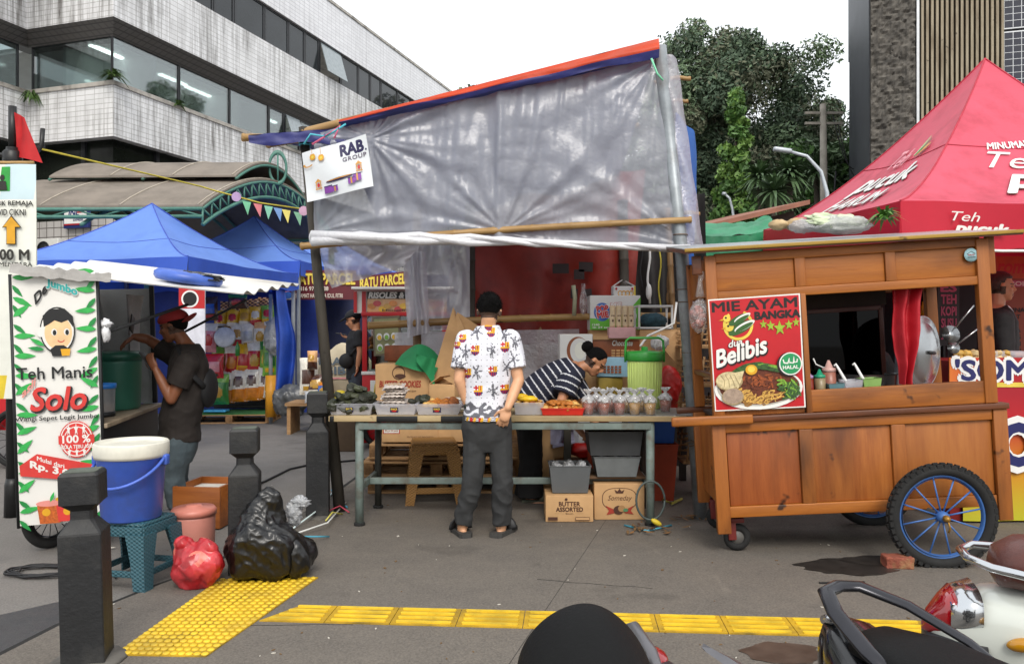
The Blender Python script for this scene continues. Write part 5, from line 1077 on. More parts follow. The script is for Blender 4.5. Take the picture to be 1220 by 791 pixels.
pr.rect(.015, .015, .305, .44, M('menu olive', '8a8a62', .5)); pr.text('Menu', .08, .36, .24, .41, white, .02)
for i in range(3):
    for j in range(2): pr.disc(.07+i*.09, .09+j*.13, .036, white, .045); pr.disc(.07+i*.09, .08+j*.13, .026, (cols['lime'], cols['yellow'])[(i+j) % 2], .03)
mb.obj('menu_card', kk, rot=(0, R(-3), 0))
wlk = spoked(kk, (.25, -.05, .25), .25, .025, rubber, MATS['dark steel'], 16, sp_r=.003)
fry = M('fried golden', 'b06a22', .6, .35, 30, bmp=.5, bscale=60); fry2 = M('fried brown', '8f4f1c', .6, .35, 30, bmp=.5, bscale=60); fry3 = M('fried pale', 'c9a05a', .6, .3, 30, bmp=.4, bscale=60)
def lumps(name, label, cat, group, spots, r, mats, seed=0, loc=(0, 0, 0), parent=None, rot=True, shape=(1, .7, .5), amp=.35):
    protos = []
    for k, m in enumerate(mats):
        mb = MB(); mb.ell((0, 0, 0), tuple(r*s_ for s_ in shape), m, 14, 10, None, lambda d: 1+amp*nz(d, 2.2, seed+k)); protos.append(mb.mesh(name))
    rr = random.Random(seed)
    for p in spots:
        o = meobj(rr.choice(protos), name); o.location = V(loc)+V(p); tag(o, label, cat, group)
        o.rotation_euler = (rr.uniform(-.4, .4), rr.uniform(-.4, .4), rr.uniform(0, 6.3)) if rot else (0, 0, rr.uniform(-.2, .2)); o.scale = (rr.uniform(.85, 1.15),)*3
lumps('fried_pastry', 'golden fried pastry piled on the shelf inside the red kiosk', 'pastry', 'fried pastries in the kiosk', [(kk.location.x+.09+.06*(i % 5)+.02*j, Yk+.2+.08*j, 1.24+.05*(i//5)) for i in range(15) for j in (0,)], .055, [fry, fry2], 3)
t = thing('clear_jar', 'clear bottle standing inside the red kiosk', 'bottle', (kk.location.x+.42, Yk+.3, 1.21)); mb = MB(); mb.lathe([(.05, 0), (.05, .16), (.02, .2), (.02, .24)], clearp, 16); mb.obj('bottle_body', t); mb = MB(); mb.lathe([(.022, .235), (.022, .26), (0, .26)], white, 12); mb.obj('cap', t)
# man in black beside the kiosk
Yp = 10.3; q_ = lambda px, py, y=0: P(px, py, Yp+y); blks = M('black tee', '1b1c20', .85, .2, 5); jd = M('dark wash jeans', '333b47', .85, .2, 6)
r_ = root_at('man in black cap and tee looking at his phone beside the red kiosk', q_(424, 0).x, Yp); hd = q_(421, 381); nb = q_(425, 394); sh = [q_(428, 400, -.18), q_(425, 400, .18)]
el = [q_(429, 420, -.22), q_(421, 418, .2)]; wr = [q_(426, 436, -.2), q_(416, 399, .1)]; wr[1] = q_(417, 403, .05); el[1] = q_(424, 418, .16); pel = q_(426, 446)
hip = [q_(426, 448, -.09), q_(426, 448, .09)]; kn = [q_(424, 486, -.1), q_(425, 486, .1)]; an = [q_(424, 523, -.1), q_(425, 523, .1)]; toe = [a+V((-.2, 0, 0)) for a in an]
me, Rh = walk(hd, (-1, -.1, -.35), (-.2, 0, 1), nb, sh, el, wr, pel, hip, kn, an, toe, [(V((-.1, 0, -1)), V((-1, 0, 0)), .3, 1), (V((-.8, -.2, .2)), V((.1, 0, 1)), .4, 1)], skin_a, 'body', .95, voxel=.011); attach(me, 'body', r_)
spn = [pel-V((0, 0, .06)), pel+V((0, 0, .12)), pel.lerp(nb, .55), pel.lerp(nb, .82), nb-V((0, 0, .045)), nb]
attach(shirt(spn, spc, sh[1]-sh[0], sh, el, blks, .02, .65, (.08, .082), voxel=.012, seed=6), 'shirt', r_); attach(trousers(pel, hip, kn, an, sh[1]-sh[0], jd, .022, voxel=.012, seed=7), 'jeans', r_)
mb = MB(); hair_geo(mb, hd, Rh, hairm, lambda d: 1.1 if d.y < .1 and d.z > -.5 else 0, .95, .6, n=24, m=18); attach(mb.mesh('hair'), 'hair', r_)
mb = MB(); hp = lambda x, y, z: hd+Rh @ V((x, y, z)); mb.ell(hp(0, -.014, .05), (.092, .112, .082), blks, 20, 12, Rh.to_euler(), lambda d: 1 if d.z > -.1 else .8); mb.ell(hp(0, .12, .045), (.07, .07, .012), blks, 18, 8, (Rh @ Euler((R(-12), 0, 0)).to_matrix()).to_euler()); attach(mb.mesh('cap'), 'cap', r_)
mb = MB(); mb.tube([nb+V((.0, -.14, -.02)), q_(424, 415, -.22), q_(416, 425, -.2)], .015, bagm, 6); mb.ell(q_(413, 430, -.17), (.1, .07, .1), bagm); attach(mb.mesh('sling_bag'), 'sling_bag', r_)
mb = MB(); mb.box((0, 0, 0), (.14, .07, .01), blackm, .004, rot=(0, R(10), 0)); mb.thing('mobile_phone', 'black mobile phone held by the man in the black cap', 'phone', None, wr[1]+V((-.11, -.02, .055)))
# bunting and rope
Yr = 8.4; fl = [M('bunting '+c, c, .6) for c in ('a98fb8', '5aa07a', 'b5626a', '6fae96', '5a7fb0', 'c9bc5e', '6aa080', 'c79fb8')]
bt = thing('bunting', 'string of small coloured pennants in front of the canopy arch', 'bunting'); mb = MB(); rp = M('yellow rope', 'b7a83a', .7, .15, 20)
pts = [P(50, 178, 6.2), P(140, 199, 7.1), P(238, 222, 8.1), P(258, 228, 8.25), P(310, 242, 8.3), P(366, 250, 8.4)]; mb.tube(pts, .008, rp, 6); mb.obj('string', bt)
for i, px in enumerate((282, 294, 307, 320, 331, 341, 355, 362)):
    py = 228+ (px-258)*.21+4; mb = MB(); p = P(px, py, 8.2); w_ = .045; ln = .15
    if i == 0 or i == 7: mb.slab([p+V((.05*math.cos(a), -.01, .07+.05*math.sin(a)-.05)) for a in [2*math.pi*k/12 for k in range(12)]], .004, fl[i], n=(0, -1, 0))
    else: mb.slab([p+V((-w_, 0, 0)), p+V((w_, 0, -.015)), p+V((rnd.uniform(0, .05), -.03, -ln))], .004, fl[i])
    mb.obj('pennant', bt)
# fried-food cart at the far left edge
rs = thing('fried_food_cart', 'red and brown fried food cart half hidden behind the tea banner', 'food cart', (-5.6, 8.4, 0)); mb = MB(); mb.box((.25, .4, .62), (1.0, .8, .45), kred); mb.obj('base_cabinet', rs); mb = MB(); mb.box((.25, .4, 1.0), (1.0, .7, .3), glass_mat('kiosk glass')); mb.obj('display_case', rs); mb = MB(); mb.box((.25, 0, 1.33), (1.05, .03, .3), M('brown sign', '5a2410', .5)); pr = Print(mb, plane_fn((-.27, -.017, 1.18), (1, 0, 0), (0, 0, 1), (0, -1, 0)), .002); pr.text('GORENG', .3, .17, .85, .27, gold, .05); pr.text('AGUNG', .3, .03, .85, .13, redp, .05, out=gold); mb.obj('sign_board', rs)
spoked(rs, (.45, -.08, .32), .32, .028, rubber, MATS['dark steel'], 16, sp_r=.003)
# ================================================================== the plastic covered stall
bam = wood('bamboo pole', 'a5824f', '8a6a3c', '5c4324', .5, 'X', 3); bamv = wood('bamboo post', '8f6f45', '735533', '453018', .55, 'Z', 3); wpost = wood('weathered post', '4b463e', '37332d', '26231f', .8, 'Z', 2); galv = M('galvanised pipe', '8c9296', .45, .25, 5, metal=.35, dirt='5d5046', damt=.55, dscale=6)
def bamboo(mb, a, b, r, mat, n=7, bend=.02):
    a, b = V(a), V(b); L = (b-a).length; k = max(3, int(L/.28)); pts, rs = [], []
    for i in range(k+1):
        p = a.lerp(b, i/k)+V((0, 0, bend*math.sin(math.pi*i/k)))
        for o, q_ in ((-.012, 1), (0, 1.16), (.012, 1)):
            pts.append(p+(b-a).normalized()*o); rs.append(r*q_*(1-.15*i/k))
    mb.tube(pts, rs, mat, 10); return mb
sf = thing('stall_frame', 'stall frame of weathered posts, a grey steel pipe and bamboo poles', 'stall frame', (0, 6.2, 0))
def sfp(name, mb): o = mb.obj(name, sf); o.data.transform(Matrix.Translation((0, -6.2, 0))); return o
mb = MB(); mb.tube([P(361, 152, 6.33), P(375, 290, 6.33), P(405, 612, 6.33)], [.036, .04, .048], wpost, 10); sfp('post', mb)
mb = MB(); mb.tube([P(786, 56, 6.12), P(812, 300, 6.12), P(835, 619, 6.09)], .052, galv, 14)
for py in (280, 345, 360, 420, 436, 500, 528): px = 812+(py-300)*.073; mb.torus(P(px, py, 6.115), .055, .004, M('rusty wire', '6a5442', .7, metal=.3), 20, 6, axis='Z')
for i in range(12): mb.tube([P(832+rnd.uniform(-16, 22), 528+rnd.uniform(-6, 6), 6.05), P(832+rnd.uniform(-8, 8), 528, 6.03), P(832+rnd.uniform(-16, 22), 528+rnd.uniform(-6, 8), 6.05)], .004, MATS['rusty wire'], 4)
sfp('steel_post', mb)
for a, b, r, m, nm in (((803, 200, 6.3), (836, 560, 6.25), .033, bamv, 'post'), ((497, 250, 7.9), (497, 620, 7.9), .045, bamv, 'post'), ((560, 240, 8.1), (562, 640, 8.1), .05, wpost, 'post'), ((742, 240, 8.3), (748, 640, 8.2), .05, wpost, 'post'), ((640, 300, 8.35), (648, 560, 8.3), .035, bamv, 'post'), ((795, 250, 7.9), (812, 560, 7.7), .03, bamv, 'post'), ((440, 388, 7.75), (800, 376, 7.75), .038, bam, 'rail'), ((360, 293.5, 6.22), (822, 262, 6.05), .028, bam, 'rail'), ((800, 258, 6.4), (832, 255, 6.3), .018, bam, 'rail'), ((780, 99, 6.4), (821, 94, 6.4), .02, bam, 'rail'), ((785, 126, 6.6), (818, 121, 6.6), .018, bam, 'rail'), ((290, 164, 6.25), (420, 172, 6.7), .03, bam, 'rail'), ((320, 172, 6.4), (440, 160, 7.4), .03, bam, 'rail'), ((362, 158, 6.33), (790, 62, 6.15), .035, bam, 'roof_beam'), ((375, 190, 8.4), (760, 150, 8.4), .035, bam, 'roof_beam')):
    mb = MB(); A, B = P(*a), P(*b); A.z = max(A.z, .01); B.z = max(B.z, .01); bamboo(mb, A, B, r, m); sfp(nm, mb)
film = sheet_mat('stall plastic film', 'adb1bd', .36, .07, .34, .25, 4, .3); film2 = sheet_mat('loose plastic film', 'd4d2dc', .3, .12, .25, .6, 6, .5); filmw = sheet_mat('rolled white film', 'e8e8ec', .04, .1, .3, .4, 7, .3)
orange_t = M('orange tarp', 'dc4a20', .5, .12, 2, bmp=.3, bscale=12, tl=.35); bluet = M('blue tarp edge', '2b2f6b', .5, .2, 3, bmp=.4, bscale=10); redt = M('red tarp', '8a271b', .5, .25, 2, bmp=.7, bscale=4, dirt='4a140f', damt=.6, dscale=1.5, tl=.12); bluet2 = M('bright blue tarp', '1f63b4', .5, .15, 3, bmp=.3, bscale=8)
pins = [(600, 276, .02, 190, 17, .0), (440, 166, .03, 130, 19, 1.), (786, 68, .02, 150, 15, 2.), (376, 276, .02, 120, 14, 3.), (818, 292, .025, 140, 13, .5)]
def film_y(px, py):
    y = 0
    for cx, cy, am, rg, k, ph in pins:
        r = math.hypot(px-cx, py-cy)+1e-3; th = math.atan2(py-cy, px-cx); y += am*(r/(r+25))*math.exp(-r/rg)*(.45*math.sin(k*th+ph+2.5*nz((th*2, ph, 0), 1.5))+1.3*nz((th*4.5, ph, 1), 1.6))
    y += .018*ridge((px*.012, py*.004, 0), 1.3, 5)-.05*math.sin(math.pi*(py-70)/230)*.6+.006*ridge((px*.02+py*.012, py*.03-px*.008, 2), 1.2, 2)+.004*nz((px*.06, py*.05, 0), 1, 4)+.010*ridge((px*.05+.006*py, py*.004, 0), 1.5, 8)+.004*nz((px*.2, py*.01, 0), 1, 9)
    y -= .03*math.exp(-((px-594)/5)**2)
    return y
def film_f(u, v):
    a, b, c, d = (374, 281), (820, 294), (789, 66), (374, 160)
    px = a[0]*(1-u)*(1-v)+b[0]*u*(1-v)+c[0]*u*v+d[0]*(1-u)*v; py = a[1]*(1-u)*(1-v)+b[1]*u*(1-v)+c[1]*u*v+d[1]*(1-u)*v
    return P(px, py, 6.17-.07*u)+V((0, film_y(px, py), 0))
mb = MB(); mb.grid(film_f, 200, 110, film); mb.grid(lambda u, v: P(787+22*u+ (32*(1-v)), 66+ (226)*(1-v), 6.1)+V((.0, .0+.08*u-.05*math.sin(u*3.1)+.015*math.sin(v*20+u*6), 0)), 8, 60, film2)
mb.thing('plastic_sheet', 'big wrinkled translucent plastic sheet hung across the front of the stall', 'plastic sheet')
mb = MB(); pts = [(371, 284), (430, 285), (500, 285), (560, 286), (600, 287), (640, 289), (700, 292), (760, 294), (822, 297)]; rr_ = [.06, .062, .055, .045, .03, .035, .032, .036, .04]
mb.tube([P(px, py, 6.05-.03*(i % 2)) for i, (px, py) in enumerate(pts)], rr_, filmw, 12, ell=.8)
for k in range(3): mb.tube([P(px, py+5*math.sin(k*2+.035*px+nz((px*.02, k, 0), 1)*3)*(1-.5*i/8), 6.0-.03*math.cos(k*2+.035*px)) for i, (px, py) in enumerate(pts)], [r*.55 for r in rr_], filmw, 8)
mb.thing('rolled_plastic_edge', 'white rolled bottom edge of the plastic sheet along the bamboo pole', 'plastic roll')
curv = lambda a, b, c, d, Y, w_, seed: (lambda u, v: P(*[a[k]*(1-u)*(1-v)+b[k]*u*(1-v)+c[k]*u*v+d[k]*(1-u)*v for k in (0, 1)], Y)+V((0, w_*math.sin(u*16+seed+3*nz((u, v, seed), 2))+w_*nz((u*5, v*2, seed), 1), 0)))
mb = MB(); mb.grid(curv((394, 343), (482, 318), (505, 288), (374, 288), 6.3, .05, 1), 40, 20, film2); mb.thing('loose_plastic_flap', 'ragged milky plastic flap hanging at the left below the rolled edge', 'plastic sheet')
mb = MB(); mb.grid(curv((488, 395), (560, 392), (560, 285), (484, 288), 7.85, .05, 2), 50, 20, film2); mb.grid(curv((470, 560), (690, 560), (690, 392), (470, 396), 8.0, .06, 3), 70, 20, film2); mb.grid(curv((486, 402), (512, 396), (507, 300), (480, 300), 7.7, .03, 4), 20, 20, film2)
mb.thing('plastic_curtain', 'clear plastic curtain with vertical folds at the back left of the stall', 'plastic sheet')
mb = MB(); mb.grid(curv((563, 412), (752, 406), (770, 200), (560, 235), 8.35, .07, 5), 60, 30, redt)
for px, py, s_ in ((668, 320, 14), (690, 327, 9), (684, 350, 6), (701, 350, 6), (698, 318, 12)): mb.box(P(px, py, 8.24), (s_*.012, .01, .1), M('tarp patch', '241212', .6), rot=(0, rnd.uniform(-.1, .1), 0))
mb.thing('red_tarp', 'dark red tarp with black tape patches closing the back of the stall', 'tarp')
mb = MB(); mb.grid(curv((740, 560), (840, 560), (840, 230), (745, 230), 8.5, .06, 6), 30, 20, M('dark tarp', '1d1a1a', .7, .3)); mb.thing('dark_backdrop', 'dark tarp behind the hanging ropes at the back right of the stall', 'tarp')  # dark sheet added to stand in for the dim back corner
curtain((1.31, 6.35), (1.66, 7.15), 1.95, 3.18, bluet2, .04, 10, 3).thing('blue_tarp', 'bright blue tarp hanging behind the steel post at the right side of the stall', 'tarp')
mb = MB(); top = lambda u: (404+(785-404)*u, 143+(46-143)*u)
def rf(u, v): px, py = top(u); return P(px, py+(5+17*u)*v+1.2*math.sin(u*21)*v, 6.08-.04*u)+V((0, -.02*math.sin(math.pi*v)+.012*nz((u*14, v*3, 0), 1), 0))
mb.grid(rf, 70, 10, None, matfn=lambda u, v: orange_t if v < .62 else bluet)
def rb(u, v): a = P(*top(u), 6.08-.04*u); b = V((a.x*1.0, 8.7, 2.45+.55*u)); p = a.lerp(b, v); return p+V((0, 0, v*.05*nz((u*6, v*4, 0), 1)-.12*math.sin(math.pi*v)*(1+.4*math.sin(u*18))))
mb.grid(rb, 50, 20, M('blue tarp underside', '3a4478', .5, .2, 3, bmp=.3, bscale=8, tl=.15))
mb.grid(lambda u, v: P(296+136*u, 161-10*u+(9+14*u+3*math.sin(u*9))*v, 6.16)+V((0, .5*(1-v)*u*0+.02*nz((u*8, v*2, 0), 1), 0)), 30, 6, bluet); mb.grid(lambda u, v: P(296+136*u, 161-10*u, 6.16).lerp(V((-1.9+.9*u, 8.5, 3.32+.1*u)), v), 16, 10, bluet)
mb.thing('roof_tarp', 'orange roof tarp with a blue edge sloping up to the right over the stall', 'tarp')
mb = MB()
for c, pts in (('4fb3c4', [(362, 172), (370, 160), (388, 163), (412, 148)]), ('e06a8e', [(372, 172), (392, 160), (405, 150), (398, 165)]), ('7fd0a8', [(776, 70), (783, 88), (790, 96)])): mb.tube([P(px, py, 5.98) for px, py in pts], .008, M('twine '+c, c, .6), 5)
for k in range(4): mb.torus(P(362.5+k*.3, 164+k*3, 6.33), .045, .006, MATS['twine 4fb3c4'], 16, 5, axis='Z')
mb.thing('tie_rope', 'turquoise and pink tie ropes on the top of the stall posts', 'rope')
# banner on the stall corner
rbw = M('event banner', 'd5dade', .5, .05, 3); pur = M('purple print', '7a3a94', .5, .15); navp = M('deep navy print', '1f1a4a', .5); gld = M('lantern print', 'c08a3c', .5, .2, 40)
rn_ = V((0, -1, 0)); rq = quad_fn(P(366, 241, 6.02), P(445, 222, 6.0), P(436, 160, 6.0), P(360, 183, 6.02), rn_); rqf = lambda u, v, d=0: rq(u, v, d)+V((0, .012*math.sin(u*6+v*4), 0))
mb = MB(); mb.grid(lambda u, v: rqf(u, v), 20, 16, rbw); mb.grid(lambda u, v: rqf(1-u, v, -.004), 4, 4, rbw); pr = Print(mb, rqf, .0015)
pr.text('RAB', .58, .72, .93, .93, navp, .05); pr.disc(.965, .73, .013, navp, .02); pr.text('GROUP', .60, .60, .96, .68, M('gold grey print', '5c5266', .5), .02, sp=1.15); pr.disc(.52, .30, .21, navp, .03, rot=.05); pr.disc(.52, .315, .2, gld, .012, rot=.05)
for x, y in ((.16, .86), (.29, .80)): pr.rect(x-.03, y-.07, x+.03, y+.05, gld); pr.disc(x, y-.01, .045, gold, .06); pr.disc(x, y-.01, .02, ylp, .03); pr.line([(x, y+.06), (x, 1)], .006, gld)
pr.ring(.08, .72, .075, .03, gld, 20, 2.6, 6.0, .05)
for x, y in ((.2, .27), (.83, .42)): pr.rect(x-.05, y-.08, x+.05, y-.06, gld); pr.rect(x-.04, y-.06, x-.025, y+.06, gld); pr.rect(x+.025, y-.06, x+.04, y+.06, gld); pr.poly([(x-.055, y+.06), (x+.055, y+.06), (x, y+.13)], gld); pr.disc(x, y, .02, redp, .04)
for x, y, s_ in ((.34, .14, .06), (.44, .13, .045), (.70, .2, .05), (.79, .24, .06)): pr.rect(x-s_, y-s_*1.2, x+s_, y+s_*1.2, pur); pr.rect(x-.012, y-s_*1.2, x+.012, y+s_*1.2, gld); pr.rect(x-s_*1.05, y+s_*.9, x+s_*1.05, y+s_*1.25, navp)
mb.thing('event_banner', 'white banner with purple gifts and RAB GROUP lettering on the stall corner', 'banner')

# ================================================================== food table
ZT = .82; gpaint = M('chipped grey green paint', '6d7a75', .6, .2, 6, dirt='57422f', damt=.85, dscale=7); plank = wood('pale plank', 'b7a27a', 'a08a62', '75603f', .6, 'X'); tapeb = M('black tape', '151515', .35)
ft = thing('food_table', 'long food table with a pale plank top and chipped grey green steel legs', 'table', (-.03, 6.15, 0)); tl_ = lambda px, Y: (px-610)/FPX*Y+.03
mb = MB(); mb.box((0, -.0, ZT-.02), (2.62, .66, .04), plank, .004)
for px0, px1 in ((392, 397), (448, 497), (525, 575)): a, b = tl_(px0, 5.8), tl_(px1, 5.8); mb.box(((a+b)/2, -.329, ZT-.02), (b-a, .012, .044), tapeb, .003)
mb.obj('tabletop', ft); mb = MB(); mb.box((1.0, -.02, ZT+.0015), (.9, .6, .003), sheet_mat('table film', 'd8d8d4', .5, .2, .15, .6, 14)); mb.obj('table_film', ft)
lx0, lx1 = tl_(428, 5.86), tl_(775, 5.86)
for x, y in ((lx0, -.28), (lx1, -.28), (lx0+.04, .3), (lx1+.04, .3)):
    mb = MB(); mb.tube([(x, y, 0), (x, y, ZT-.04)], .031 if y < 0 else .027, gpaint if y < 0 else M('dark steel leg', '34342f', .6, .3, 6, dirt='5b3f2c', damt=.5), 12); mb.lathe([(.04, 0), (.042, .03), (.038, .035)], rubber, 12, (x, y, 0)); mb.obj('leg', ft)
for a, b, nm in (((lx0, -.3, ZT-.075), (lx1, -.3, ZT-.075), 'apron'), ((lx0, .3, ZT-.075), (lx1, .3, ZT-.075), 'apron'), ((lx0, -.28, .285), (lx0+.02, .3, .285), 'stretcher'), ((lx1, -.28, .285), (lx1+.02, .3, .285), 'stretcher'), ((lx0, 0.02, .285), (lx1, .02, .285), 'stretcher')):
    mb = MB(); mb.bar(a, b, .03, .05, gpaint); mb.obj(nm, ft)
mb = MB(); mb.box(((.25+lx1)/2+.1, .1, .325), (lx1-.45, .36, .02), wood('old shelf board', '6a4f36', '55402b', '32261a', .8), .003); mb.obj('lower_shelf', ft)
trayp = sheet_mat('clear tray plastic', 'f0f1fa', .58, .14, .1, .1, 10, .45); redtray = M('red tray', 'c22a20', .35, .08); tubg = M('grey tub', '5c5f61', .45, .1, 6, dirt='3c3d3e', damt=.4); tubd = M('dark grey tub', '3a3c3e', .45, .15, 6)
def tray(label, cat, px0, px1, h, Yf, d, mat, z=ZT+.003, taper=.88, name='food_tray', sticker=False, group=None, th=.006, rz=0):
    xa, xb = (px0-610)/FPX*Yf, (px1-610)/FPX*Yf; w_ = xb-xa; t = thing(name, label, cat, ((xa+xb)/2, Yf+d/2, z), (0, 0, rz), group)
    rc = lambda s_, z, o=0: [V((x*(w_/2*s_-o), y*(d/2*s_-o), z)) for x, y in ((-1, -1), (1, -1), (1, 1), (-1, 1))]
    mb = MB(); mb.loft([rc(taper, 0), rc(1, h), rc(1.03, h), rc(1.03, h+.006), rc(1, h+.006, th), rc(taper, th, th)], mat, True, False); mb.obj('tray_body', t)
    if sticker: mb = MB(); pr = Print(mb, lambda u, v, d_: V((-.01+u*.06, -d/2*(taper+(1-taper)*(.25+.5*v))-.003-d_, h*(.25+.5*v))), .001); pr.rect(-.5, 0, .5, 1, navp); pr.text('SNACK', -.4, .5, .4, .85, ylp, .05); pr.disc(0, .3, .3, redp, .18); mb.obj('sticker', t)
    return t
trg = 'clear plastic trays on the food table'
trays = [tray('clear tray heaped with leaf parcels at the left end of the table', 'tray', 391, 444, .078, 5.87, .27, trayp, sticker=True, group=trg), tray('clear tray holding a stack of flat packets, second from the left', 'tray', 446, 496, .075, 5.87, .27, trayp, sticker=True, group=trg), tray('clear tray of fried pastries beside the standing man', 'tray', 495, 549, .075, 5.87, .28, trayp, sticker=True, group=trg), tray('clear tray half hidden behind the man in the white shirt', 'tray', 551, 610, .07, 5.9, .27, trayp, group=trg), tray('clear tray with a yellow bag on fried snacks, right of the man', 'tray', 612, 648, .085, 5.87, .26, trayp, group=trg)]
rt = tray('shallow red tray heaped with golden fritters', 'tray', 645, 696, .045, 5.86, .27, redtray, taper=.93)
leafp = [M('leaf parcel '+c, c, .5, .25, 20, bmp=.4, bscale=50) for c in ('2f3324', '3b3f2a', '282a1f')]
b0 = trays[0].location
def parcel(name, mats, grp, lab, cat, spots, seed, d=(.05, .032, .022)):
    pr_ = []
    for m in mats:
        mb = MB(); a, b, c = d; mb.loft([[V((-a*s_, y*w_, z*w_)) for y, z in ((-b, -c*.6), (0, -c), (b, -c*.6), (b, c*.5), (0, c), (-b, c*.5))] for s_, w_ in ((1, .35), (.8, .95), (0, 1.1), (-.8, .95), (-1, .35))], m, True, False); pr_.append(mb.mesh(name))
    rr = random.Random(seed)
    for i, p in enumerate(spots):
        o = meobj(pr_[rr.randrange(len(pr_))], name); o.location = p; o.rotation_euler = (rr.uniform(-.5, .5), rr.uniform(-.5, .5), rr.uniform(0, 6.3)); o.scale = (rr.uniform(.9, 1.2),)*3; tag(o, lab, cat, grp)
parcel('leaf_parcel', leafp, 'leaf wrapped parcels', 'dark green leaf wrapped parcel in the heap on the left tray', 'leaf parcel', [b0+V((-.13+.052*(i % 6)+.01*j, -.09+.06*j, .045+.03*k+.02*(1-abs((i % 6)-2.3)/3)*k)) for k in range(4) for j in range(4) for i in range(6) if abs(i-2.4)+k*.75 < 3.3 and (k < 3 or j in (1, 2))], 5)
parcel('leaf_parcel', leafp, 'leaf parcels by the packets', 'leaf wrapped parcel lying behind the flat packets', 'leaf parcel', [trays[1].location+V((.10+.05*i, .05+.03*(i % 2), .085+.01*i)) for i in range(3)], 6)
pkm = M('clear packet film', 'c2b7ae', .25, .25, 30, spec=.7); pkc = M('packet content', 'a98d6f', .4, .3, 30)
for i in range(7):
    p = trays[1].location+V((-.03+.008*math.sin(i*2.2), -.05+.01*(i % 3), .06+.022*i)); pillow('flat_packet', 'flat cellophane packet of crackers in the stack on the second tray', p-V((0, .0, 0)), .2-.006*i, .16, .018, pkm, pkc, pkm, .1*math.sin(i), -1.45, 0, 'packet', 'cellophane packets')
frg = lambda t, n, zz, r, w_, d_: [t.location+V((rnd.uniform(-w_, w_), rnd.uniform(-d_, d_), zz+rnd.uniform(0, .02))) for i in range(n)]
lumps('fried_pastry', 'round golden fried pastry at the left of the third tray', 'pastry', 'pastries on the third tray', [trays[2].location+V((-.1+.055*(i % 2)+.01*(i//2), -.08+.055*(i//2), .06+.004*i)) for i in range(8)], .036, [fry3, fry], 4, shape=(1, 1, .45))
lumps('fried_pastry', 'brown fried bun at the right of the third tray', 'pastry', 'buns on the third tray', [trays[2].location+V((.04+.06*(i % 2), -.07+.065*(i//2), .065+.012*(i//4)+.01*(i % 2))) for i in range(7)], .042, [fry2, fry], 5, shape=(1, .9, .6))
lumps('fried_snack', 'fried snack lying in the tray right of the man', 'snack', 'fried snacks right of the man', [trays[4].location+V((-.07+.05*(i % 4), -.07+.05*(i//4), .07+.006*(i % 3))) for i in range(12)], .036, [fry2, fry, fry3], 6)
lumps('fritter', 'golden fritter in the heap on the red tray', 'fritter', 'fritters on the red tray', [rt.location+V((-.125+.042*(i % 7)+.01*(j % 2), -.1+.05*j, .045+.03*k)) for k in range(2) for j in range(5) for i in range(7) if k == 0 or (1 <= i <= 5 and j in (1, 2, 3))], .036, [fry, fry3, fry], 7, amp=.5)
mb = MB(); mb.ell((0, 0, 0), (.07, .05, .025), M('yellow sachet', 'e0b41a', .35, .1), 16, 10, None, lambda d: 1+.3*nz(d, 3)); mb.ell((-.05, .03, .015), (.05, .04, .025), MATS['yellow sachet'], 14, 8); mb.thing('yellow_sachet', 'yellow plastic sachet lying on the fried snacks', 'sachet', None, trays[4].location+V((0, -.03, .11)))
mb = MB(); mb.box((0, 0, .045), (.16, .12, .09), cream, .004); pr = Print(mb, plane_fn((-.07, -.061, .02), (1, 0, 0), (0, 0, 1), (0, -1, 0)), .001); pr.rect(0, .0, .14, .06, cols['brown']); pr.text('KUE', .03, .015, .11, .045, ylp, .03); mb.thing('small_box', 'small cream box with a brown panel behind the buns', 'box', None, (P(541, 0, 6.2).x, 6.3, ZT+.003))
# iced drinks in bags
cupm = sheet_mat('clear cup', 'e8eaec', .86, .08, .06, .05, 10); filmb = sheet_mat('cup bag film', 'f2f3f5', .2, .22, .2, .6, 26, .4); filmc = sheet_mat('clear bag film', 'eceef2', .88, .07, .12, .5, 20, .4)
def drink(label, px, Y, col, first=None, k=0):
    loc = (((px-610)/FPX*Y), Y, ZT+.003)
    if first: return dup(first, loc, (0, 0, k*1.3), label)
    t = thing('bagged_drink', label, 'drink', loc, (0, 0, k*1.3), 'bagged iced drinks'); mb = MB(); mb.lathe([(.034, 0), (.047, .112), (.049, .114), (.046, .13), (.03, .142)], cupm, 20); mb.obj('cup', t)
    mb = MB(); mb.lathe([(.0325, .003), (.0435, .088), (0, .089)], col, 20); mb.obj('drink', t)
    mb = MB(); mb.grid(lambda u, v: V((math.cos(u*6.2832)*q_(u, v), math.sin(u*6.2832)*q_(u, v), zz(u, v))), 40, 26, filmb, True, lambda u, v: filmc if v < .55+.05*math.sin(u*31) else filmb)
    mb.obj('tied_bag', t); return t
def q_(u, v):
    z = v; r = .037+.014*min(1, z/.55) if z < .6 else .051*(1-(z-.6)/.22) if z < .78 else .009 if z < .84 else .009+.03*(z-.84)/.16
    return max(.006, r*(1+.22*nz((math.cos(u*6.2832)*2, math.sin(u*6.2832)*2, z*5), 1.6, 3)*(.4 if z < .5 else 1.6)))
def zz(u, v): return .185*v+(.012*nz((math.cos(u*6.28)*2, math.sin(u*6.28)*2, v*4), 1.5) if v > .5 else 0)
tea = M('iced tea', '96401c', .15, .3, 30, spec=.6); ylw = M('yellow drink', 'b98a34', .2, .3, 30, spec=.6)
d1 = drink('red brown drink in a tied bag, first from the left in the front row', 701, 5.9, tea); d2 = drink('yellow brown drink in a tied bag, fourth from the left in the front row', 756, 5.9, ylw, None, 3)
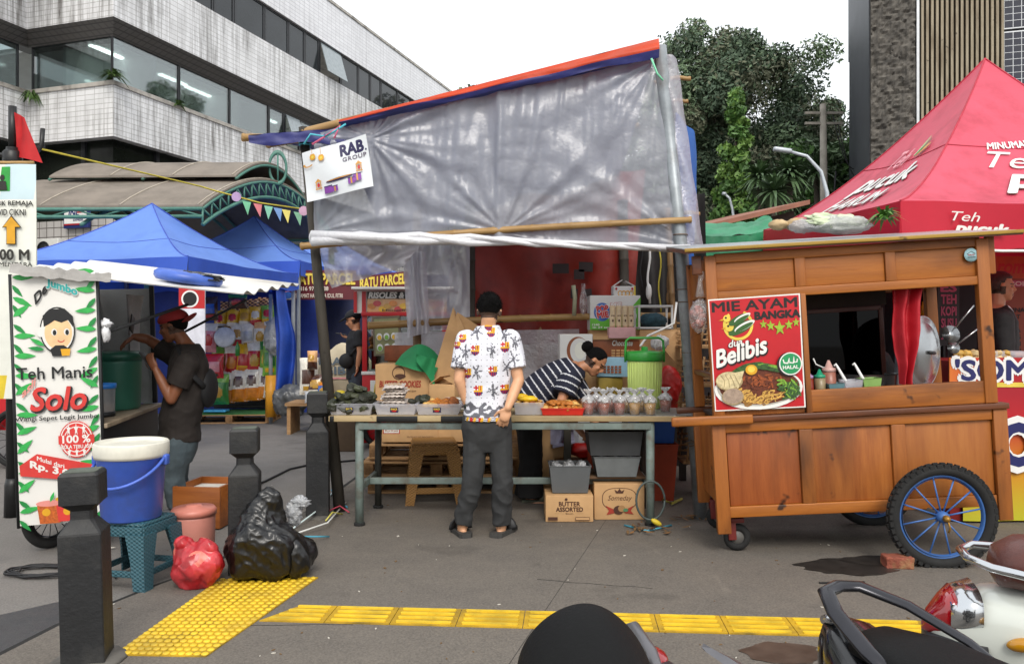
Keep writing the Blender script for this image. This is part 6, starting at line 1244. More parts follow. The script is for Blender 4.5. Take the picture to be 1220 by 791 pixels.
for lab, px, Y, f, k in (('red brown drink in a tied bag, second from the left in the front row', 719.5, 5.89, d1, 1), ('red brown drink in a tied bag, third from the left in the front row', 738, 5.9, d1, 2), ('yellow brown drink in a tied bag, fifth from the left in the front row', 774.5, 5.89, d2, 4), ('red brown drink standing apart at the right end of the table', 792.5, 6.12, d1, 5), ('drink in a tied bag behind the first and second front drinks', 710, 6.06, d1, 6), ('drink in a tied bag behind the second and third front drinks', 728, 6.07, d1, 7), ('drink in a tied bag behind the third and fourth front drinks', 747, 6.06, d2, 8), ('drink in a tied bag behind the fourth and fifth front drinks', 765, 6.07, d2, 9)): drink(lab, px, Y, None, f, k)
# green cooler
lime = M('lime plastic', 'c2d67a', .4, .06, 5); grn2 = M('green plastic lid', '2f8f35', .35, .08, 6); t = thing('drink_cooler', 'lime green drink cooler with a green lid and raised handle', 'cooler', ((767.5-610)/FPX*6.42, 6.4, ZT+.003), scale=.9)
mb = MB(); mb.lathe([(.135, 0), (.142, .01), (.15, .41), (.15, .43)], lime, 40)
for i in range(30): a = 2*math.pi*i/30; mb.rod((.142*math.cos(a), .142*math.sin(a), .02), (.151*math.cos(a), .151*math.sin(a), .41), .004, lime, 5)
mb.obj('cooler_body', t); mb = MB(); mb.lathe([(.158, .42), (.163, .43), (.165, .49), (.155, .505), (.06, .512), (.03, .515), (.03, .545), (0, .55)], grn2, 40); mb.obj('lid', t)
mb = MB(); mb.tube([(-.172, 0, .41), (-.172, 0, .5), (-.165, 0, .60), (-.13, 0, .625), (.13, 0, .625), (.165, 0, .60), (.172, 0, .5), (.172, 0, .41)], .011, grn2, 8); mb.obj('handle', t)
# ================================================================== cartons and boxes
kraft = M('kraft cardboard', 'c29a6c', .8, .1, 4, dirt='94704a', damt=.35); kraftd = M('kraft cardboard inside', '9c774d', .85, .1, 4); brp = M('brown carton print', '4a2a1c', .7); rdp2 = M('faded red print', '9c3322', .7)
def carton(label, px0, px1, py0, py1, Y, d, mat=kraft, rz=0, fn=None, open_=False, name='carton', cat='carton', zb=None, group=None):
    a, b = P(px0, py1, Y), P(px1, py0, Y); w_, h = b.x-a.x, b.z-a.z; z0 = a.z
    if zb is not None: h += z0-zb; z0 = zb
    t = thing(name, label, cat, ((a.x+b.x)/2, Y+d/2, z0), (0, 0, rz), group); mb = MB(); mb.box((0, 0, h/2), (w_, d, h), mat, .006)
    mb.box((0, 0, h+.0005), (w_*.98, .006, .002), kraftd); 
    if fn: fn(Print(mb, plane_fn((-w_/2, -d/2-.0005, 0), (w_, 0, 0), (0, 0, h), (0, -1, 0)), .0014))
    mb.obj('box', t)
    if open_:
        for s_, an_ in ((-1, 35), (1, 28)): m2 = MB(); m2.box((s_*w_*.25, 0, 0), (w_*.5, d*.96, .006), mat); m2.obj('flap', t, (s_*w_/2, 0, h), (0, R(180+an_ if s_ > 0 else -180-an_), 0))
    return t
def someday(pr):
    c = [(.5+.34*math.copysign(abs(math.cos(a))**.7, math.cos(a)), .58+.30*math.copysign(abs(math.sin(a))**.8, math.sin(a))) for a in [2*math.pi*k/40 for k in range(41)]]; pr.line(c, .014, brp); pr.text('Someday', .27, .5, .75, .68, brp, -.005, .3)
    pr.poly([(.43, .74), (.40, .84), (.46, .79), (.5, .87), (.54, .79), (.60, .84), (.57, .74)], brp); pr.poly([(.22, .4), (.42, .28), (.42, .2), (.24, .14), (.29, .26)], rdp2); pr.poly([(.78, .4), (.60, .28), (.60, .2), (.78, .16), (.72, .26)], rdp2); pr.disc(.48, .28, .1, brp, .12); pr.disc(.54, .32, .07, kraftd, .09); pr.disc(.62, .28, .05, M('mint print', '4f7a55', .7), .05)
def bass(pr): pr.text('BUTTER', .28, .6, .72, .76, brp, .03); pr.text('ASSORTED', .22, .4, .78, .56, brp, .03); pr.text('Biscuits', .42, .3, .58, .36, brp); pr.disc(.43, .86, .03, brp, .05); pr.rect(.2, .33, .4, .335, brp); pr.rect(.6, .33, .8, .335, brp); pr.rect(.05, .08, .25, .2, brp); pr.rect(.62, .08, .92, .2, brp); pr.rect(.63, .1, .91, .18, kraft)
carton('carton printed BUTTER ASSORTED on the ground under the table', 650, 707, 590, 624, 5.96, .3, fn=bass, zb=.015); carton('carton printed with a crowned oval label and red ribbon under the table', 708, 768, 576, 621, 6.03, .3, fn=someday, zb=.015)
def bcook(pr): pr.disc(.43, .83, .12, brp, .13); pr.disc(.43, .83, .105, kraft, .11); pr.disc(.46, .77, .1, brp, .045); pr.text('BUTTER COOKIES', .08, .56, .84, .68, rdp2, .03, .15); pr.text('Premium Recipe', .3, .46, .75, .51, brp, 0, .2); pr.rect(.12, .14, .7, .15, brp)
carton('big carton printed BUTTER COOKIES in red, left of the man', 447, 512, 434, 480, 6.95, .4, fn=bcook, zb=.70)
def milk(pr): pr.rect(.02, .5, .32, .95, redp); pr.rect(.035, .54, .305, .78, cream); pr.text('40 g x 24 pack', .05, .6, .29, .72, rdp2, .02); pr.text('PRODUCT OF INDONESIA', .45, .28, .92, .36, brp)
p_st = thing('pallet', 'topmost wooden pallet under the cartons behind the table', 'pallet', (-.6, 7.35, .31), (0, 0, 0), 'wooden pallets'); pallet(p_st, 1.3, .75, 0).obj('deck', p_st)
dup(p_st, (-.66, 7.32, .16), None, 'middle wooden pallet of the three behind the table'); dup(p_st, (-.62, 7.37, .012), (0, 0, R(1)), 'bottom wooden pallet of the three behind the table')
carton('low carton with a red pack label on the pallets', 455, 522, 506, 527, 6.99, .4, fn=milk, zb=.465); carton('plain low carton on the pallets behind the wicker stool', 518, 585, 508, 527, 7.0, .4, zb=.465)
carton('kraft carton filling the pallet behind the plain low one', 540, 615, 470, 505, 7.1, .4, zb=.66)
mb = MB(); mb.slab([P(508, 470, 7.0), P(540, 366, 7.1), P(543, 372, 7.15), P(556, 455, 7.1), P(540, 470, 7.05)], .01, kraft, n=(0, -1, 0)); mb.slab([P(533, 398, 7.08), P(545, 372, 7.12), P(585, 398, 7.2), P(575, 432, 7.2), P(560, 410, 7.1)], .01, kraft, n=(0, -1, 0)); mb.slab([P(534, 400, 7.1), P(560, 405, 7.2), P(575, 470, 7.2), P(518, 450, 7.1)], .012, kraftd, n=(0, -1, 0)); mb.thing('open_carton', 'tall open carton with its flaps sticking up behind the standing man', 'carton')
carton('small open carton beside the butter cookie carton', 515, 548, 458, 482, 6.8, .25, open_=True, rz=R(-18), zb=.83); mb = MB(); mb.box((0, 0, .41), (.9, .5, .82), kraftd, .01); mb.thing('carton', 'plain tall carton supporting the small open carton, behind the table', 'carton', None, (-.35, 7.9, .0))
gcl = M('green cloth', '1f7d4b', .8, .12, 3); mb = MB(); mb.grid(lambda u, v: P(470+48*u+(8*v), 434+10*u*v-26*math.sin(math.pi*min(1, u*.75+.1))*v+16*u*(1-v)*.8-3*v, 6.98-.1*(1-v)+.2*v)+V((0, .03*math.sin(u*9), 0)), 24, 16, gcl); mb.grid(lambda u, v: P(496+22*u, 422+6*u+24*v*u+8*v, 6.86)+V((0, .02*math.sin(u*9+v*3), 0)), 16, 12, gcl); mb.thing('green_cloth', 'green cloth draped over the butter cookie carton', 'cloth')
t = thing('brown_basket', 'brown open box with a dark lining behind the green cloth', 'basket', P(480, 428, 7.5)); mb = MB(); brb = M('brown box', '7a3f20', .6, .25, 8)
for c, d in (((0, -.12, .06), (.3, .01, .14)), ((0, .12, .06), (.3, .01, .14)), ((-.15, 0, .06), (.01, .24, .14)), ((.15, 0, .06), (.01, .24, .14)), ((0, 0, 0), (.3, .24, .01))): mb.box(c, d, brb, .002)
mb.obj('box', t); carton('plain carton stack holding up the brown open box', 462, 500, 428, 500, 7.4, .3, kraftd)
# tubs below the table
def tubfill(t, n, w_, d_, z, mat, lab, grp, nm='tied_bag', r=.05): lumps(nm, lab, 'bag', grp, [t.location+V((-w_+2*w_*(i % n)/(n-1), -d_+2*d_*(i//n), z)) for i in range(2*n)], r, [mat], 8, shape=(1, 1, 1.1), amp=.6)
tb1 = tray('light grey tub of white bags standing on the butter assorted carton', 'tub', 655, 704, .2, 6.0, .27, tubg, .22, .86, 'storage_tub'); tubfill(tb1, 3, .09, .05, .16, whitef, 'white tied bag in the light grey tub', 'bags in the grey tub')
tb2 = tray('oval grey tub on the lower shelf of the table', 'tub', 708, 763, .15, 6.02, .3, M('oval tub grey', '6d7172', .4, .1), .337, .84, 'storage_tub'); tubfill(tb2, 3, .1, .05, .13, whitef, 'white tied bag in the oval grey tub', 'bags in the oval tub', r=.04)
tb3 = tray('dark grey tub stacked on the oval grey tub', 'tub', 701, 766, .175, 5.98, .34, tubd, .505, .9, 'storage_tub'); lumps('dark_packet', 'dark leaf packet in the dark grey tub', 'packet', 'packets in the dark tub', [tb3.location+V((-.12+.08*i, -.05+.05*(i % 2), .15)) for i in range(4)], .055, leafp, 9)
binb = M('blue tub plastic', '1f4a94', .45, .1, 4); bino = M('orange bin plastic', 'a03a1c', .5, .15, 4, dirt='5f2413', damt=.4)
tray('big orange red plastic bin on the ground behind the table leg', 'bin', 742, 808, .47, 6.68, .4, bino, .014, .86, 'plastic_bin'); tray('blue plastic tub stacked in the orange red bin', 'tub', 748, 806, .27, 6.75, .36, binb, .49, .9, 'plastic_tub'); tray('red plastic crate on the ground behind the grey tubs', 'crate', 700, 745, .5, 6.75, .3, bino, .014, .95, 'plastic_crate')
sack('red plastic bag standing on the red crate', 'red_bag', ((717-610)/FPX*6.8, 6.85, .51), (.09, .08, .1), M('red bag', 'b3201c', .35, .2), 61, .3, .02, voxel=.012)
carton('kraft carton behind the bending woman\'s legs', 645, 672, 500, 560, 6.95, .3, zb=.015); carton('open low carton beside the kraft carton under the table', 668, 706, 545, 575, 7.0, .3, zb=.1, open_=True)
mb = MB(); mb.grid(lambda u, v: P(656+28*u, 505+24*v, 6.9)+V((0, .05*math.sin(u*7+v*3), 0)), 12, 8, M('lavender paper', 'a5a3bd', .7)); mb.grid(lambda u, v: P(658+26*u, 529-6*u+4*v, 6.9-.1*v)+V((0, -.05, 0)), 12, 4, MATS['lavender paper']); mb.thing('paper_bag', 'folded lavender paper bag in the dark below the table', 'bag')
mb = MB(); mb.ell((0, 0, 0), (.12, .08, .06), M('red bag', '', 0) if 'red bag' in MATS else redp, 14, 10, None, lambda d: 1+.4*nz(d, 3)); mb.thing('red_pouch', 'small red pouch lying behind the grey tubs', 'pouch', None, ((695-610)/FPX*6.8, 6.85, .42))
mb = MB(); mb.box((0, 0, .16), (.5, .25, .32), kraftd, .01); mb.thing('carton', 'dark carton on the ground under the small red pouch', 'carton', None, (.62, 6.9, .014))
g = G(519, 592); stool('brown wicker plastic stool behind the table', (g.x, 6.78, ZP), .50, .46, brown_w, R(8))
mb = MB(); mb.tube([P(775+17*math.cos(a), 596+23*math.sin(a), 5.8) for a in [2*math.pi*k/24 for k in range(25)]], .008, M('grey cord', '4a5553', .5), 6); mb.ell(P(782, 622, 5.78), (.045, .02, .02), yl, 12, 8, (0, R(30), 0)); mb.thing('looped_cord', 'looped grey cord with a yellow plug on the right table leg', 'cord')
mb = MB()
for i in range(60):
    p = (lambda c: V((c.x+rnd.gauss(0, .09), c.y+rnd.gauss(0, .06), ZP+.012+rnd.random()*.02)))(G(*rnd.choice(((772, 632), (825, 618), (850, 615), (760, 632))), ZP)); a = rnd.uniform(0, 3.14); s_ = rnd.uniform(.02, .05)
    mb.slab([p+V((s_*math.cos(a), s_*math.sin(a), rnd.uniform(-.008, .012))), p+V((-s_*.3*math.sin(a), s_*.3*math.cos(a), 0)), p-V((s_*math.cos(a), s_*math.sin(a), rnd.uniform(-.008, .012))), p+V((s_*.3*math.sin(a), -s_*.3*math.cos(a), 0))], .002, rnd.choice((litter_b, M('dead leaf', '4d3320', .8, .3), M('dry leaf', '7c5a35', .8, .3))), n=(0, 0, 1))
tag(mb.obj('dead_leaves', kind='stuff'), 'brown dead leaves swept against the table leg and steel post', 'leaves')
mb = MB(); mb.tube([G(744, 627, ZP)+V((0, 0, .01)), G(770, 632, ZP)+V((0, -.05, .012)), G(800, 627, ZP)+V((0, 0, .01))], .007, MATS['twine 4aa0b8'], 5); mb.tube([G(790, 598, ZP)+V((0, 0, .02)), G(800, 604, ZP)+V((0, 0, .03)), G(812, 597, ZP)+V((0, 0, .02))], .012, MATS['twine c9c05a'], 5); mb.thing('twine_scrap', 'blue and yellow twine scraps by the right table leg', 'twine')
# stored goods at the back right
bn = thing('storage_bench', 'wooden bench behind the table holding the stored boxes', 'bench', (1.05, 7.2, 0)); mb = MB(); mb.box((0, 0, .73), (1.25, .95, .04), plank); mb.obj('top', bn)
for x in (-.58, .58):
    for y in (-.42, .42): mb = MB(); mb.box((x, y, .355), (.06, .06, .71), wpost); mb.obj('leg', bn)
wht = M('white carton', 'd4d4d2', .55, .05, 4); brc = M('brown carton print face', '8a4a24', .5, .15, 5)
carton('kraft carton under the white coffee carton', 668, 712, 437, 486, 7.15, .3, zb=.755); carton('white carton with a coffee cup picture behind the woman\'s head', 667, 706, 398, 437, 7.15, .3, wht, fn=lambda pr: (pr.disc(.55, .5, .34, brc, .42), pr.disc(.6, .5, .29, wht, .38), pr.disc(.62, .5, .2, cream, .3), pr.ring(.62, .5, .2, .03, pr.mb.mats[0], 20, ry=.3)))
carton('kraft carton under the brown chocolate carton', 709, 766, 431, 486, 7.4, .3, zb=.755); carton('brown carton with Chocolate lettering and wafer pictures', 706, 762, 400, 431, 7.3, .3, brc, fn=lambda pr: (pr.text('Chocolate', .42, .62, .85, .82, cream, .02, .2), [pr.rect(.4+.1*i, .1+.1*j, .48+.1*i, .17+.1*j, cols['lattice']) for i in range(5) for j in range(4)], pr.rect(0, .85, 1, 1, kraft)))
carton('gold tin standing on the bench below the light blue box', 713, 742, 450, 486, 7.0, .2, M('gold tin', '8f7a2c', .4, .15, metal=.3), zb=.755, cat='tin', name='gold_tin'); carton('light blue box with wafer pictures, right of the woman\'s face', 713, 750, 426, 449, 6.98, .22, M('light blue carton', '8fb9cf', .5, .08), fn=lambda pr: [pr.rect(.1+.12*i, .2+.14*j, .19+.12*i, .3+.14*j, brc) for i in range(6) for j in range(3)], rz=R(-8), name='biscuit_box', cat='box')
carton('kraft carton hidden under the instant noodle carton', 703, 768, 393, 431, 7.72, .25, zb=.755)
def popm(pr):
    pr.poly([(0, 0), (1, 0), (1, .95), (.85, .7), (.6, .4), (.3, .3), (0, .34)], M('noodle green', '5fae34', .5)); pr.disc(.24, .52, .165, cols['blue'], .27); pr.text('POP', .13, .53, .36, .7, redp, .05, 0, .15, out=white); pr.text('MIE', .14, .36, .36, .52, redp, .05, 0, .15, out=white); pr.text('MIE', .42, .66, .62, .78, white, .04, 0, .1, out=redp); pr.text('TORI', .44, .53, .66, .64, white, .04, 0, .1, out=redp); pr.disc(.78, .4, .14, white, .2); pr.disc(.79, .4, .1, cols['lattice'], .14); pr.text('1240', .04, .12, .18, .18, white, .02); pr.text('isi 24 cup', .05, .03, .4, .1, white, .02)
carton('white and green instant noodle carton on the stacked boxes', 703, 763, 352, 393, 7.68, .3, wht, fn=popm, open_=False); carton('small white and yellow carton on top of the noodle carton', 731, 757, 341, 356.5, 7.7, .2, wht, fn=lambda pr: ([pr.ring(.3+.17*i, .45, .11, .035, gold, 18, ry=.22) for i in range(4)], pr.disc(.12, .8, .05, redp, .1), pr.disc(.85, .8, .05, redp, .1), pr.rect(.93, 0, 1, 1, ylp)), open_=True)
cps = M('printed paper cup', 'c9b392', .6, .1, 20)
t = thing('pink_box', 'pale pink box holding the paper cup stacks', 'box', P(741.5, 403, 7.22)); mb = MB(); mb.box((0, .07, .05), (.24, .14, .1), M('pale pink', 'cf9f9f', .6), .004); mb.obj('box', t)
for i, px in enumerate((730.5, 738, 745.5, 752.5)):
    mb = MB(); mb.lathe([(.022, 0)]+[(r, .012+.016*k+dz) for k in range(11) for r, dz in ((.026, 0), (.029, .012), (.027, .0125))]+[(.026, .195)], cps, 16); pr = Print(mb, lambda u, v, d: V((math.sin(u)*(.0295+d), -math.cos(u)*(.0295+d), v)), .001); pr.disc(0, .06, .25, brp, .012); pr.rect(-.5, .1, .5, .11, brp)
    mb.thing('cup_stack', f'stack of printed paper cups, {ordn[i]} from the left in the pink box', 'cups', 'paper cup stacks', t.location+V(((px-741.5)*7.2/FPX, .05, .1)))
t = thing('wire_crate', 'white wire crate with a dark blue cloth inside, right of the noodle carton', 'crate', P(781, 392, 7.3)); mb = MB(); w_, h = .3, .21
for x in (-w_/2, w_/2):
    for y in (0, .25): mb.box((x, y, h/2), (.018, .018, h), wht, .003)
for z in (0.01, h): [mb.box((0, y, z), (w_+.02, .018, .018), wht, .003) for y in (0, .25)]; [mb.box((x, .125, z), (.018, .25, .018), wht, .003) for x in (-w_/2, w_/2)]
mb.obj('frame', t); mb = MB(); mb.ell((0, .12, .08), (.13, .09, .07), M('dark teal cloth', '2a4a55', .8, .3, 20, bmp=.6), 20, 12, None, lambda d: 1+.2*nz(d, 5)); mb.thing('folded_cloth', 'dark teal cloth bundle inside the white wire crate', 'cloth', None, t.location)
carton('big plain carton with a sagging flap right of the cooler', 762, 812, 393, 486, 7.3, .3, zb=.755); mb = MB(); mb.slab([P(772, 396, 7.2), P(808, 392, 7.2), P(812, 440, 7.15), P(790, 415, 7.1)], .008, kraft, n=(0, -1, 0)); mb.thing('cardboard_flap', 'loose triangular cardboard flap leaning on the big plain carton', 'cardboard')
sack('red plastic bag right of the green cooler', 'red_bag', ((798-610)/FPX*6.75, 6.8, .755), (.1, .09, .2), MATS['red bag'], 62, .2, .03, voxel=.012); mb = MB(); mb.ell((0, 0, 0), (.08, .06, .06), filmb, 18, 12, None, lambda d: 1+.4*nz(d, 4)); mb.thing('clear_bag', 'clear plastic bag tucked behind the cooler handle', 'bag', None, P(786, 408, 6.9))
mb = MB(); mb.tube([P(*q) for q in ((806, 360, 7), (803, 385, 7), (790, 392, 7), (772, 400, 6.9), (763, 412, 6.7))], .01, white, 6); mb.thing('white_cable', 'white cable hanging from the post to the cooler', 'cable')
mb = MB()
for i, (px, a, b, r) in enumerate(((773, 290, 362, .012), (764, 290, 345, .008), (786, 300, 372, .008), (797, 290, 372, .012))): mb = MB(); mb.tube([P(px+1.5*math.sin(j), a+(b-a)*j/8, 7.9) for j in range(9)], r, (white, cable, rp, bamv)[i], 6); mb.ell(P(px, a+(b-a)*.8, 7.88), (.03, .03, .08), (white, cable, rp, bamv)[i], 10, 8) if i in (0, 3) else None; mb.thing('hanging_rope', ('thick knotted white rope hanging above the wire crate', 'thin black cord hanging left of the white rope', 'pale thin cord hanging right of the white rope', 'brown cord hanging beside the bamboo post')[i], 'rope')
mb = MB(); mb.tube([P(683, 340, 7.6), P(685, 355, 7.6), P(684, 376, 7.6)], .02, M('pale stick', '9a9a80', .6), 8); mb.thing('machete_handle', 'pale stick standing upright in front of the red tarp', 'stick'); mb = MB(); mb.ell(P(695, 360, 7.6), (.04, .04, .12), cupm, 16, 12); mb.rod(P(695, 350, 7.6), P(695, 338, 7.6), .02, cupm, 10); mb.thing('clear_bottle', 'clear bottle standing beside the pale stick on the rail', 'bottle')
for k in range(4):
    t = thing('bamboo_crate', ('top bamboo crate beside the steel post', 'second bamboo crate from the top beside the steel post', 'third bamboo crate from the top beside the steel post', 'bottom bamboo crate beside the steel post')[k], 'crate', V(((838-610)/FPX*7.0, 7.0, 1.45-.33*k)), group='bamboo crates'); mb = MB()
    for y in (-.15, .15):
        mb = MB(); [mb.rod((-.2, y, -.14+.05*i), (.2, y, -.14+.05*i), .009, pal_w, 5) for i in range(5)]; [mb.rod((x, y*1.06, -.15), (x+.03, y*1.06, .1), .01, pal_w, 5) for x in (-.18, -.06, .06, .18)]; mb.obj('slat_side', t)
    mb = MB(); mb.box((0, 0, -.15), (.42, .32, .02), pal_w); mb.obj('base', t)
# ================================================================== man in the printed shirt
Ym = 5.58; m_ = lambda px, py, y=0: P(px, py, Ym+y); shw = M('white printed shirt', 'd7d8e0', .8, .04, 5); pgr = M('palm print grey', '62626a', .8, .2, 30); c_y = M('crest yellow', 'd8a51f', .7); c_r = M('crest red', 'a01830', .7); c_b = M('crest navy', '1c2360', .7); dkp = M('dark charcoal trousers', '2e2f30', .85, .2, 7)
r_ = root_at('man in a white printed shirt seen from behind, standing at the food table', m_(578, 0).x, Ym, z=ZP); hd = m_(583, 371); nb = m_(581, 395); sh = [m_(556, 407, .02), m_(607, 406, .02)]
el = [m_(547, 453, -.05), m_(618, 453, -.04)]; wr = [m_(560, 488, -.02), m_(605, 486, -.15)]; pel = m_(580, 505)
hip = [m_(568, 512), m_(594, 512)]; kn = [m_(563, 573, -.03), m_(599, 574, -.03)]; an = [m_(551, 628, .02), m_(597, 629, .02)]; toe = [an[0]+V((-.07, .2, 0)), an[1]+V((.09, .19, 0))]
me, Rh = walk(hd, (.08, 1, -.2), (.04, .15, 1), nb, sh, el, wr, pel, hip, kn, an, toe, [(V((.15, .4, -.8)), V((.5, .3, .3)), .5, -1), (V((-.32, .12, -1)), V((-.1, 1, .1)), .25, -1)], skin_c, 'body', .97, .86); attach(me, 'body', r_)
side = V((1, 0, 0)); spn = [pel+V((0, 0, .03)), pel+V((0, 0, .12)), pel.lerp(nb, .42), pel.lerp(nb, .68), pel.lerp(nb, .86), nb-V((0, 0, .03)), nb+V((.002, -.0, .03))]; spm = [(.142, .118), (.134, .105), (.138, .108), (.155, .115), (.162, .105), (.112, .08), (.058, .062)]
Z0 = (480, 340, 4.944); crests = [(505, 237, 1), (521, 277, 1), (354, 312, .9), (430, 380, 1.05), (602, 362, 1.05), (533, 500, 1.05), (448, 613, 1.1), (600, 605, 1.05), (383, 515, 1), (322, 352, .8)]; palms = [(527, 375), (440, 500), (440, 270), (370, 390), (612, 480), (535, 612), (600, 290), (318, 435), (660, 330), (655, 430), (350, 470)]
def shirt_paint(p, n):
    x = (p.x/Ym*FPX+610-Z0[0])*Z0[2]; y = (393-(p.z-EYE)/Ym*FPX-Z0[1])*Z0[2]
    for cx, cy, k in crests:
        u, v = (x-cx)/(24*k), (cy-y)/(28*k)
        if abs(u) < 1 and abs(v) < 1:
            if v < -.1 and abs(u) > math.sqrt(max(0, 1-((-v-.1)/.9)**2)): continue
            if v > .1: return (4 if abs(u+.5) < .16 or abs(v-.55) < .16 else 0) if u < -.02 else (2 if int((u+1)*6) % 3 else 3)
            if v > -.18: return 2
            return 3 if int((u+2)*4.5) % 2 else 5
    for i, (cx, cy) in enumerate(palms):
        u, v = (x-cx)/42, (cy-y)/52; r = math.hypot(u, v)
        if r < 1:
            th = math.atan2(v, u)
            if r < (.3+.7*abs(math.sin(2.7*th+i*1.3))**3)*(.8+.5*nz((u*3, v*3, i), 1)) and nz((x*.11, y*.11, i), 1) > -.28: return 1
            if abs(u+.15*v) < .09 and v < 0: return 1
    if y > 690+18*math.sin(x*.06): return (2 if (x*.07+y*.02) % 3 < 1 else 4 if (x*.06) % 3 < 1 else 0 if y % 11 < 4 else 1) if y > 768 else (1 if nz((x*.035, y*.05, 3), 1) > -.12 else 0)
    if (x % 31 < 5 and y % 31 < 5) and n.y < 0: return 1
    return 0
attach(shirt(spn, spm, side, sh, el, shw, .022, .72, (.082, .078), voxel=.0055, seed=8, amp=.006, painter=shirt_paint, mats=[shw, pgr, c_y, c_r, M('crest bright red', 'b3161e', .7), c_b], extra=lambda mb: mb.tube([nb+V((.07*math.cos(a), .07*math.sin(a)+.0, .022)) for a in [2*math.pi*k/16 for k in range(17)]], .02, shw, 8)), 'shirt', r_)
def tp(p, n):return 0
attach(trousers(pel+V((0, 0, -.02)), hip, kn, [a+V((0, 0, .035)) for a in an], side, dkp, .019, lk=.86, seed=9, bunch=.011, waist=(.148, .1), voxel=.006), 'trousers', r_)
mb = MB(); hair_geo(mb, hd, Rh, hairm, lambda d: (1.2 if d.z > .3 else 1.0 if d.y < .25 and d.z > -.1 else (.62+1.6*(d.z+.30)) if d.y < .2 else 0), 1, 1.1, seed=3, rough=.5, n=64, m=48); strands(mb, hd, Rh, hairm, 1500, lambda d: d.z > -.15 and (d.y < .3 or d.z > .35), .022); attach(mb.mesh('hair'), 'hair', r_)
mb = MB(); w_ = wr[0]; wd = (w_-el[0]).normalized(); mb.tube([w_-wd*.045, w_-wd*.012], .037, blackm, 14); mb.ell(w_-wd*.028+V((-.01, -.032, 0)), (.022, .012, .022), M('watch case', '2c332c', .3, metal=.4), 12, 8); attach(mb.mesh('wrist_watch'), 'wrist_watch', r_)
for i in (0, 1):
    a = an[i]; f = toe[i]-a; f.z = 0; f.normalize(); s_ = V((f.y, -f.x, 0)); mb = MB(); b = V((a.x, a.y, ZP))
    mb.loft([[b+f*t+s_*w_*x+V((0, 0, z)) for x, z in ((-1, 0), (1, 0), (1, .03), (-1, .03))] for t, w_ in ((-.11, .03), (-.085, .048), (0, .05), (.1, .058), (.17, .05), (.2, .02))], M('sandal sole', '3b3a38', .7), True, False); mb.obj('slide_sandal', r_).data.transform(Matrix.Translation(-V(r_.location)))
    mb = MB(); mb.tube([b+f*.07+s_*.055*math.cos(t)+V((0, 0, .025+.062*math.sin(t))) for t in [math.pi*k/10 for k in range(11)]], .035, blackm, 8, ell=.22); mb.tube([b+f*.075+s_*.058*math.cos(t)+V((0, 0, .03+.066*math.sin(t))) for t in [.25+.5*k/5 for k in range(6)]], .014, ylp, 6, ell=.5); o = mb.obj('sandal_strap', r_); o.data.transform(Matrix.Translation(-V(r_.location)))
# ================================================================== bending woman in stripes
Yw = 6.78; w2 = lambda px, py, y=0: P(px, py, Yw+y); nav = M('navy knit', '14182c', .85, .15, 20); strp = M('white knit stripe', 'c9cbd0', .85, .05); blkp = M('black trousers', '111113', .9, .2)
r_ = root_at('woman in a navy and white striped top bending over behind the food table', w2(634, 0).x, Yw, z=ZP); hd = w2(709, 431); nb = w2(685, 437); sh = [w2(681, 449, .17), w2(680, 450, -.17)]
el = [w2(700, 488, .16), w2(667, 482, -.24)]; wr = [w2(715, 515, -.1), w2(694, 517, -.36)]; pel = w2(629, 481); hip = [w2(628, 490, .09), w2(630, 490, -.09)]; kn = [w2(634, 545, .1), w2(632, 545, -.1)]; an = [w2(628, 591, .1), w2(632, 592, -.12)]; toe = [a+V((.2, -.05, 0)) for a in an]
up_ = w2(660, 446); spw = [w2(620, 494), w2(629, 479), w2(645, 462), w2(664, 450), w2(678, 444), w2(686, 438), w2(690, 436)]
me, Rh = walk(hd, (.72, -.18, -.68), (.68, -.1, .7), nb, sh, el, wr, pel, hip, kn, an, toe, [(V((.4, -.2, -.8)), V((.3, -1, 0)), .5, 1), (V((.75, .1, -.5)), V((-.3, .2, -1)), .5, -1)], skin_a, 'body', .92, spine=spw, spec=[(.12, .1), (.15, .11), (.14, .1), (.15, .1), (.15, .095), (.1, .07), (.05, .05)], voxel=.008); attach(me, 'body', r_)
ax_ = (spw[5]-spw[1]).normalized()
def stripe(p, n):
    arm = V(p)-V(sh[1]); a2 = (el[1]-sh[1]).normalized(); t = arm.dot(a2)
    if p.y < Yw-.19 and t > -.02 and (arm-a2*t).length < .12: s_ = t+.02
    else: s_ = (V(p)-spw[1]).dot(ax_)+.25*(p.z-spw[2].z)*0
    return 1 if (s_+.5) % .058 < .0105 else 0
attach(shirt(spw[1:6]+[nb+V((.02, 0, .01))], [(.165, .125), (.165, .12), (.168, .12), (.165, .112), (.12, .09), (.062, .062)], (0, -1, 0), sh, el, nav, .024, .62, (.092, .095), voxel=.007, seed=10, amp=.006, painter=stripe, mats=[nav, strp]), 'striped_top', r_)
attach(trousers(pel, hip, kn, an, V((0, -1, 0)), blkp, .035, seed=11, waist=(.16, .12), flare=.03, top=.04, voxel=.009), 'trousers', r_)
mb = MB(); hair_geo(mb, hd, Rh, hairm, lambda d: 1.15 if d.y < .35+.5*d.z and d.z > -.35 and not (abs(d.x) > .75 and d.y > -.15 and d.z < .1) else 0, .95, .9, seed=6, rough=.03); bc = hd+Rh @ V((0, -.135, .05)); mb.ell(bc, (.052, .052, .05), hairm, 18, 12, None, lambda d: 1+.15*nz(d, 4)); attach(mb.mesh('hair_bun'), 'hair_bun', r_)
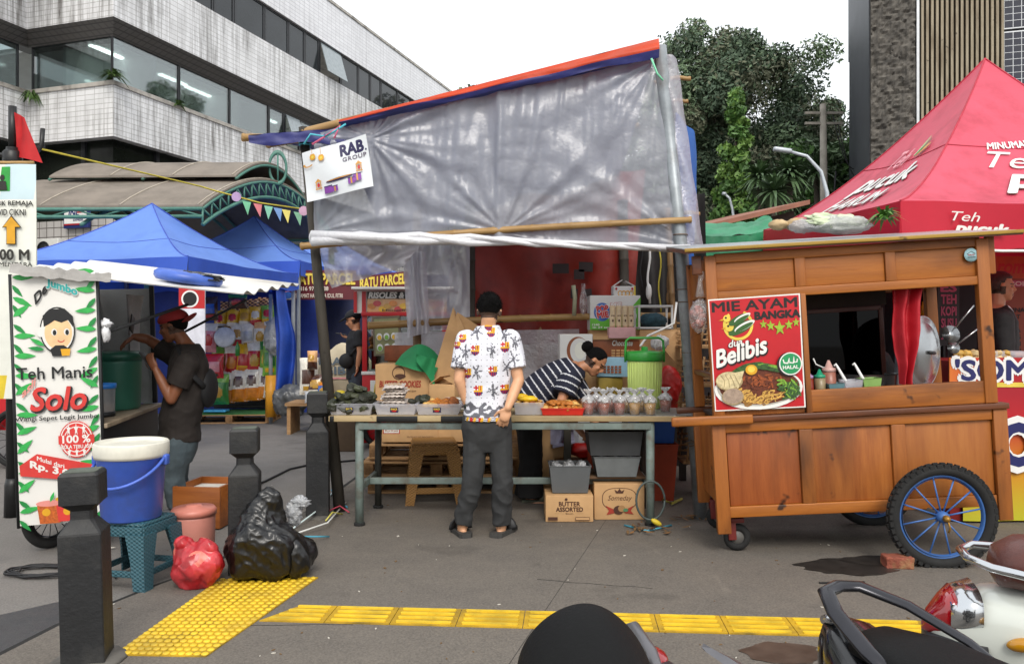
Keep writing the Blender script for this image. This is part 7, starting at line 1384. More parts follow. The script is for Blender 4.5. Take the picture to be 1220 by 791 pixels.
for i in (0, 1):
    a = an[i]; mb = MB(); b = V((a.x, a.y, ZP)); mb.box((b.x+.05, b.y, b.z+.0125), (.25, .09, .025), M('olive slipper', '55574a', .7), .01); mb.tube([b+V((.1, .05*math.cos(t), .02+.065*math.sin(t))) for t in [math.pi*k/8 for k in range(9)]], .03, MATS['olive slipper'], 8, ell=.25); mb.obj('slipper', r_).data.transform(Matrix.Translation(-V(r_.location)))
# ================================================================== wooden noodle cart
cw = wood('varnished teak', 'a9651f', '8a4c14', '552b06', .52, 'X', 1.8, .03); cwz = wood('varnished teak upright', 'a26024', '844917', '552d08', .52, 'Z', 1.8, .03); cpz = wood('varnished panel', 'ad692c', '824214', '5a2c0a', .5, 'Z', 1.2, .05); cwd = wood('dark teak ledge', '6d3a17', '542a0f', '351807', .45, 'X', 2.4, .2)
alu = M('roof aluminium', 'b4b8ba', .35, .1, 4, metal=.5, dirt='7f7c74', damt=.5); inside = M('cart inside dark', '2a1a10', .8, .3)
mc = thing('noodle_cart', 'wooden noodle cart with framed panels, a thin metal roof and a big blue spoked wheel', 'food cart', P(870, 617, 5.08), (0, R(-3.4), R(-3.5)))
Tm = Matrix.LocRotScale(mc.location, mc.rotation_euler, None); Ti = Tm.inverted(); cam0 = V((0, 0, EYE))
def cl(px, py, y=0.):
    o = Ti @ cam0; d = (Ti @ P(px, py, 1)) - o; return o+d*((y-o.y)/d.y)
def wp(p): return Tm @ V(p)
X0, X1, D = -.03, 1.68, .74
def cb(name, *bs):
    mb = MB()
    for c, d, m in bs: mb.box(c, d, m, .005)
    return mb.obj(name, mc)
for y in (.02, D-.02):
    cb('bottom_rail', (((X0+X1)/2, y, .035), (X1-X0-.06, .04, .07), cw)); cb('top_rail', (((X0+X1)/2, y, .573), (X1-X0-.06, .04, .065), cw))
    for x, zb in ((X0-.01, -.1 if y < .1 else -.05), (X1+.015, -.09 if y < .1 else -.05)): cb('corner_post', ((x, y-.004, (zb+.605)/2), (.085, .05, .605-zb), cwz))
    for x in (.505, 1.075): cb('stile', ((x, y, .305), (.085, .036, .47), cwz))
    for a, b, pm in ((.01, .4625, wood('varnished panel red', '9c5424', '7d3b14', '52260a', .5, 'Z', 1.5, .05)), (.5475, 1.0325, cpz), (1.1175, X1-.03, wood('varnished panel gold', 'a96a2e', '8c4c1a', '5f3310', .5, 'Z', .9, .05))): cb('panel', (((a+b)/2, y+.008, .305), (b-a, .012, .47), pm))
for x in (X0, X1): cb('side_panel', ((x, D/2, .3), (.02, D-.09, .5), cpz))
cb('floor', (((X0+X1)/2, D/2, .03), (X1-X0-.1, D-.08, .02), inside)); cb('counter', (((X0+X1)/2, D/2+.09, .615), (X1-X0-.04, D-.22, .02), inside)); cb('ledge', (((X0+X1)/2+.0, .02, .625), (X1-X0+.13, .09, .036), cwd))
cb('parapet', ((1.105, .018, .715), (1.13, .03, .14), cw)); cb('inner_shelf', ((1.07, .16, .755), (1.1, .25, .02), cwd)); cb('window_jamb', ((.537, .02, 1.02), (.035, .045, .76), cwz)); cb('lower_board', ((.245, .024, 1.02), (.53, .02, .75), cwz))
for x, y in ((X0, .02), (X0, D-.02), (X1-.03, .02), (X1-.04, D-.02)): cb('upper_post', ((x, y, 1.16), (.075 if x > 1 else .07, .055, 1.03), cwz))
for y in (.018, D-.018): cb('header_rail', (((X0+X1)/2, y, 1.415), (X1-X0-.07, .034, .055), cw), ((.82, y, 1.655), (X1-X0-.07, .034, .06), cw)); [cb('header_stile', ((x, y, 1.535), (.065, .032, .185), cwz)) for x in (.53, 1.09)]; [cb('header_panel', (((a+b)/2, y+.006, 1.535), (b-a, .012, .185), cw)) for a, b in ((.0, .4975), (.5625, 1.0575), (1.1225, X1-.04))]
for x in (X0, X1): cb('header_side', ((x, D/2, 1.54), (.03, D-.09, .25), cw))
mb = MB(); ra, rb_ = (-.2, -.08, 1.715), (1.86, -.08, 1.70); rc_, rd = (1.84, .88, 1.815), (-.18, .88, 1.83); mb.slab([ra, rb_, rc_, rd], .025, cwd, n=(0, -.11, .98)); mb.slab([V(p)+V((0, 0, .006)) for p in (ra, rb_, rc_, rd)], .005, alu, n=(0, -.11, .98)); mb.bar(V(ra)+V((0, -.006, -.004)), V(rb_)+V((0, -.006, -.004)), .008, .022, wood('yellow trim', 'a8862e', '8d6d20', '5f4615', .5)); mb.obj('roof', mc)
cb('bracket', ((X1+.03, .03, 1.58), (.05, .03, .26), cwz)); cb('bracket', ((-.11, .03, 1.62), (.06, .03, .12), cwd)); cb('side_rail', ((X0-.01, D/2, .9), (.04, D-.1, .03), cwd))
mb = MB(); mb.lathe([(.042, 0), (.042, .003), (0, .0032)], M('sticker pale blue', '9fc7cf', .5), 24, T=Matrix.Translation((1.58, -.0005, 1.575)) @ Matrix.Rotation(R(90), 4, 'X')); pr = Print(mb, plane_fn((1.58, -.0045, 1.575), (1, 0, 0), (0, 0, 1), (0, -1, 0)), .001); pr.line([(-.026, .006), (0, .022), (.026, .006)], .003, dkg); pr.text('HALAL', -.02, -.004, .02, .006, redp, .02); pr.rect(-.024, -.016, .024, -.012, dkg); mb.obj('round_sticker', mc)
for a, b, y in (((800, 503), (897, 499), -.035), ((806, 489.5), (862, 486), D-.02)): A, B = cl(*a, y), cl(*b, y); mb = MB(); mb.bar(A, B, .035, .06 if y < 0 else .045, cw if y < 0 else cwd, .012); mb.obj('push_handle', mc)
rim_b = M('blue rim paint', '3c66a4', .4, .12, 8, dirt='2a3a52', damt=.4); cw0 = V(((1122-610)/FPX*4.84, 4.84, .318)); whl = spoked(mc, Ti @ cw0, .318, .034, rubber, rim_b, 12, knob=True, hubr=.035, sp_r=.0055); whl2 = spoked(mc, Ti @ (cw0+V((.05, 1.05, 0))), .318, .034, rubber, rim_b, 12, hubr=.035, sp_r=.0055)
mb = MB(); p, q2 = Ti @ cw0, Ti @ (cw0+V((.05, 1.05, 0))); mb.rod(p+V((0, -.05, 0)), q2, .018, M('axle steel', '4a4642', .5, metal=.5), 10); mb.ell(p+V((0, -.06, 0)), (.022, .03, .022), M('brass nut', '8f6a2a', .4, metal=.5), 10, 8); mb.tube([p+V((0, -.07, 0)), p+V((.01, -.08, -.05)), p+V((0, -.075, -.08))], .006, MATS['brass nut'], 5); mb.bar(p+V((0, .2, 0)), V((p.x, .2, .03)), .05, .03, MATS['axle steel']); mb.bar(q2+V((0, -.2, 0)), V((q2.x, D-.15, .03)), .05, .03, MATS['axle steel']); mb.obj('axle', mc)
for y0 in (5.2, 5.78):
    c = Ti @ V(((878-610)/FPX*5.2+.03*(y0 > 5.5), y0, .088+ZP)); w_ = bpy.data.objects.new('caster', None); COL.objects.link(w_); w_.parent = mc; w_.location = c
    mb = MB(); mb.torus((0, 0, 0), .062, .026, rubber, 28, 8); mb.obj('tyre', w_); mb = MB(); mb.lathe([(.045, -.015), (.05, 0), (.045, .015)], M('caster grey', '5c5a57', .5, .2), 20, T=Matrix.Rotation(R(90), 4, 'X')); mb.obj('rim', w_); mb = MB(); mb.box((-.035, 0, .06), (.05, .085, .14), M('caster red', '6c2420', .5, .2), .005); mb.box((0, 0, .115), (.09, .09, .03), MATS['caster red'], .005); mb.obj('fork', w_)
mb = MB(); gy = .62; a, b = cl(958, 372, gy), cl(1054, 460, gy); xa, xb, zt2, zb2 = a.x, b.x, a.z, .66
for c, d in ((((xa+xb)/2, gy, zt2), (xb-xa, .03, .03)), (((xa+xb)/2, gy, zb2), (xb-xa, .03, .03)), ((xa, gy, (zt2+zb2)/2), (.03, .03, zt2-zb2)), ((xb, gy, (zt2+zb2)/2), (.03, .03, zt2-zb2))): mb.box(c, d, M('red brown frame', '4a1f14', .5), .003)
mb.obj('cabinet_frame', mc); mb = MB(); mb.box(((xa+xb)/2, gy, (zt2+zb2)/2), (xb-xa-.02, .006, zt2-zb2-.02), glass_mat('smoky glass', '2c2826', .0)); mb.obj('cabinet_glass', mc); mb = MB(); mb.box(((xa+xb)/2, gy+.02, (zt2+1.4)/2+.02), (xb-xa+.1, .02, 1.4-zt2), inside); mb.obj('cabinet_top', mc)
# ---- poster
pred = M('poster red', 'b81620', .35, .07, 4); pgr2 = M('poster green', '1f8a52', .4); pstar = M('star green', '8fae2c', .45, .2, 60); pbl = M('poster black', '15100f', .4); pwh = M('poster white', 'e0dfda', .4, .04); noodle = M('noodle print', 'c79a4a', .5, .4, 90); meatp = M('meat print', '8a4218', .5, .45, 70); meatd = M('meat print deep', '5f280c', .5, .4, 80); vegp = M('greens print', '2f5220', .5, .6, 60); vegl = M('greens light print', '6f9a30', .5, .4, 60); wont = M('dumpling print', 'c9b98e', .5, .25, 50); wontd = M('dumpling shade print', '9a8660', .5, .25, 50); ballp = M('meatball print', '9c8776', .5, .2, 50)
pq = [wp(cl(px, py, -.012)) for px, py in ((852, 490), (960, 485), (953, 349.5), (843.5, 357))]; pn_ = (pq[1]-pq[0]).cross(pq[3]-pq[0]).normalized()
pf = quad_fn(*pq, pn_); mb = MB(); mb.slab([pf(0, 0, 0), pf(1, 0, 0), pf(1, 1, 0), pf(0, 1, 0)], .008, pwh, n=pn_); pr = Print(mb, pf, .0005); pr.rect(.012, .01, .985, .988, pred)
def zc(x, y): u = (x-63-(745-y)*0-40*(y-127)/618)/507; return u, 1-(y-127+35*u)/620
pr.text('MIE AYAM', .04, .885, .96, .968, pbl, .03); pr.text('BANGKA', .5, .795, .985, .86, pbl, .06)
pr.ring(.31, .755, .165, .03, ylp, 30, 2.2, 7.4, .135)
for dx, dy, s_ in ((0, -.02, 1), (-.02, .055, .8)): pr.disc(.34+dx, .75+dy, .15*s_, M('duck green', '2f5a22', .5), .045*s_, rot=.35); pr.disc(.38+dx, .765+dy, .12*s_, pwh, .03*s_, rot=.35); pr.disc(.375+dx, .755+dy, .105*s_, MATS['duck green'], .02*s_, rot=.35); pr.disc(.21+dx, .765+dy, .05*s_, ylp, .04*s_); pr.disc(.2+dx, .772+dy, .012, pbl, .01); pr.poly([(.17+dx, .765+dy), (.12+dx, .75+dy), (.17+dx, .748+dy)], gold)
for x, y, s_ in ((368, 262, 20), (408, 270, 24), (458, 282, 33), (508, 263, 23), (547, 250, 20)): u, v = zc(x, y); pr.star(u, v, s_/507*1.05, pstar)
pr.text('dua', .19, .57, .34, .63, pwh, .02, .25, .15, out=pbl); pr.text('Belibis', .04, .435, .62, .585, pbl, .05, .25, .2); pr.text('Belibis', .03, .445, .61, .592, pwh, .03, .25, .2)
pr.disc(.49, .185, .485, pwh, .185); pr.disc(.49, .195, .455, M('bowl shade print', 'a9a59b', .5), .165); pr.disc(.5, .20, .44, meatd, .155)
for i in range(60): a = rnd.uniform(3.3, 6.0); r = rnd.uniform(.4, .95); x, y = .5+.36*r*math.cos(a), .19+.15*r*math.sin(a); t0 = rnd.uniform(0, 3); pr.line([(x+.07*math.cos(t0+k*.7)*(1-k*.08), y+.022*math.sin(t0+k*.9)) for k in range(6)], .012, noodle if i % 4 else M('noodle deep print', '8f6426', .5))
for i in range(60): pr.disc(.5+rnd.gauss(0, .1), .25+rnd.gauss(0, .035), rnd.uniform(.015, .04), (meatp, meatd, meatp)[i % 3], rnd.uniform(.006, .014), rot=rnd.uniform(0, 3))
for i in range(46): a = rnd.uniform(0, 6.3); pr.disc(.83+max(-.1, min(.09, .09*rnd.gauss(0, .6))), .17+max(-.08, min(.08, rnd.gauss(0, .04))), .045, (vegp, vegp, vegl)[i % 3], .010, rot=a)
for x, y, a in ((.3, .36, .35), (.42, .385, .15), (.55, .38, -.1), (.66, .36, -.2)): pr.disc(x, y, .14, vegp, .03, rot=a); pr.disc(x+.03, y+.01, .09, vegl if x > .5 else vegp, .012, rot=a)
pr.disc(.42, .355, .065, gold, .045); pr.disc(.42, .36, .04, ylp, .028)
pr.disc(.17, .265, .15, wontd, .085); pr.disc(.16, .27, .13, wont, .075); pr.poly([(.18, .33), (.34, .35), (.3, .26), (.26, .19)], wont); [pr.line([(.08+.05*k, .32), (.12+.045*k, .27), (.11+.06*k, .21)], .008, wontd) for k in range(4)]; pr.disc(.2, .125, .12, wontd, .075); pr.disc(.2, .13, .11, ballp, .068)
pr.disc(.83, .385, .13, pbl, .105); pr.disc(.85, .39, .125, pwh, .1); pr.disc(.85, .39, .112, pgr2, .09); pr.text('HALAL', .765, .345, .935, .375, pwh, .03); pr.line([(x-.03, y) for x, y in ((.8, .43), (.81, .4), (.85, .395), (.87, .44), (.87, .4), (.91, .395), (.92, .45), (.92, .4), (.95, .405), (.955, .43))], .014, pwh)
mb.thing('menu_poster', 'red noodle poster with a noodle bowl and halal seal on the cart', 'poster')
# ---- things on and in the noodle cart
def squeeze(label, px, py, r, h, body, cap_, y=.12):
    p = wp(V((cl(px, py, y).x, y, .767))); t = thing('sauce_bottle', label, 'bottle', p, (0, R(-3), 0), 'squeeze bottles on the noodle cart'); mb = MB(); mb.lathe([(r, 0), (r*1.02, .01), (r, h*.62)], body, 18); mb.obj('bottle_body', t); mb = MB(); mb.lathe([(r*1.03, h*.6), (r*1.03, h*.72), (r*.6, h*.76), (r*.16, h), (0, h)], cap_, 18); mb.obj('cap', t)
squeeze('squeeze bottle with a lilac cap, leftmost in the cart window', 963.5, 458, .03, .14, M('sauce dark red', '7c2a1c', .35), M('lilac cap', 'a888b4', .4)); squeeze('squeeze bottle with a green cap in the cart window', 977, 458, .034, .14, M('sauce brown', '8a7a5c', .35), M('green cap', '1f8f6a', .4)); squeeze('tall squeeze bottle with a pale pink cap in the cart window', 988, 450, .042, .19, M('sauce pink brown', '9a6454', .35), M('pale pink cap', 'cfa59c', .4), .2)
for lab, px0, px1, h, m in (('low blue grey tin of sauce in the cart window', 985, 1004, .045, M('blue grey tin', '5c7f86', .4)), ('clear tub with a ladle in the cart window', 1004, 1026, .06, trayp), ('light green tub with a ladle in the cart window', 1026, 1048, .065, M('light green plastic', '7fa35a', .4))):
    a, b = cl(px0, 455, .1), cl(px1, 455, .1); w_ = b.x-a.x; t = thing('condiment_tub', lab, 'tub', wp(V(((a.x+b.x)/2, .12, .768))), mc.rotation_euler); mb = MB(); rc = lambda s_, z, o=0: [V((x*(w_/2*s_-o), y*(.06*s_-o), z)) for x, y in ((-1, -1), (1, -1), (1, 1), (-1, 1))]; mb.loft([rc(.85, 0), rc(1, h), rc(1.04, h), rc(1, h, .004), rc(.85, .004, .004)], m, True, False); mb.obj('tub_body', t)
for lab, a, b in (('white ladle handle leaning in the clear tub', (1010, 458), (996, 434)), ('white ladle handle leaning in the light green tub', (1032, 458), (1018, 433))): mb = MB(); A, B = wp(cl(*a, .1)), wp(cl(*b, .16)); mb.tube([A, A.lerp(B, .9), B, B+V((-.012, 0, -.01))], [.012, .008, .008, .007], white, 8); mb.thing('ladle', lab, 'ladle')
mb = MB(); mb.tube([wp(cl(px, py, .25)) for px, py in ((969, 427), (972, 434), (981, 438), (988, 437))], .005, white, 6); mb.thing('wire_hook', 'thin white curved hook above the lilac capped bottle', 'hook')
rcl = M('red cloth', 'b01424', .6, .12, 3, bmp=.3, bscale=10); mb = MB(); fx = lambda u, v: wp(cl(1061+37*u+(12-22*u)*v+2*math.sin(v*9+u*3), 336+122*v, .1)+V((0, .035*math.sin(u*11+v*2)+.01*nz((u*4, v*8, 0), 1), 0)))
mb.grid(fx, 30, 40, rcl); mb.grid(lambda u, v: fx(u, v)+V((0, .006, 0)), 30, 40, rcl); mb.thing('red_cloth', 'red cloth hanging gathered in the noodle cart window', 'cloth')
ssm = M('stainless steel', 'a9acae', .22, .1, 3, metal=.85); mb = MB(); mb.lathe([(.02, .055), (.04, .05), (.12, .042), (.19, .02), (.215, -.005), (.235, -.005), (.24, .005), (.23, .012)], ssm, 44); mb.torus((0, 0, 0), .238, .010, ssm, 44, 8, axis='Z'); mb.rod((-.04, 0, .06), (.04, 0, .06), .012, blackm, 8); t = mb.thing('pot_lid', 'large stainless pot lid leaning behind the red cloth', 'pot lid', None, wp(cl(1099, 420, .30)), (R(90), R(4), R(38)))
mb = MB(); mb.lathe([(.2, 0), (.21, .2), (.22, .21)], ssm, 36, cap=False); mb.lathe([(0, .002), (.2, .002)], ssm, 36); t = mb.thing('stock_pot', 'low stainless stock pot on the cart counter below the pot lid', 'pot', None, wp(V((1.05, .5, .628))))
for lab, px, py, r, a in (('upper skimmer ladle hanging beside the rear cart post', 1131, 399, .062, .5), ('lower skimmer ladle hanging beside the rear cart post', 1134, 415, .045, .1)): mb = MB(); mb.lathe([(0, 0), (r*.6, .006), (r, .02), (r*1.02, .022)], ssm, 24); mb.rod((r, 0, .02), (r+.18, 0, .09), .006, ssm, 6); mb.thing('skimmer', lab, 'ladle', 'skimmers in the noodle cart', wp(cl(px, py, .66)), (R(68), R(-30-a*40), R(15)))
mb = MB(); fl2 = sheet_mat('clear hanging bag', 'e6e2e2', .78, .14, .15, .6, 24, .4); mb.ell((0, 0, 0), (.07, .05, .13), fl2, 24, 18, None, lambda d: 1+.2*nz(d, 4)-.35*max(0, d.z)); mb.tube([(0, 0, .1), (.0, 0, .2), (.02, 0, .26)], [.03, .015, .03], fl2, 8); o = thing('hanging_snack_bag', 'clear bag of red brown crackers hanging at the left end of the noodle cart', 'bag', P(834, 372, 5.15)); mb.obj('bag_film', o); mb = MB()
for i in range(26): mb.ell((rnd.gauss(0, .022), rnd.gauss(0, .015), -.06+rnd.uniform(-.04, .09)), (.02, .014, .02), M('cracker', '9a4a3a', .6, .4, 30), 8, 6)
mb.obj('crackers', o, kind='stuff')
mb = MB(); [mb.ell((x, y, z), (a, .06, .05), M('napa cabbage', 'c3cfae', .5, .25, 12, bmp=.6, bscale=16), 30, 16, (0, r, r*3), lambda d: 1+.4*nz(d, 3, x)) for x, y, z, a, r in ((.0, -.04, 0, .24, .05), (.06, .05, .0, .22, -.06), (-.04, 0, .045, .2, .08), (.12, -.02, .03, .15, .1))]; mb.ell((.04, 0, .0), (.27, .13, .085), sheet_mat('vegetable bag film', 'e6e4ea', .5, .2, .15, .7, 20, .4), 40, 20, None, lambda d: 1+.25*nz(d, 3, 2)); mb.ell((-.24, 0, -.01), (.12, .1, .06), sheet_mat('vegetable bag film', 'dcd6e0', .35, .25, .15, .7, 20, .4), 20, 12, None, lambda d: 1+.4*nz(d, 4)); mb.thing('cabbage_bag', 'bag of pale green cabbage lying on the noodle cart roof', 'vegetables', None, wp(cl(993, 268, .45))).scale = (.85, .85, .75)
tuft('spring_onions', 'bunch of green vegetables on the right of the noodle cart roof', wp(cl(1054, 262, .4)), 60, .2, M('onion green', '4f7a2c', .5, .35, 20), 'vegetables', None, .45, .012)
for lab, px, r in (('smaller tan bundle at the left of the cart roof', 928, .07), ('larger tan bundle beside the cabbage bag on the cart roof', 951, .09)): mb = MB(); mb.ell((0, 0, 0), (r, r*.8, r*.5), M('tan bundle', 'b39a74', .7, .2, 12), 18, 12, None, lambda d: 1+.25*nz(d, 3)); mb.thing('tan_bundle', lab, 'bundle', 'bundles on the cart roof', wp(cl(px, 268, .5)))
# ================================================================== red tent, drink text
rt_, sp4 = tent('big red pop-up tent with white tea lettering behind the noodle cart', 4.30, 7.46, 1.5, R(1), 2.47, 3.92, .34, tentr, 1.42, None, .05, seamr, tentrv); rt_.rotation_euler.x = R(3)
mb = MB()
def face(k): return lambda u, v, d: sp4(k, u, v)+V((0, 0, .012+d)) + V((*[q*d for q in ((0, -1), (1, 0), (0, 1), (-1, 0))[k]], 0))
def rprint(k, flipv=True): f = face(k); return Print(mb, lambda u, v, d: f(u, 1-v, d), .0015)
pr = rprint(3); pr.text('pucuk', .30, .28, .82, .44, M('tent print outline', '6d5a4c', .5), .03, .25); pr.text('pucuk', .30, .285, .82, .445, pwh, .03, .25); pr.text('HARUM', .30, .16, .74, .26, MATS['tent print outline'], .03, .25); pr.text('HARUM', .30, .165, .74, .265, pwh, .03, .25); pr.text('Teh', .42, .46, .6, .56, M('pale pink print', 'd98f98', .5), .01, .3)
for a, c in ((.5, gold), (.9, MATS['mint print']), (1.25, cols['lime'])): pr.disc(.68+.06*math.cos(a), .5+.05*math.sin(a), .06, c, .012, rot=a)
mb.obj('side_lettering', rt_); mb = MB(); pr = rprint(0); pr.text('MINUMAN', .22, .49, .48, .53, pwh, .03, .1, .12); pr.text('Teh', .22, .35, .5, .46, pwh, .0, .35); pr.text('pucuk', .28, .14, .8, .34, MATS['tent print outline'], .03, .25); pr.text('pucuk', .28, .145, .8, .345, pwh, .03, .25)
mb.obj('front_lettering', rt_); mb = MB(); vf = lambda u, v, d: sp4(0, u, 1)+V((0, -.03-d, -.34*v)); pr = Print(mb, vf, .0015); vr = lambda x: x
def vtext(s, x0, v0, x1, v1, m, b=.03, sh=0): Print(mb, lambda u, q, d: vf(u, 1-q, d+.003), .0015).text(s, x0, 1-v1, x1, 1-v0, m, b, sh)
vtext('Teh', .12, .22, .19, .42, pwh, .0, .3); vtext('pucuk', .13, .46, .26, .72, pwh, .05, .2); mb.obj('logo_lettering', rt_); mb = MB(); vtext('Rasa Teh Terbaik', .37, .34, 1.0, .72, pwh, .05)
for a, c in (): Print(mb, lambda u, q, d: vf(u, 1-q, d+.004), .0015).disc(.215+.015*math.cos(a), .70+.06*math.sin(a), .018, c, .05, rot=a)
mb.obj('valance_lettering', rt_); mb = MB(); mb.tube([sp4(0, u/12, 1)+V((0, -.015, -.345)) for u in range(13)], .012, pwh, 6); mb.obj('valance_trim', rt_)
# ---- stall things under the red tent
wl_d = M('stall dark backdrop', '1c1517', .8, .3, 2); mb = MB(); mb.box((4.4, 9.0, 1.15), (5.6, .05, 2.3), wl_d); mb.thing('stall_backdrop', 'dark wall panel closing the back of the red tent stalls', 'wall')  # dark panel added so the cart window looks onto darkness
fr = thing('drinks_fridge', 'dark drinks fridge with lit bottles behind the noodle cart window', 'fridge', ((1102-610)/FPX*7.7, 7.7, 0)); mb = MB()
for c, d in (((-.19, .2, .95), (.03, .4, 1.9)), ((.19, .2, .95), (.03, .4, 1.9)), ((0, .39, .95), (.38, .02, 1.9)), ((0, .2, 1.88), (.38, .4, .05)), ((0, .2, .2), (.38, .4, .4))): mb.box(c, d, blackm, .004)
mb.obj('cabinet', fr)
for i, z in enumerate((.75, 1.05, 1.3, 1.55)):
    mb = MB(); mb.box((0, .2, z), (.35, .36, .012), galv); mb.obj('shelf', fr)
    for j in range(4): mb = MB(); mb.lathe([(.03, 0), (.03, .11), (.012, .15), (.012, .17), (0, .17)], [cols['green'], cols['yellow'], cols['silver'], cols['blue'], cols['red']][(i*3+j) % 5], 12); mb.thing('drink_bottle', f'small bottle, {ordn[j]} from the left on the {("lowest", "second", "third", "top")[i]} fridge shelf', 'bottle', 'bottles in the fridge', fr.location+V((-.13+.087*j, .12, z+.007)))
pinkp2 = M('pink print', 'b0486a', .5); mb = MB(); mb.box((0, 0, 0), (.2, .03, .62), M('sign black', '1a1214', .5)); pr = Print(mb, plane_fn((-.1, -.016, -.31), (1, 0, 0), (0, 0, 1), (0, -1, 0)), .001)
for k, tx in enumerate(('ES', 'TEH', 'KOPI', 'SUSU', 'JUS')): pr.text(tx, .03, .5-.11*k, .17, .58-.11*k, pinkp2, .04)
mb.thing('drinks_board', 'narrow black drinks board with pink lettering beside the fridge', 'sign', None, P(1129, 372, 7.4)); mb = MB(); mb.rod((0, 0, 0), (0, 0, 1.4), .015, blackm, 6); mb.thing('board_stand', 'thin black stand holding the pink lettered drinks board', 'stand', None, (P(1129, 372, 7.43).x, 7.44, 0))
mbr = M('menu brown red', '8a3a1c', .5, .1, 3); mb = MB(); mb.box((0, 0, 0), (.75, .03, .95), mbr); pr = Print(mb, plane_fn((-.375, -.016, -.475), (1, 0, 0), (0, 0, 1), (0, -1, 0)), .001); pr.rect(0, .74, .75, .95, M('menu orange', 'b0491c', .5)); pr.text('Aroma', .06, .79, .5, .92, redp, .03, .25); pr.rect(.02, .66, .75, .72, pinkp2); pr.text('BOLU', .3, .67, .5, .71, cream, .02); pr.text('MENU', .05, .52, .3, .6, redp, .03, .2)
for k, tx in enumerate(('ORIGINAL', 'COKLAT', 'KEJU', 'NANGKA', 'PISANG', 'PANDAN', 'PANDAN')): pr.text(tx, .16, .42-.064*k, .16+.038*len(tx), .46-.064*k, blk, .03)
mb.thing('menu_board', 'brown red menu board with black flavour names behind the dumpling seller', 'menu board', None, P(1212, 365, 7.6)); mb = MB(); mb.rod((0, 0, 0), (0, 0, 1.3), .02, blackm, 6); mb.thing('board_stand', 'thin black stand under the brown red menu board', 'stand', None, (P(1212, 365, 7.63).x, 7.64, 0))
def grad_mat(name, stops, axis=2, lo=0., hi=1.):
    m, nt, b = base_mat(name); L = nt.links.new; tc_ = nt.nodes.new('ShaderNodeTexCoord'); sx = nt.nodes.new('ShaderNodeSeparateXYZ'); L(tc_.outputs['Object'], sx.inputs[0]); mr = nd(nt, 'ShaderNodeMapRange'); mr.inputs[1].default_value = lo; mr.inputs[2].default_value = hi; L(sx.outputs[axis], mr.inputs[0]); cr = nt.nodes.new('ShaderNodeValToRGB'); L(mr.outputs[0], cr.inputs[0])
    el_ = cr.color_ramp.elements
    while len(el_) < len(stops): el_.new(.5)
    for e, (p, c) in zip(el_, stops): e.position = p; e.color = (*lin(c), 1)
    L(cr.outputs[0], b.inputs['Base Color']); b.inputs['Roughness'].default_value = .4; return m
Ysm = 5.95; sx_ = lambda px: (px-610)/FPX*Ysm; sm_ = thing('dumpling_cart', 'dumpling cart fronted by red to yellow banners with navy lettering', 'food cart', (sx_(1130), Ysm, 0)); mb = MB(); mb.box((.85, .36, .62), (1.66, .68, 1.2), M('cart body red', '7a1a18', .5), .004); mb.obj('cabinet', sm_); navo = M('navy lettering', '1c1f5c', .5)
g1 = grad_mat('banner gradient a', [(0, 'd8742a'), (.5, 'b8201c'), (1, 'a5141c')], 0, 0, .5); g2 = grad_mat('banner gradient b', [(0, 'b4b02a'), (.35, 'c98a1f'), (.75, 'b51c24'), (1, 'a01524')], 2, .05, .98)
z0, z1 = 1.45+(393-461)/FPX*Ysm, 1.45+(393-426)/FPX*Ysm; mb = MB(); mb.box((.8, -.008, (z0+z1)/2), (1.6, .012, z1-z0), g1); pr = Print(mb, plane_fn((0, -.015, z0), (1, 0, 0), (0, 0, 1), (0, -1, 0)), .0015); hh = z1-z0; pr.rect(0, 0, 1.6, hh*.16, ylp); pr.text("'SOMAY", .045, hh*.24, .93, hh*.93, navo, .03, out=white, ow=.07); mb.obj('counter_banner', sm_)
za, zb_ = .03, z0-.004; mb = MB(); mb.grid(lambda u, v: V((.1+1.5*u, -.016-.012*math.sin(u*17)*(1-v), za+(zb_-za)*v)), 40, 10, g2); pr = Print(mb, plane_fn((0, -.034, za), (1, 0, 0), (0, 0, 1), (0, -1, 0)), .0015); pr.text('SOMAY', .2, .42, 1.4, .72, navo, .04, out=white, ow=.06); mb.obj('front_banner', sm_)
lumps('dumpling', 'pale steamed dumpling piled on the dumpling cart', 'dumpling', 'dumplings on the red cart', [(sx_(1151)+.06*(i % 7)+.03*(i//7 % 2), Ysm+.1+.06*((i//7) % 2), 1.235+.035*(i//14)) for i in range(24)], .04, [M('dumpling', 'c4ac7c', .6, .2, 20), M('dumpling yellow', 'bf9a4a', .6, .2, 20)], 12, shape=(1, .8, .7)); mb = MB(); mb.box((0, 0, .03), (.3, .2, .07), trayp, .01); mb.thing('clear_box', 'clear plastic box beside the dumplings', 'box', None, (sx_(1208), Ysm+.18, 1.225))
Yd = 6.55; d_p = lambda px, py, y=0: P(px, py, Yd+y); r_ = root_at('dumpling seller with reddish hair in a black jacket looking right', d_p(1192, 0).x, Yd, z=.2); hd = d_p(1193, 342); nb = d_p(1188, 366); sh = [d_p(1184, 379, .17), d_p(1194, 381, -.17)]; el = [d_p(1184, 424, .2), d_p(1199, 428, -.2)]; wr = [d_p(1200, 425, .05), d_p(1210, 421, -.14)]; pel = V((d_p(1189, 0).x, Yd, 1.05)); hip = [pel+V((0, .09, -.03)), pel+V((0, -.09, -.03))]; kn = [h+V((.02, 0, -.38)) for h in hip]; an = [k+V((-.02, 0, -.38)) for k in kn]; toe = [a+V((.2, 0, 0)) for a in an]
me, Rh = walk(hd, (.95, -.3, -.02), (0, 0, 1), nb, sh, el, wr, pel, hip, kn, an, toe, [(V((.8, -.3, -.3)), V((0, 0, -1)), .4, 1), (V((.9, .1, -.3)), V((0, 0, -1)), .4, -1)], skin_a, 'body', 1, voxel=.008); attach(me, 'body', r_); blj = M('black jacket', '141315', .8, .2)
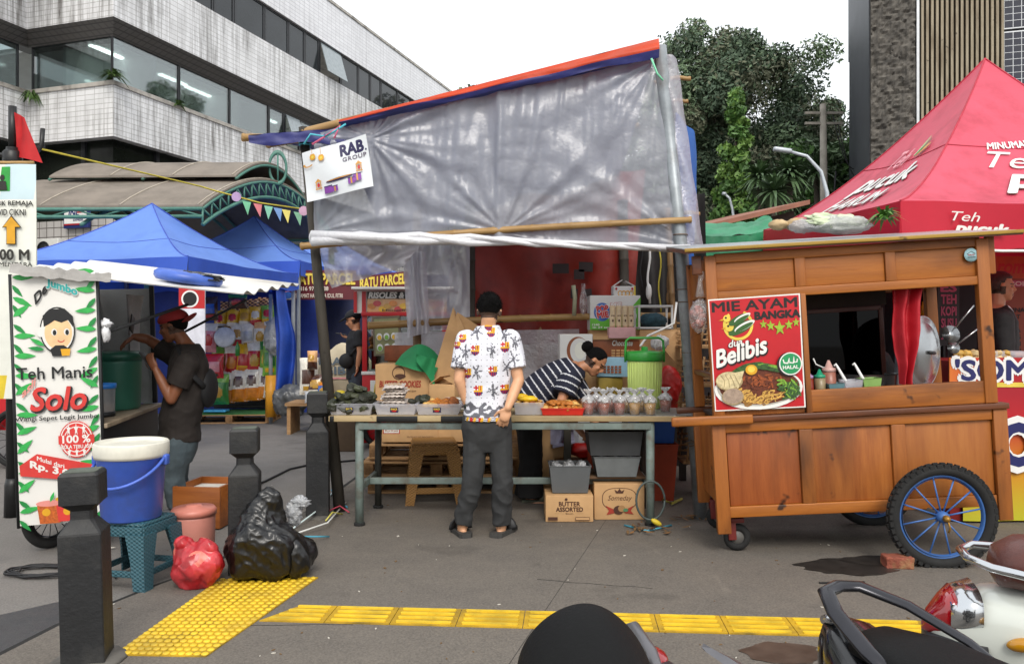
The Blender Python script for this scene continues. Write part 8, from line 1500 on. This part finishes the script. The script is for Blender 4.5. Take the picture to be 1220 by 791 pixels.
spn = [pel-V((0, 0, .05)), pel+V((0, 0, .12)), pel.lerp(nb, .5), pel.lerp(nb, .8), nb-V((0, 0, .045)), nb+V((-.01, 0, .0))]
attach(shirt(spn, spc, sh[1]-sh[0], sh, el, blj, .026, .98, (.085, .062), voxel=.01, seed=14, mats=[blj, white], painter=lambda p, n: 1 if abs(p.x-nb.x-.085) < .05 and abs(p.y-Yd+.05) < .035+.25*(p.z-nb.z+.06) and nb.z-.16 < p.z and n.x > .2 else 0), 'jacket', r_); attach(trousers(pel, hip, kn, an, sh[1]-sh[0], blkp, .02, voxel=.014, seed=15), 'trousers', r_)
mb = MB(); hair_geo(mb, hd, Rh, hair_r, lambda d: 1.2 if d.z > .45 else (1.1 if d.y < -.05 and d.z > -.6 else (.9 if d.y < .3 and d.z > .1 else 0)), 1, 1.4, seed=9, rough=.15); attach(mb.mesh('hair'), 'hair', r_)
pf2 = thing('wooden_platform', 'low wooden platform the dumpling seller stands on', 'platform', (r_.location.x, Yd, 0)); mb = MB(); mb.box((0, 0, .1), (.8, .5, .2), pal_w, .005); mb.obj('deck', pf2)
# noodle cook inside the cart
Yc = 6.3; k_p = lambda px, py, y=0: P(px, py, Yc+y); r_ = root_at('noodle cook in a dark hood bending over behind the cart glass', k_p(1025, 0).x, Yc, z=ZP); hd = k_p(1010, 420); nb = k_p(1026, 424); sh = [k_p(1034, 430, -.17), k_p(1030, 430, .17)]; el = [k_p(1040, 470, -.22), k_p(1030, 468, .2)]; wr = [k_p(1012, 465, -.28), k_p(1008, 468, .05)]; pel = V((k_p(1050, 0).x, Yc, .9)); hip = [pel+V((0, -.09, -.03)), pel+V((0, .09, -.03))]; kn = [h+V((-.02, 0, -.4)) for h in hip]; an = [k+V((.02, 0, -.38)) for k in kn]; toe = [a+V((-.2, 0, 0)) for a in an]
me, Rh = walk(hd, (-.75, -.45, -.5), (-.4, -.1, .85), nb, sh, el, wr, pel, hip, kn, an, toe, [(V((-.9, -.1, -.2)), V((0, 0, -1)), .5, 1), (V((-.9, -.1, -.2)), V((0, 0, -1)), .5, -1)], skin_b, 'body', .95, voxel=.012); attach(me, 'body', r_); spn = [pel-V((0, 0, .05)), pel+V((0, 0, .12)), pel.lerp(nb, .5)+V((.04, 0, .02)), pel.lerp(nb, .8)+V((.03, 0, .02)), nb+V((.03, 0, -.02)), nb]
attach(shirt(spn, spc, V((0, 1, 0)), sh, el, blj, .026, .98, (.085, .062), voxel=.014, seed=16), 'jacket', r_); attach(trousers(pel, hip, kn, an, V((0, 1, 0)), blkp, .02, voxel=.016, seed=17), 'trousers', r_); mb = MB(); hair_geo(mb, hd, Rh, blj, lambda d: 1.3 if d.y < .45 else 0, 1.05, 1.5, n=28, m=20); attach(mb.mesh('hood'), 'hood', r_)
# ================================================================== brick, stick
brk = M('worn brick', '8a4a38', .85, .3, 14, bmp=.6, bscale=40, dirt='8a7a50', damt=.8, dscale=9); g = G(1071, 676, ZP); me = fuse(MB().box((0, 0, .033), (.16, .1, .066), brk), .006, 4, 'brick', cloth_disp(3, .006, 14)); paint(me, None, [brk]); o = meobj(me, 'brick'); o.location = (g.x, g.y+.02, ZP); o.rotation_euler.z = R(-6); tag(o, 'worn red brick wedged beside the big blue wheel', 'brick')
mb = MB(); mb.bar(G(976, 695, ZP)+V((0, 0, .005)), G(1030, 694, ZP)+V((0, 0, .005)), .012, .008, blackm, .001); mb.thing('dark_stick', 'thin dark stick on the pavement in front of the noodle cart', 'stick')
# ================================================================== scooters
chrome = M('chrome', 'c9cccf', .12, .04, 3, metal=.95); wpaint = M('scooter white paint', 'ccd0c8', .25, .03, 3, coat=.5); bpaint = M('scooter black paint', '0e0f12', .2, .2, 4, coat=.5, spec=.5); seatb = M('black vinyl seat', '070707', .6, .15, 30, bmp=.15, bscale=120, spec=.2); seatbr = M('brown leather seat', '54281f', .4, .12, 20, bmp=.15, bscale=120, coat=.15); redl = M('red lens', '8c0a14', .08, .1, spec=.8, coat=.5); ambl = M('amber lens', 'b07a12', .12, .1, coat=.4); stitch = M('stitching', 'b99a7a', .7); dplast = M('dark trim plastic', '232427', .45, .15, 6)
def along(root, h): return None
def scooter(label, tail, h, parts):
    rz = math.atan2(h[1], h[0]); return thing('motor_scooter', label, 'scooter', (tail[0], tail[1], 0), (0, 0, rz), 'parked scooters in the foreground')
def ring2(s_, hw, z0, z1, n=24, p=.7, y0=0): # rounded section across the scooter at distance s_
    c = (z0+z1)/2; hz = (z1-z0)/2; return [V((s_, y0+hw*math.copysign(abs(math.cos(a))**p, math.cos(a)), c+hz*math.copysign(abs(math.sin(a))**p, math.sin(a)))) for a in [2*math.pi*k/n for k in range(n)]]
def lower(t, mat, x0=.35):
    mb = MB(); mb.loft([ring2(x0+.0, .08, .3, .5), ring2(x0+.3, .14, .22, .55), ring2(x0+.75, .16, .2, .34), ring2(x0+.95, .12, .2, .7), ring2(x0+1.02, .1, .4, 1.0)], mat); mb.obj('floor_panel', t)
    for x in (.28, 1.5): w_ = spoked(t, (x, 0, .25), .25, .05, rubber, dplast, 8, sp_r=.012); w_.rotation_euler = (0, 0, 0)
    mb = MB(); mb.tube([(1.28, -.32, 1.0), (1.3, -.1, 1.04), (1.3, .1, 1.04), (1.28, .32, 1.0)], .018, blackm, 8); mb.obj('handlebar', t); mb = MB(); mb.loft([ring2(1.22, .06, .62, .98), ring2(1.34, .13, .6, 1.04), ring2(1.5, .1, .5, .9), ring2(1.62, .04, .45, .6)], mat); mb.obj('front_shield', t)
s1 = scooter('white scooter with a brown leather seat and chrome rear rail', (1.265, 2.4), (.95, -.3), None); mb = MB()
mb.loft([ring2(-.01, .035, .545, .60), ring2(.05, .085, .50, .645), ring2(.14, .13, .46, .69), ring2(.28, .17, .42, .705), ring2(.5, .19, .40, .70), ring2(.8, .17, .38, .68), ring2(.95, .12, .36, .6)], wpaint); mb.obj('body_shell', s1)
mb = MB(); mb.loft([ring2(.155, .05, .73, .78, 28, .8), ring2(.17, .09, .705, .815, 28, .8), ring2(.23, .125, .70, .845, 28, .8), ring2(.4, .145, .70, .85, 28, .8), ring2(.7, .15, .69, .83, 28, .8), ring2(.95, .09, .69, .80, 28, .8)], seatbr); se = mb.obj('seat', s1)
mb = MB(); mb.tube([(.165+.0, .085*math.cos(a), .79) if 0 else (s_, y, z) for s_, y, z in ((.9, -.128, .80), (.6, -.150, .80), (.4, -.146, .806), (.24, -.125, .803), (.175, -.07, .79), (.165, 0, .787), (.175, .07, .79), (.24, .125, .803), (.5, .146, .8))], .004, stitch, 6); mb.obj('seat_piping', se)
mb = MB(); mb.tube([(.5, .16, .73), (.28, .155, .775), (.13, .12, .785), (.085, .05, .785), (.085, -.05, .785), (.13, -.13, .782), (.28, -.185, .765), (.5, -.21, .74), (.62, -.2, .70)], .0125, chrome, 12); mb.obj('grab_rail', s1)
mb = MB(); mb.loft([ring2(-.03, .008, .55, .57), ring2(-.015, .035, .545, .61), ring2(.02, .068, .55, .655), ring2(.05, .088, .57, .685)], redl); tl2 = mb.obj('tail_light', s1); mb = MB(); mb.loft([ring2(.035, .082, .56, .668), ring2(.06, .098, .565, .684), ring2(.11, .122, .58, .70)], chrome); mb.obj('chrome_surround', tl2); mb = MB(); mb.loft([ring2(-.02, .06, .49, .55), ring2(.06, .1, .49, .565), ring2(.12, .13, .5, .57)], dplast); mb.obj('tail_trim', tl2)
mb = MB(); mb.ell((.2, -.158, .585), (.045, .02, .02), ambl, 18, 12, (0, R(-12), R(-14))); mb.obj('turn_indicator', s1); lower(s1, wpaint)
s2 = scooter('black scooter with a dark seat and looped black grab rail', (.745, 1.8), (.45, -.89), None); mb = MB()
mb.loft([ring2(-.02, .05, .66, .80), ring2(.03, .085, .60, .80), ring2(.12, .12, .55, .765), ring2(.35, .15, .5, .76), ring2(.7, .16, .45, .74), ring2(.95, .12, .42, .7)], bpaint); mb.obj('body_shell', s2)
mb = MB(); mb.loft([ring2(.05, .03, .765, .785, 28, .8), ring2(.08, .075, .75, .805, 28, .8), ring2(.2, .11, .75, .815, 28, .8), ring2(.45, .135, .75, .79, 28, .8), ring2(.75, .14, .73, .80, 28, .8), ring2(.95, .08, .73, .78, 28, .8)], seatb); mb.obj('seat', s2)
mb = MB(); mb.tube([(.34, .125, .745), (.22, .12, .80), (.1, .09, .845), (.01, .045, .868), (-.01, 0, .87), (.0, -.05, .866), (.06, -.09, .845), (.16, -.11, .80), (.26, -.115, .755)], [.01, .013, .016, .018, .019, .019, .019, .018, .012], M('dark metal rail', '3a3a3e', .22, .1, metal=.7), 14, ell=.6); mb.obj('grab_rail', s2)
mb = MB(); mb.loft([ring2(-.045, .02, .68, .77), ring2(-.02, .055, .65, .79), ring2(.01, .07, .64, .79)], M('smoked lens', '1c1414', .08, .1, coat=.6)); mb.obj('tail_light', s2); mb = MB(); mb.rod((-.03, -.02, .79), (.03, -.06, .82), .012, chrome, 8); mb.obj('seat_lock', s2); lower(s2, bpaint)
s3 = scooter('black scooter with a humped seat at the bottom middle of the street', (.13, 1.66), (.12, -1), None); s3.location.z = -.03; mb = MB()
def hump(s_, k, z0): return [V((s_, y*k, z0+(z-.8)*k)) for y, z in ((-.135, .60), (-.135, .78), (-.125, .835), (-.09, .885), (-.04, .918), (.01, .93), (.05, .923), (.09, .897), (.125, .855), (.142, .80), (.15, .74), (.145, .60))]
mb.loft([hump(.0, .80, .80), hump(.015, .93, .80), hump(.05, 1, .80), hump(.12, 1.0, .79), hump(.22, .98, .75), hump(.4, .95, .68), hump(.7, .9, .66)], seatb); me = mb.obj('seat', s3); mb2 = me.modifiers.new('sub', 'SUBSURF'); mb2.levels = mb2.render_levels = 2
mb = MB(); mb.loft([ring2(-.15, .05, .58, .70), ring2(-.05, .1, .52, .72), ring2(.1, .14, .48, .70), ring2(.5, .15, .45, .64), ring2(.9, .1, .4, .6)], bpaint); mb.obj('body_shell', s3)
mb = MB(); mb.tube([(.15, .165, .72), (.0, .165, .80), (-.08, .15, .825), (-.12, .13, .80)], .014, M('grey rail', '6c6b6e', .3, metal=.5), 10); mb.obj('grab_rail', s3); mb = MB(); mb.ell((-.12, .19, .735), (.05, .05, .03), redl, 16, 10); mb.loft([ring2(-.2, .03, .64, .70, y0=.2), ring2(-.1, .06, .62, .745, y0=.2), ring2(.1, .06, .6, .75, y0=.2)], dplast); mb.obj('tail_light', s3)
mb = MB(); Ls = lambda *q: local(s3, P(*q)); bl = [Ls(838, 770, 1.78), Ls(848, 776, 1.76), Ls(868, 787, 1.72), Ls(890, 802, 1.67)]; mb.loft([[p+V((0, -w_, 0)), p+V((0, 0, .008)), p+V((0, w_, 0)), p+V((0, 0, -.008))] for p, w_ in zip(bl, (.004, .013, .02, .022))], MATS['grey rail'], True, False); mb.obj('mirror_arm', s3); lower(s3, bpaint)
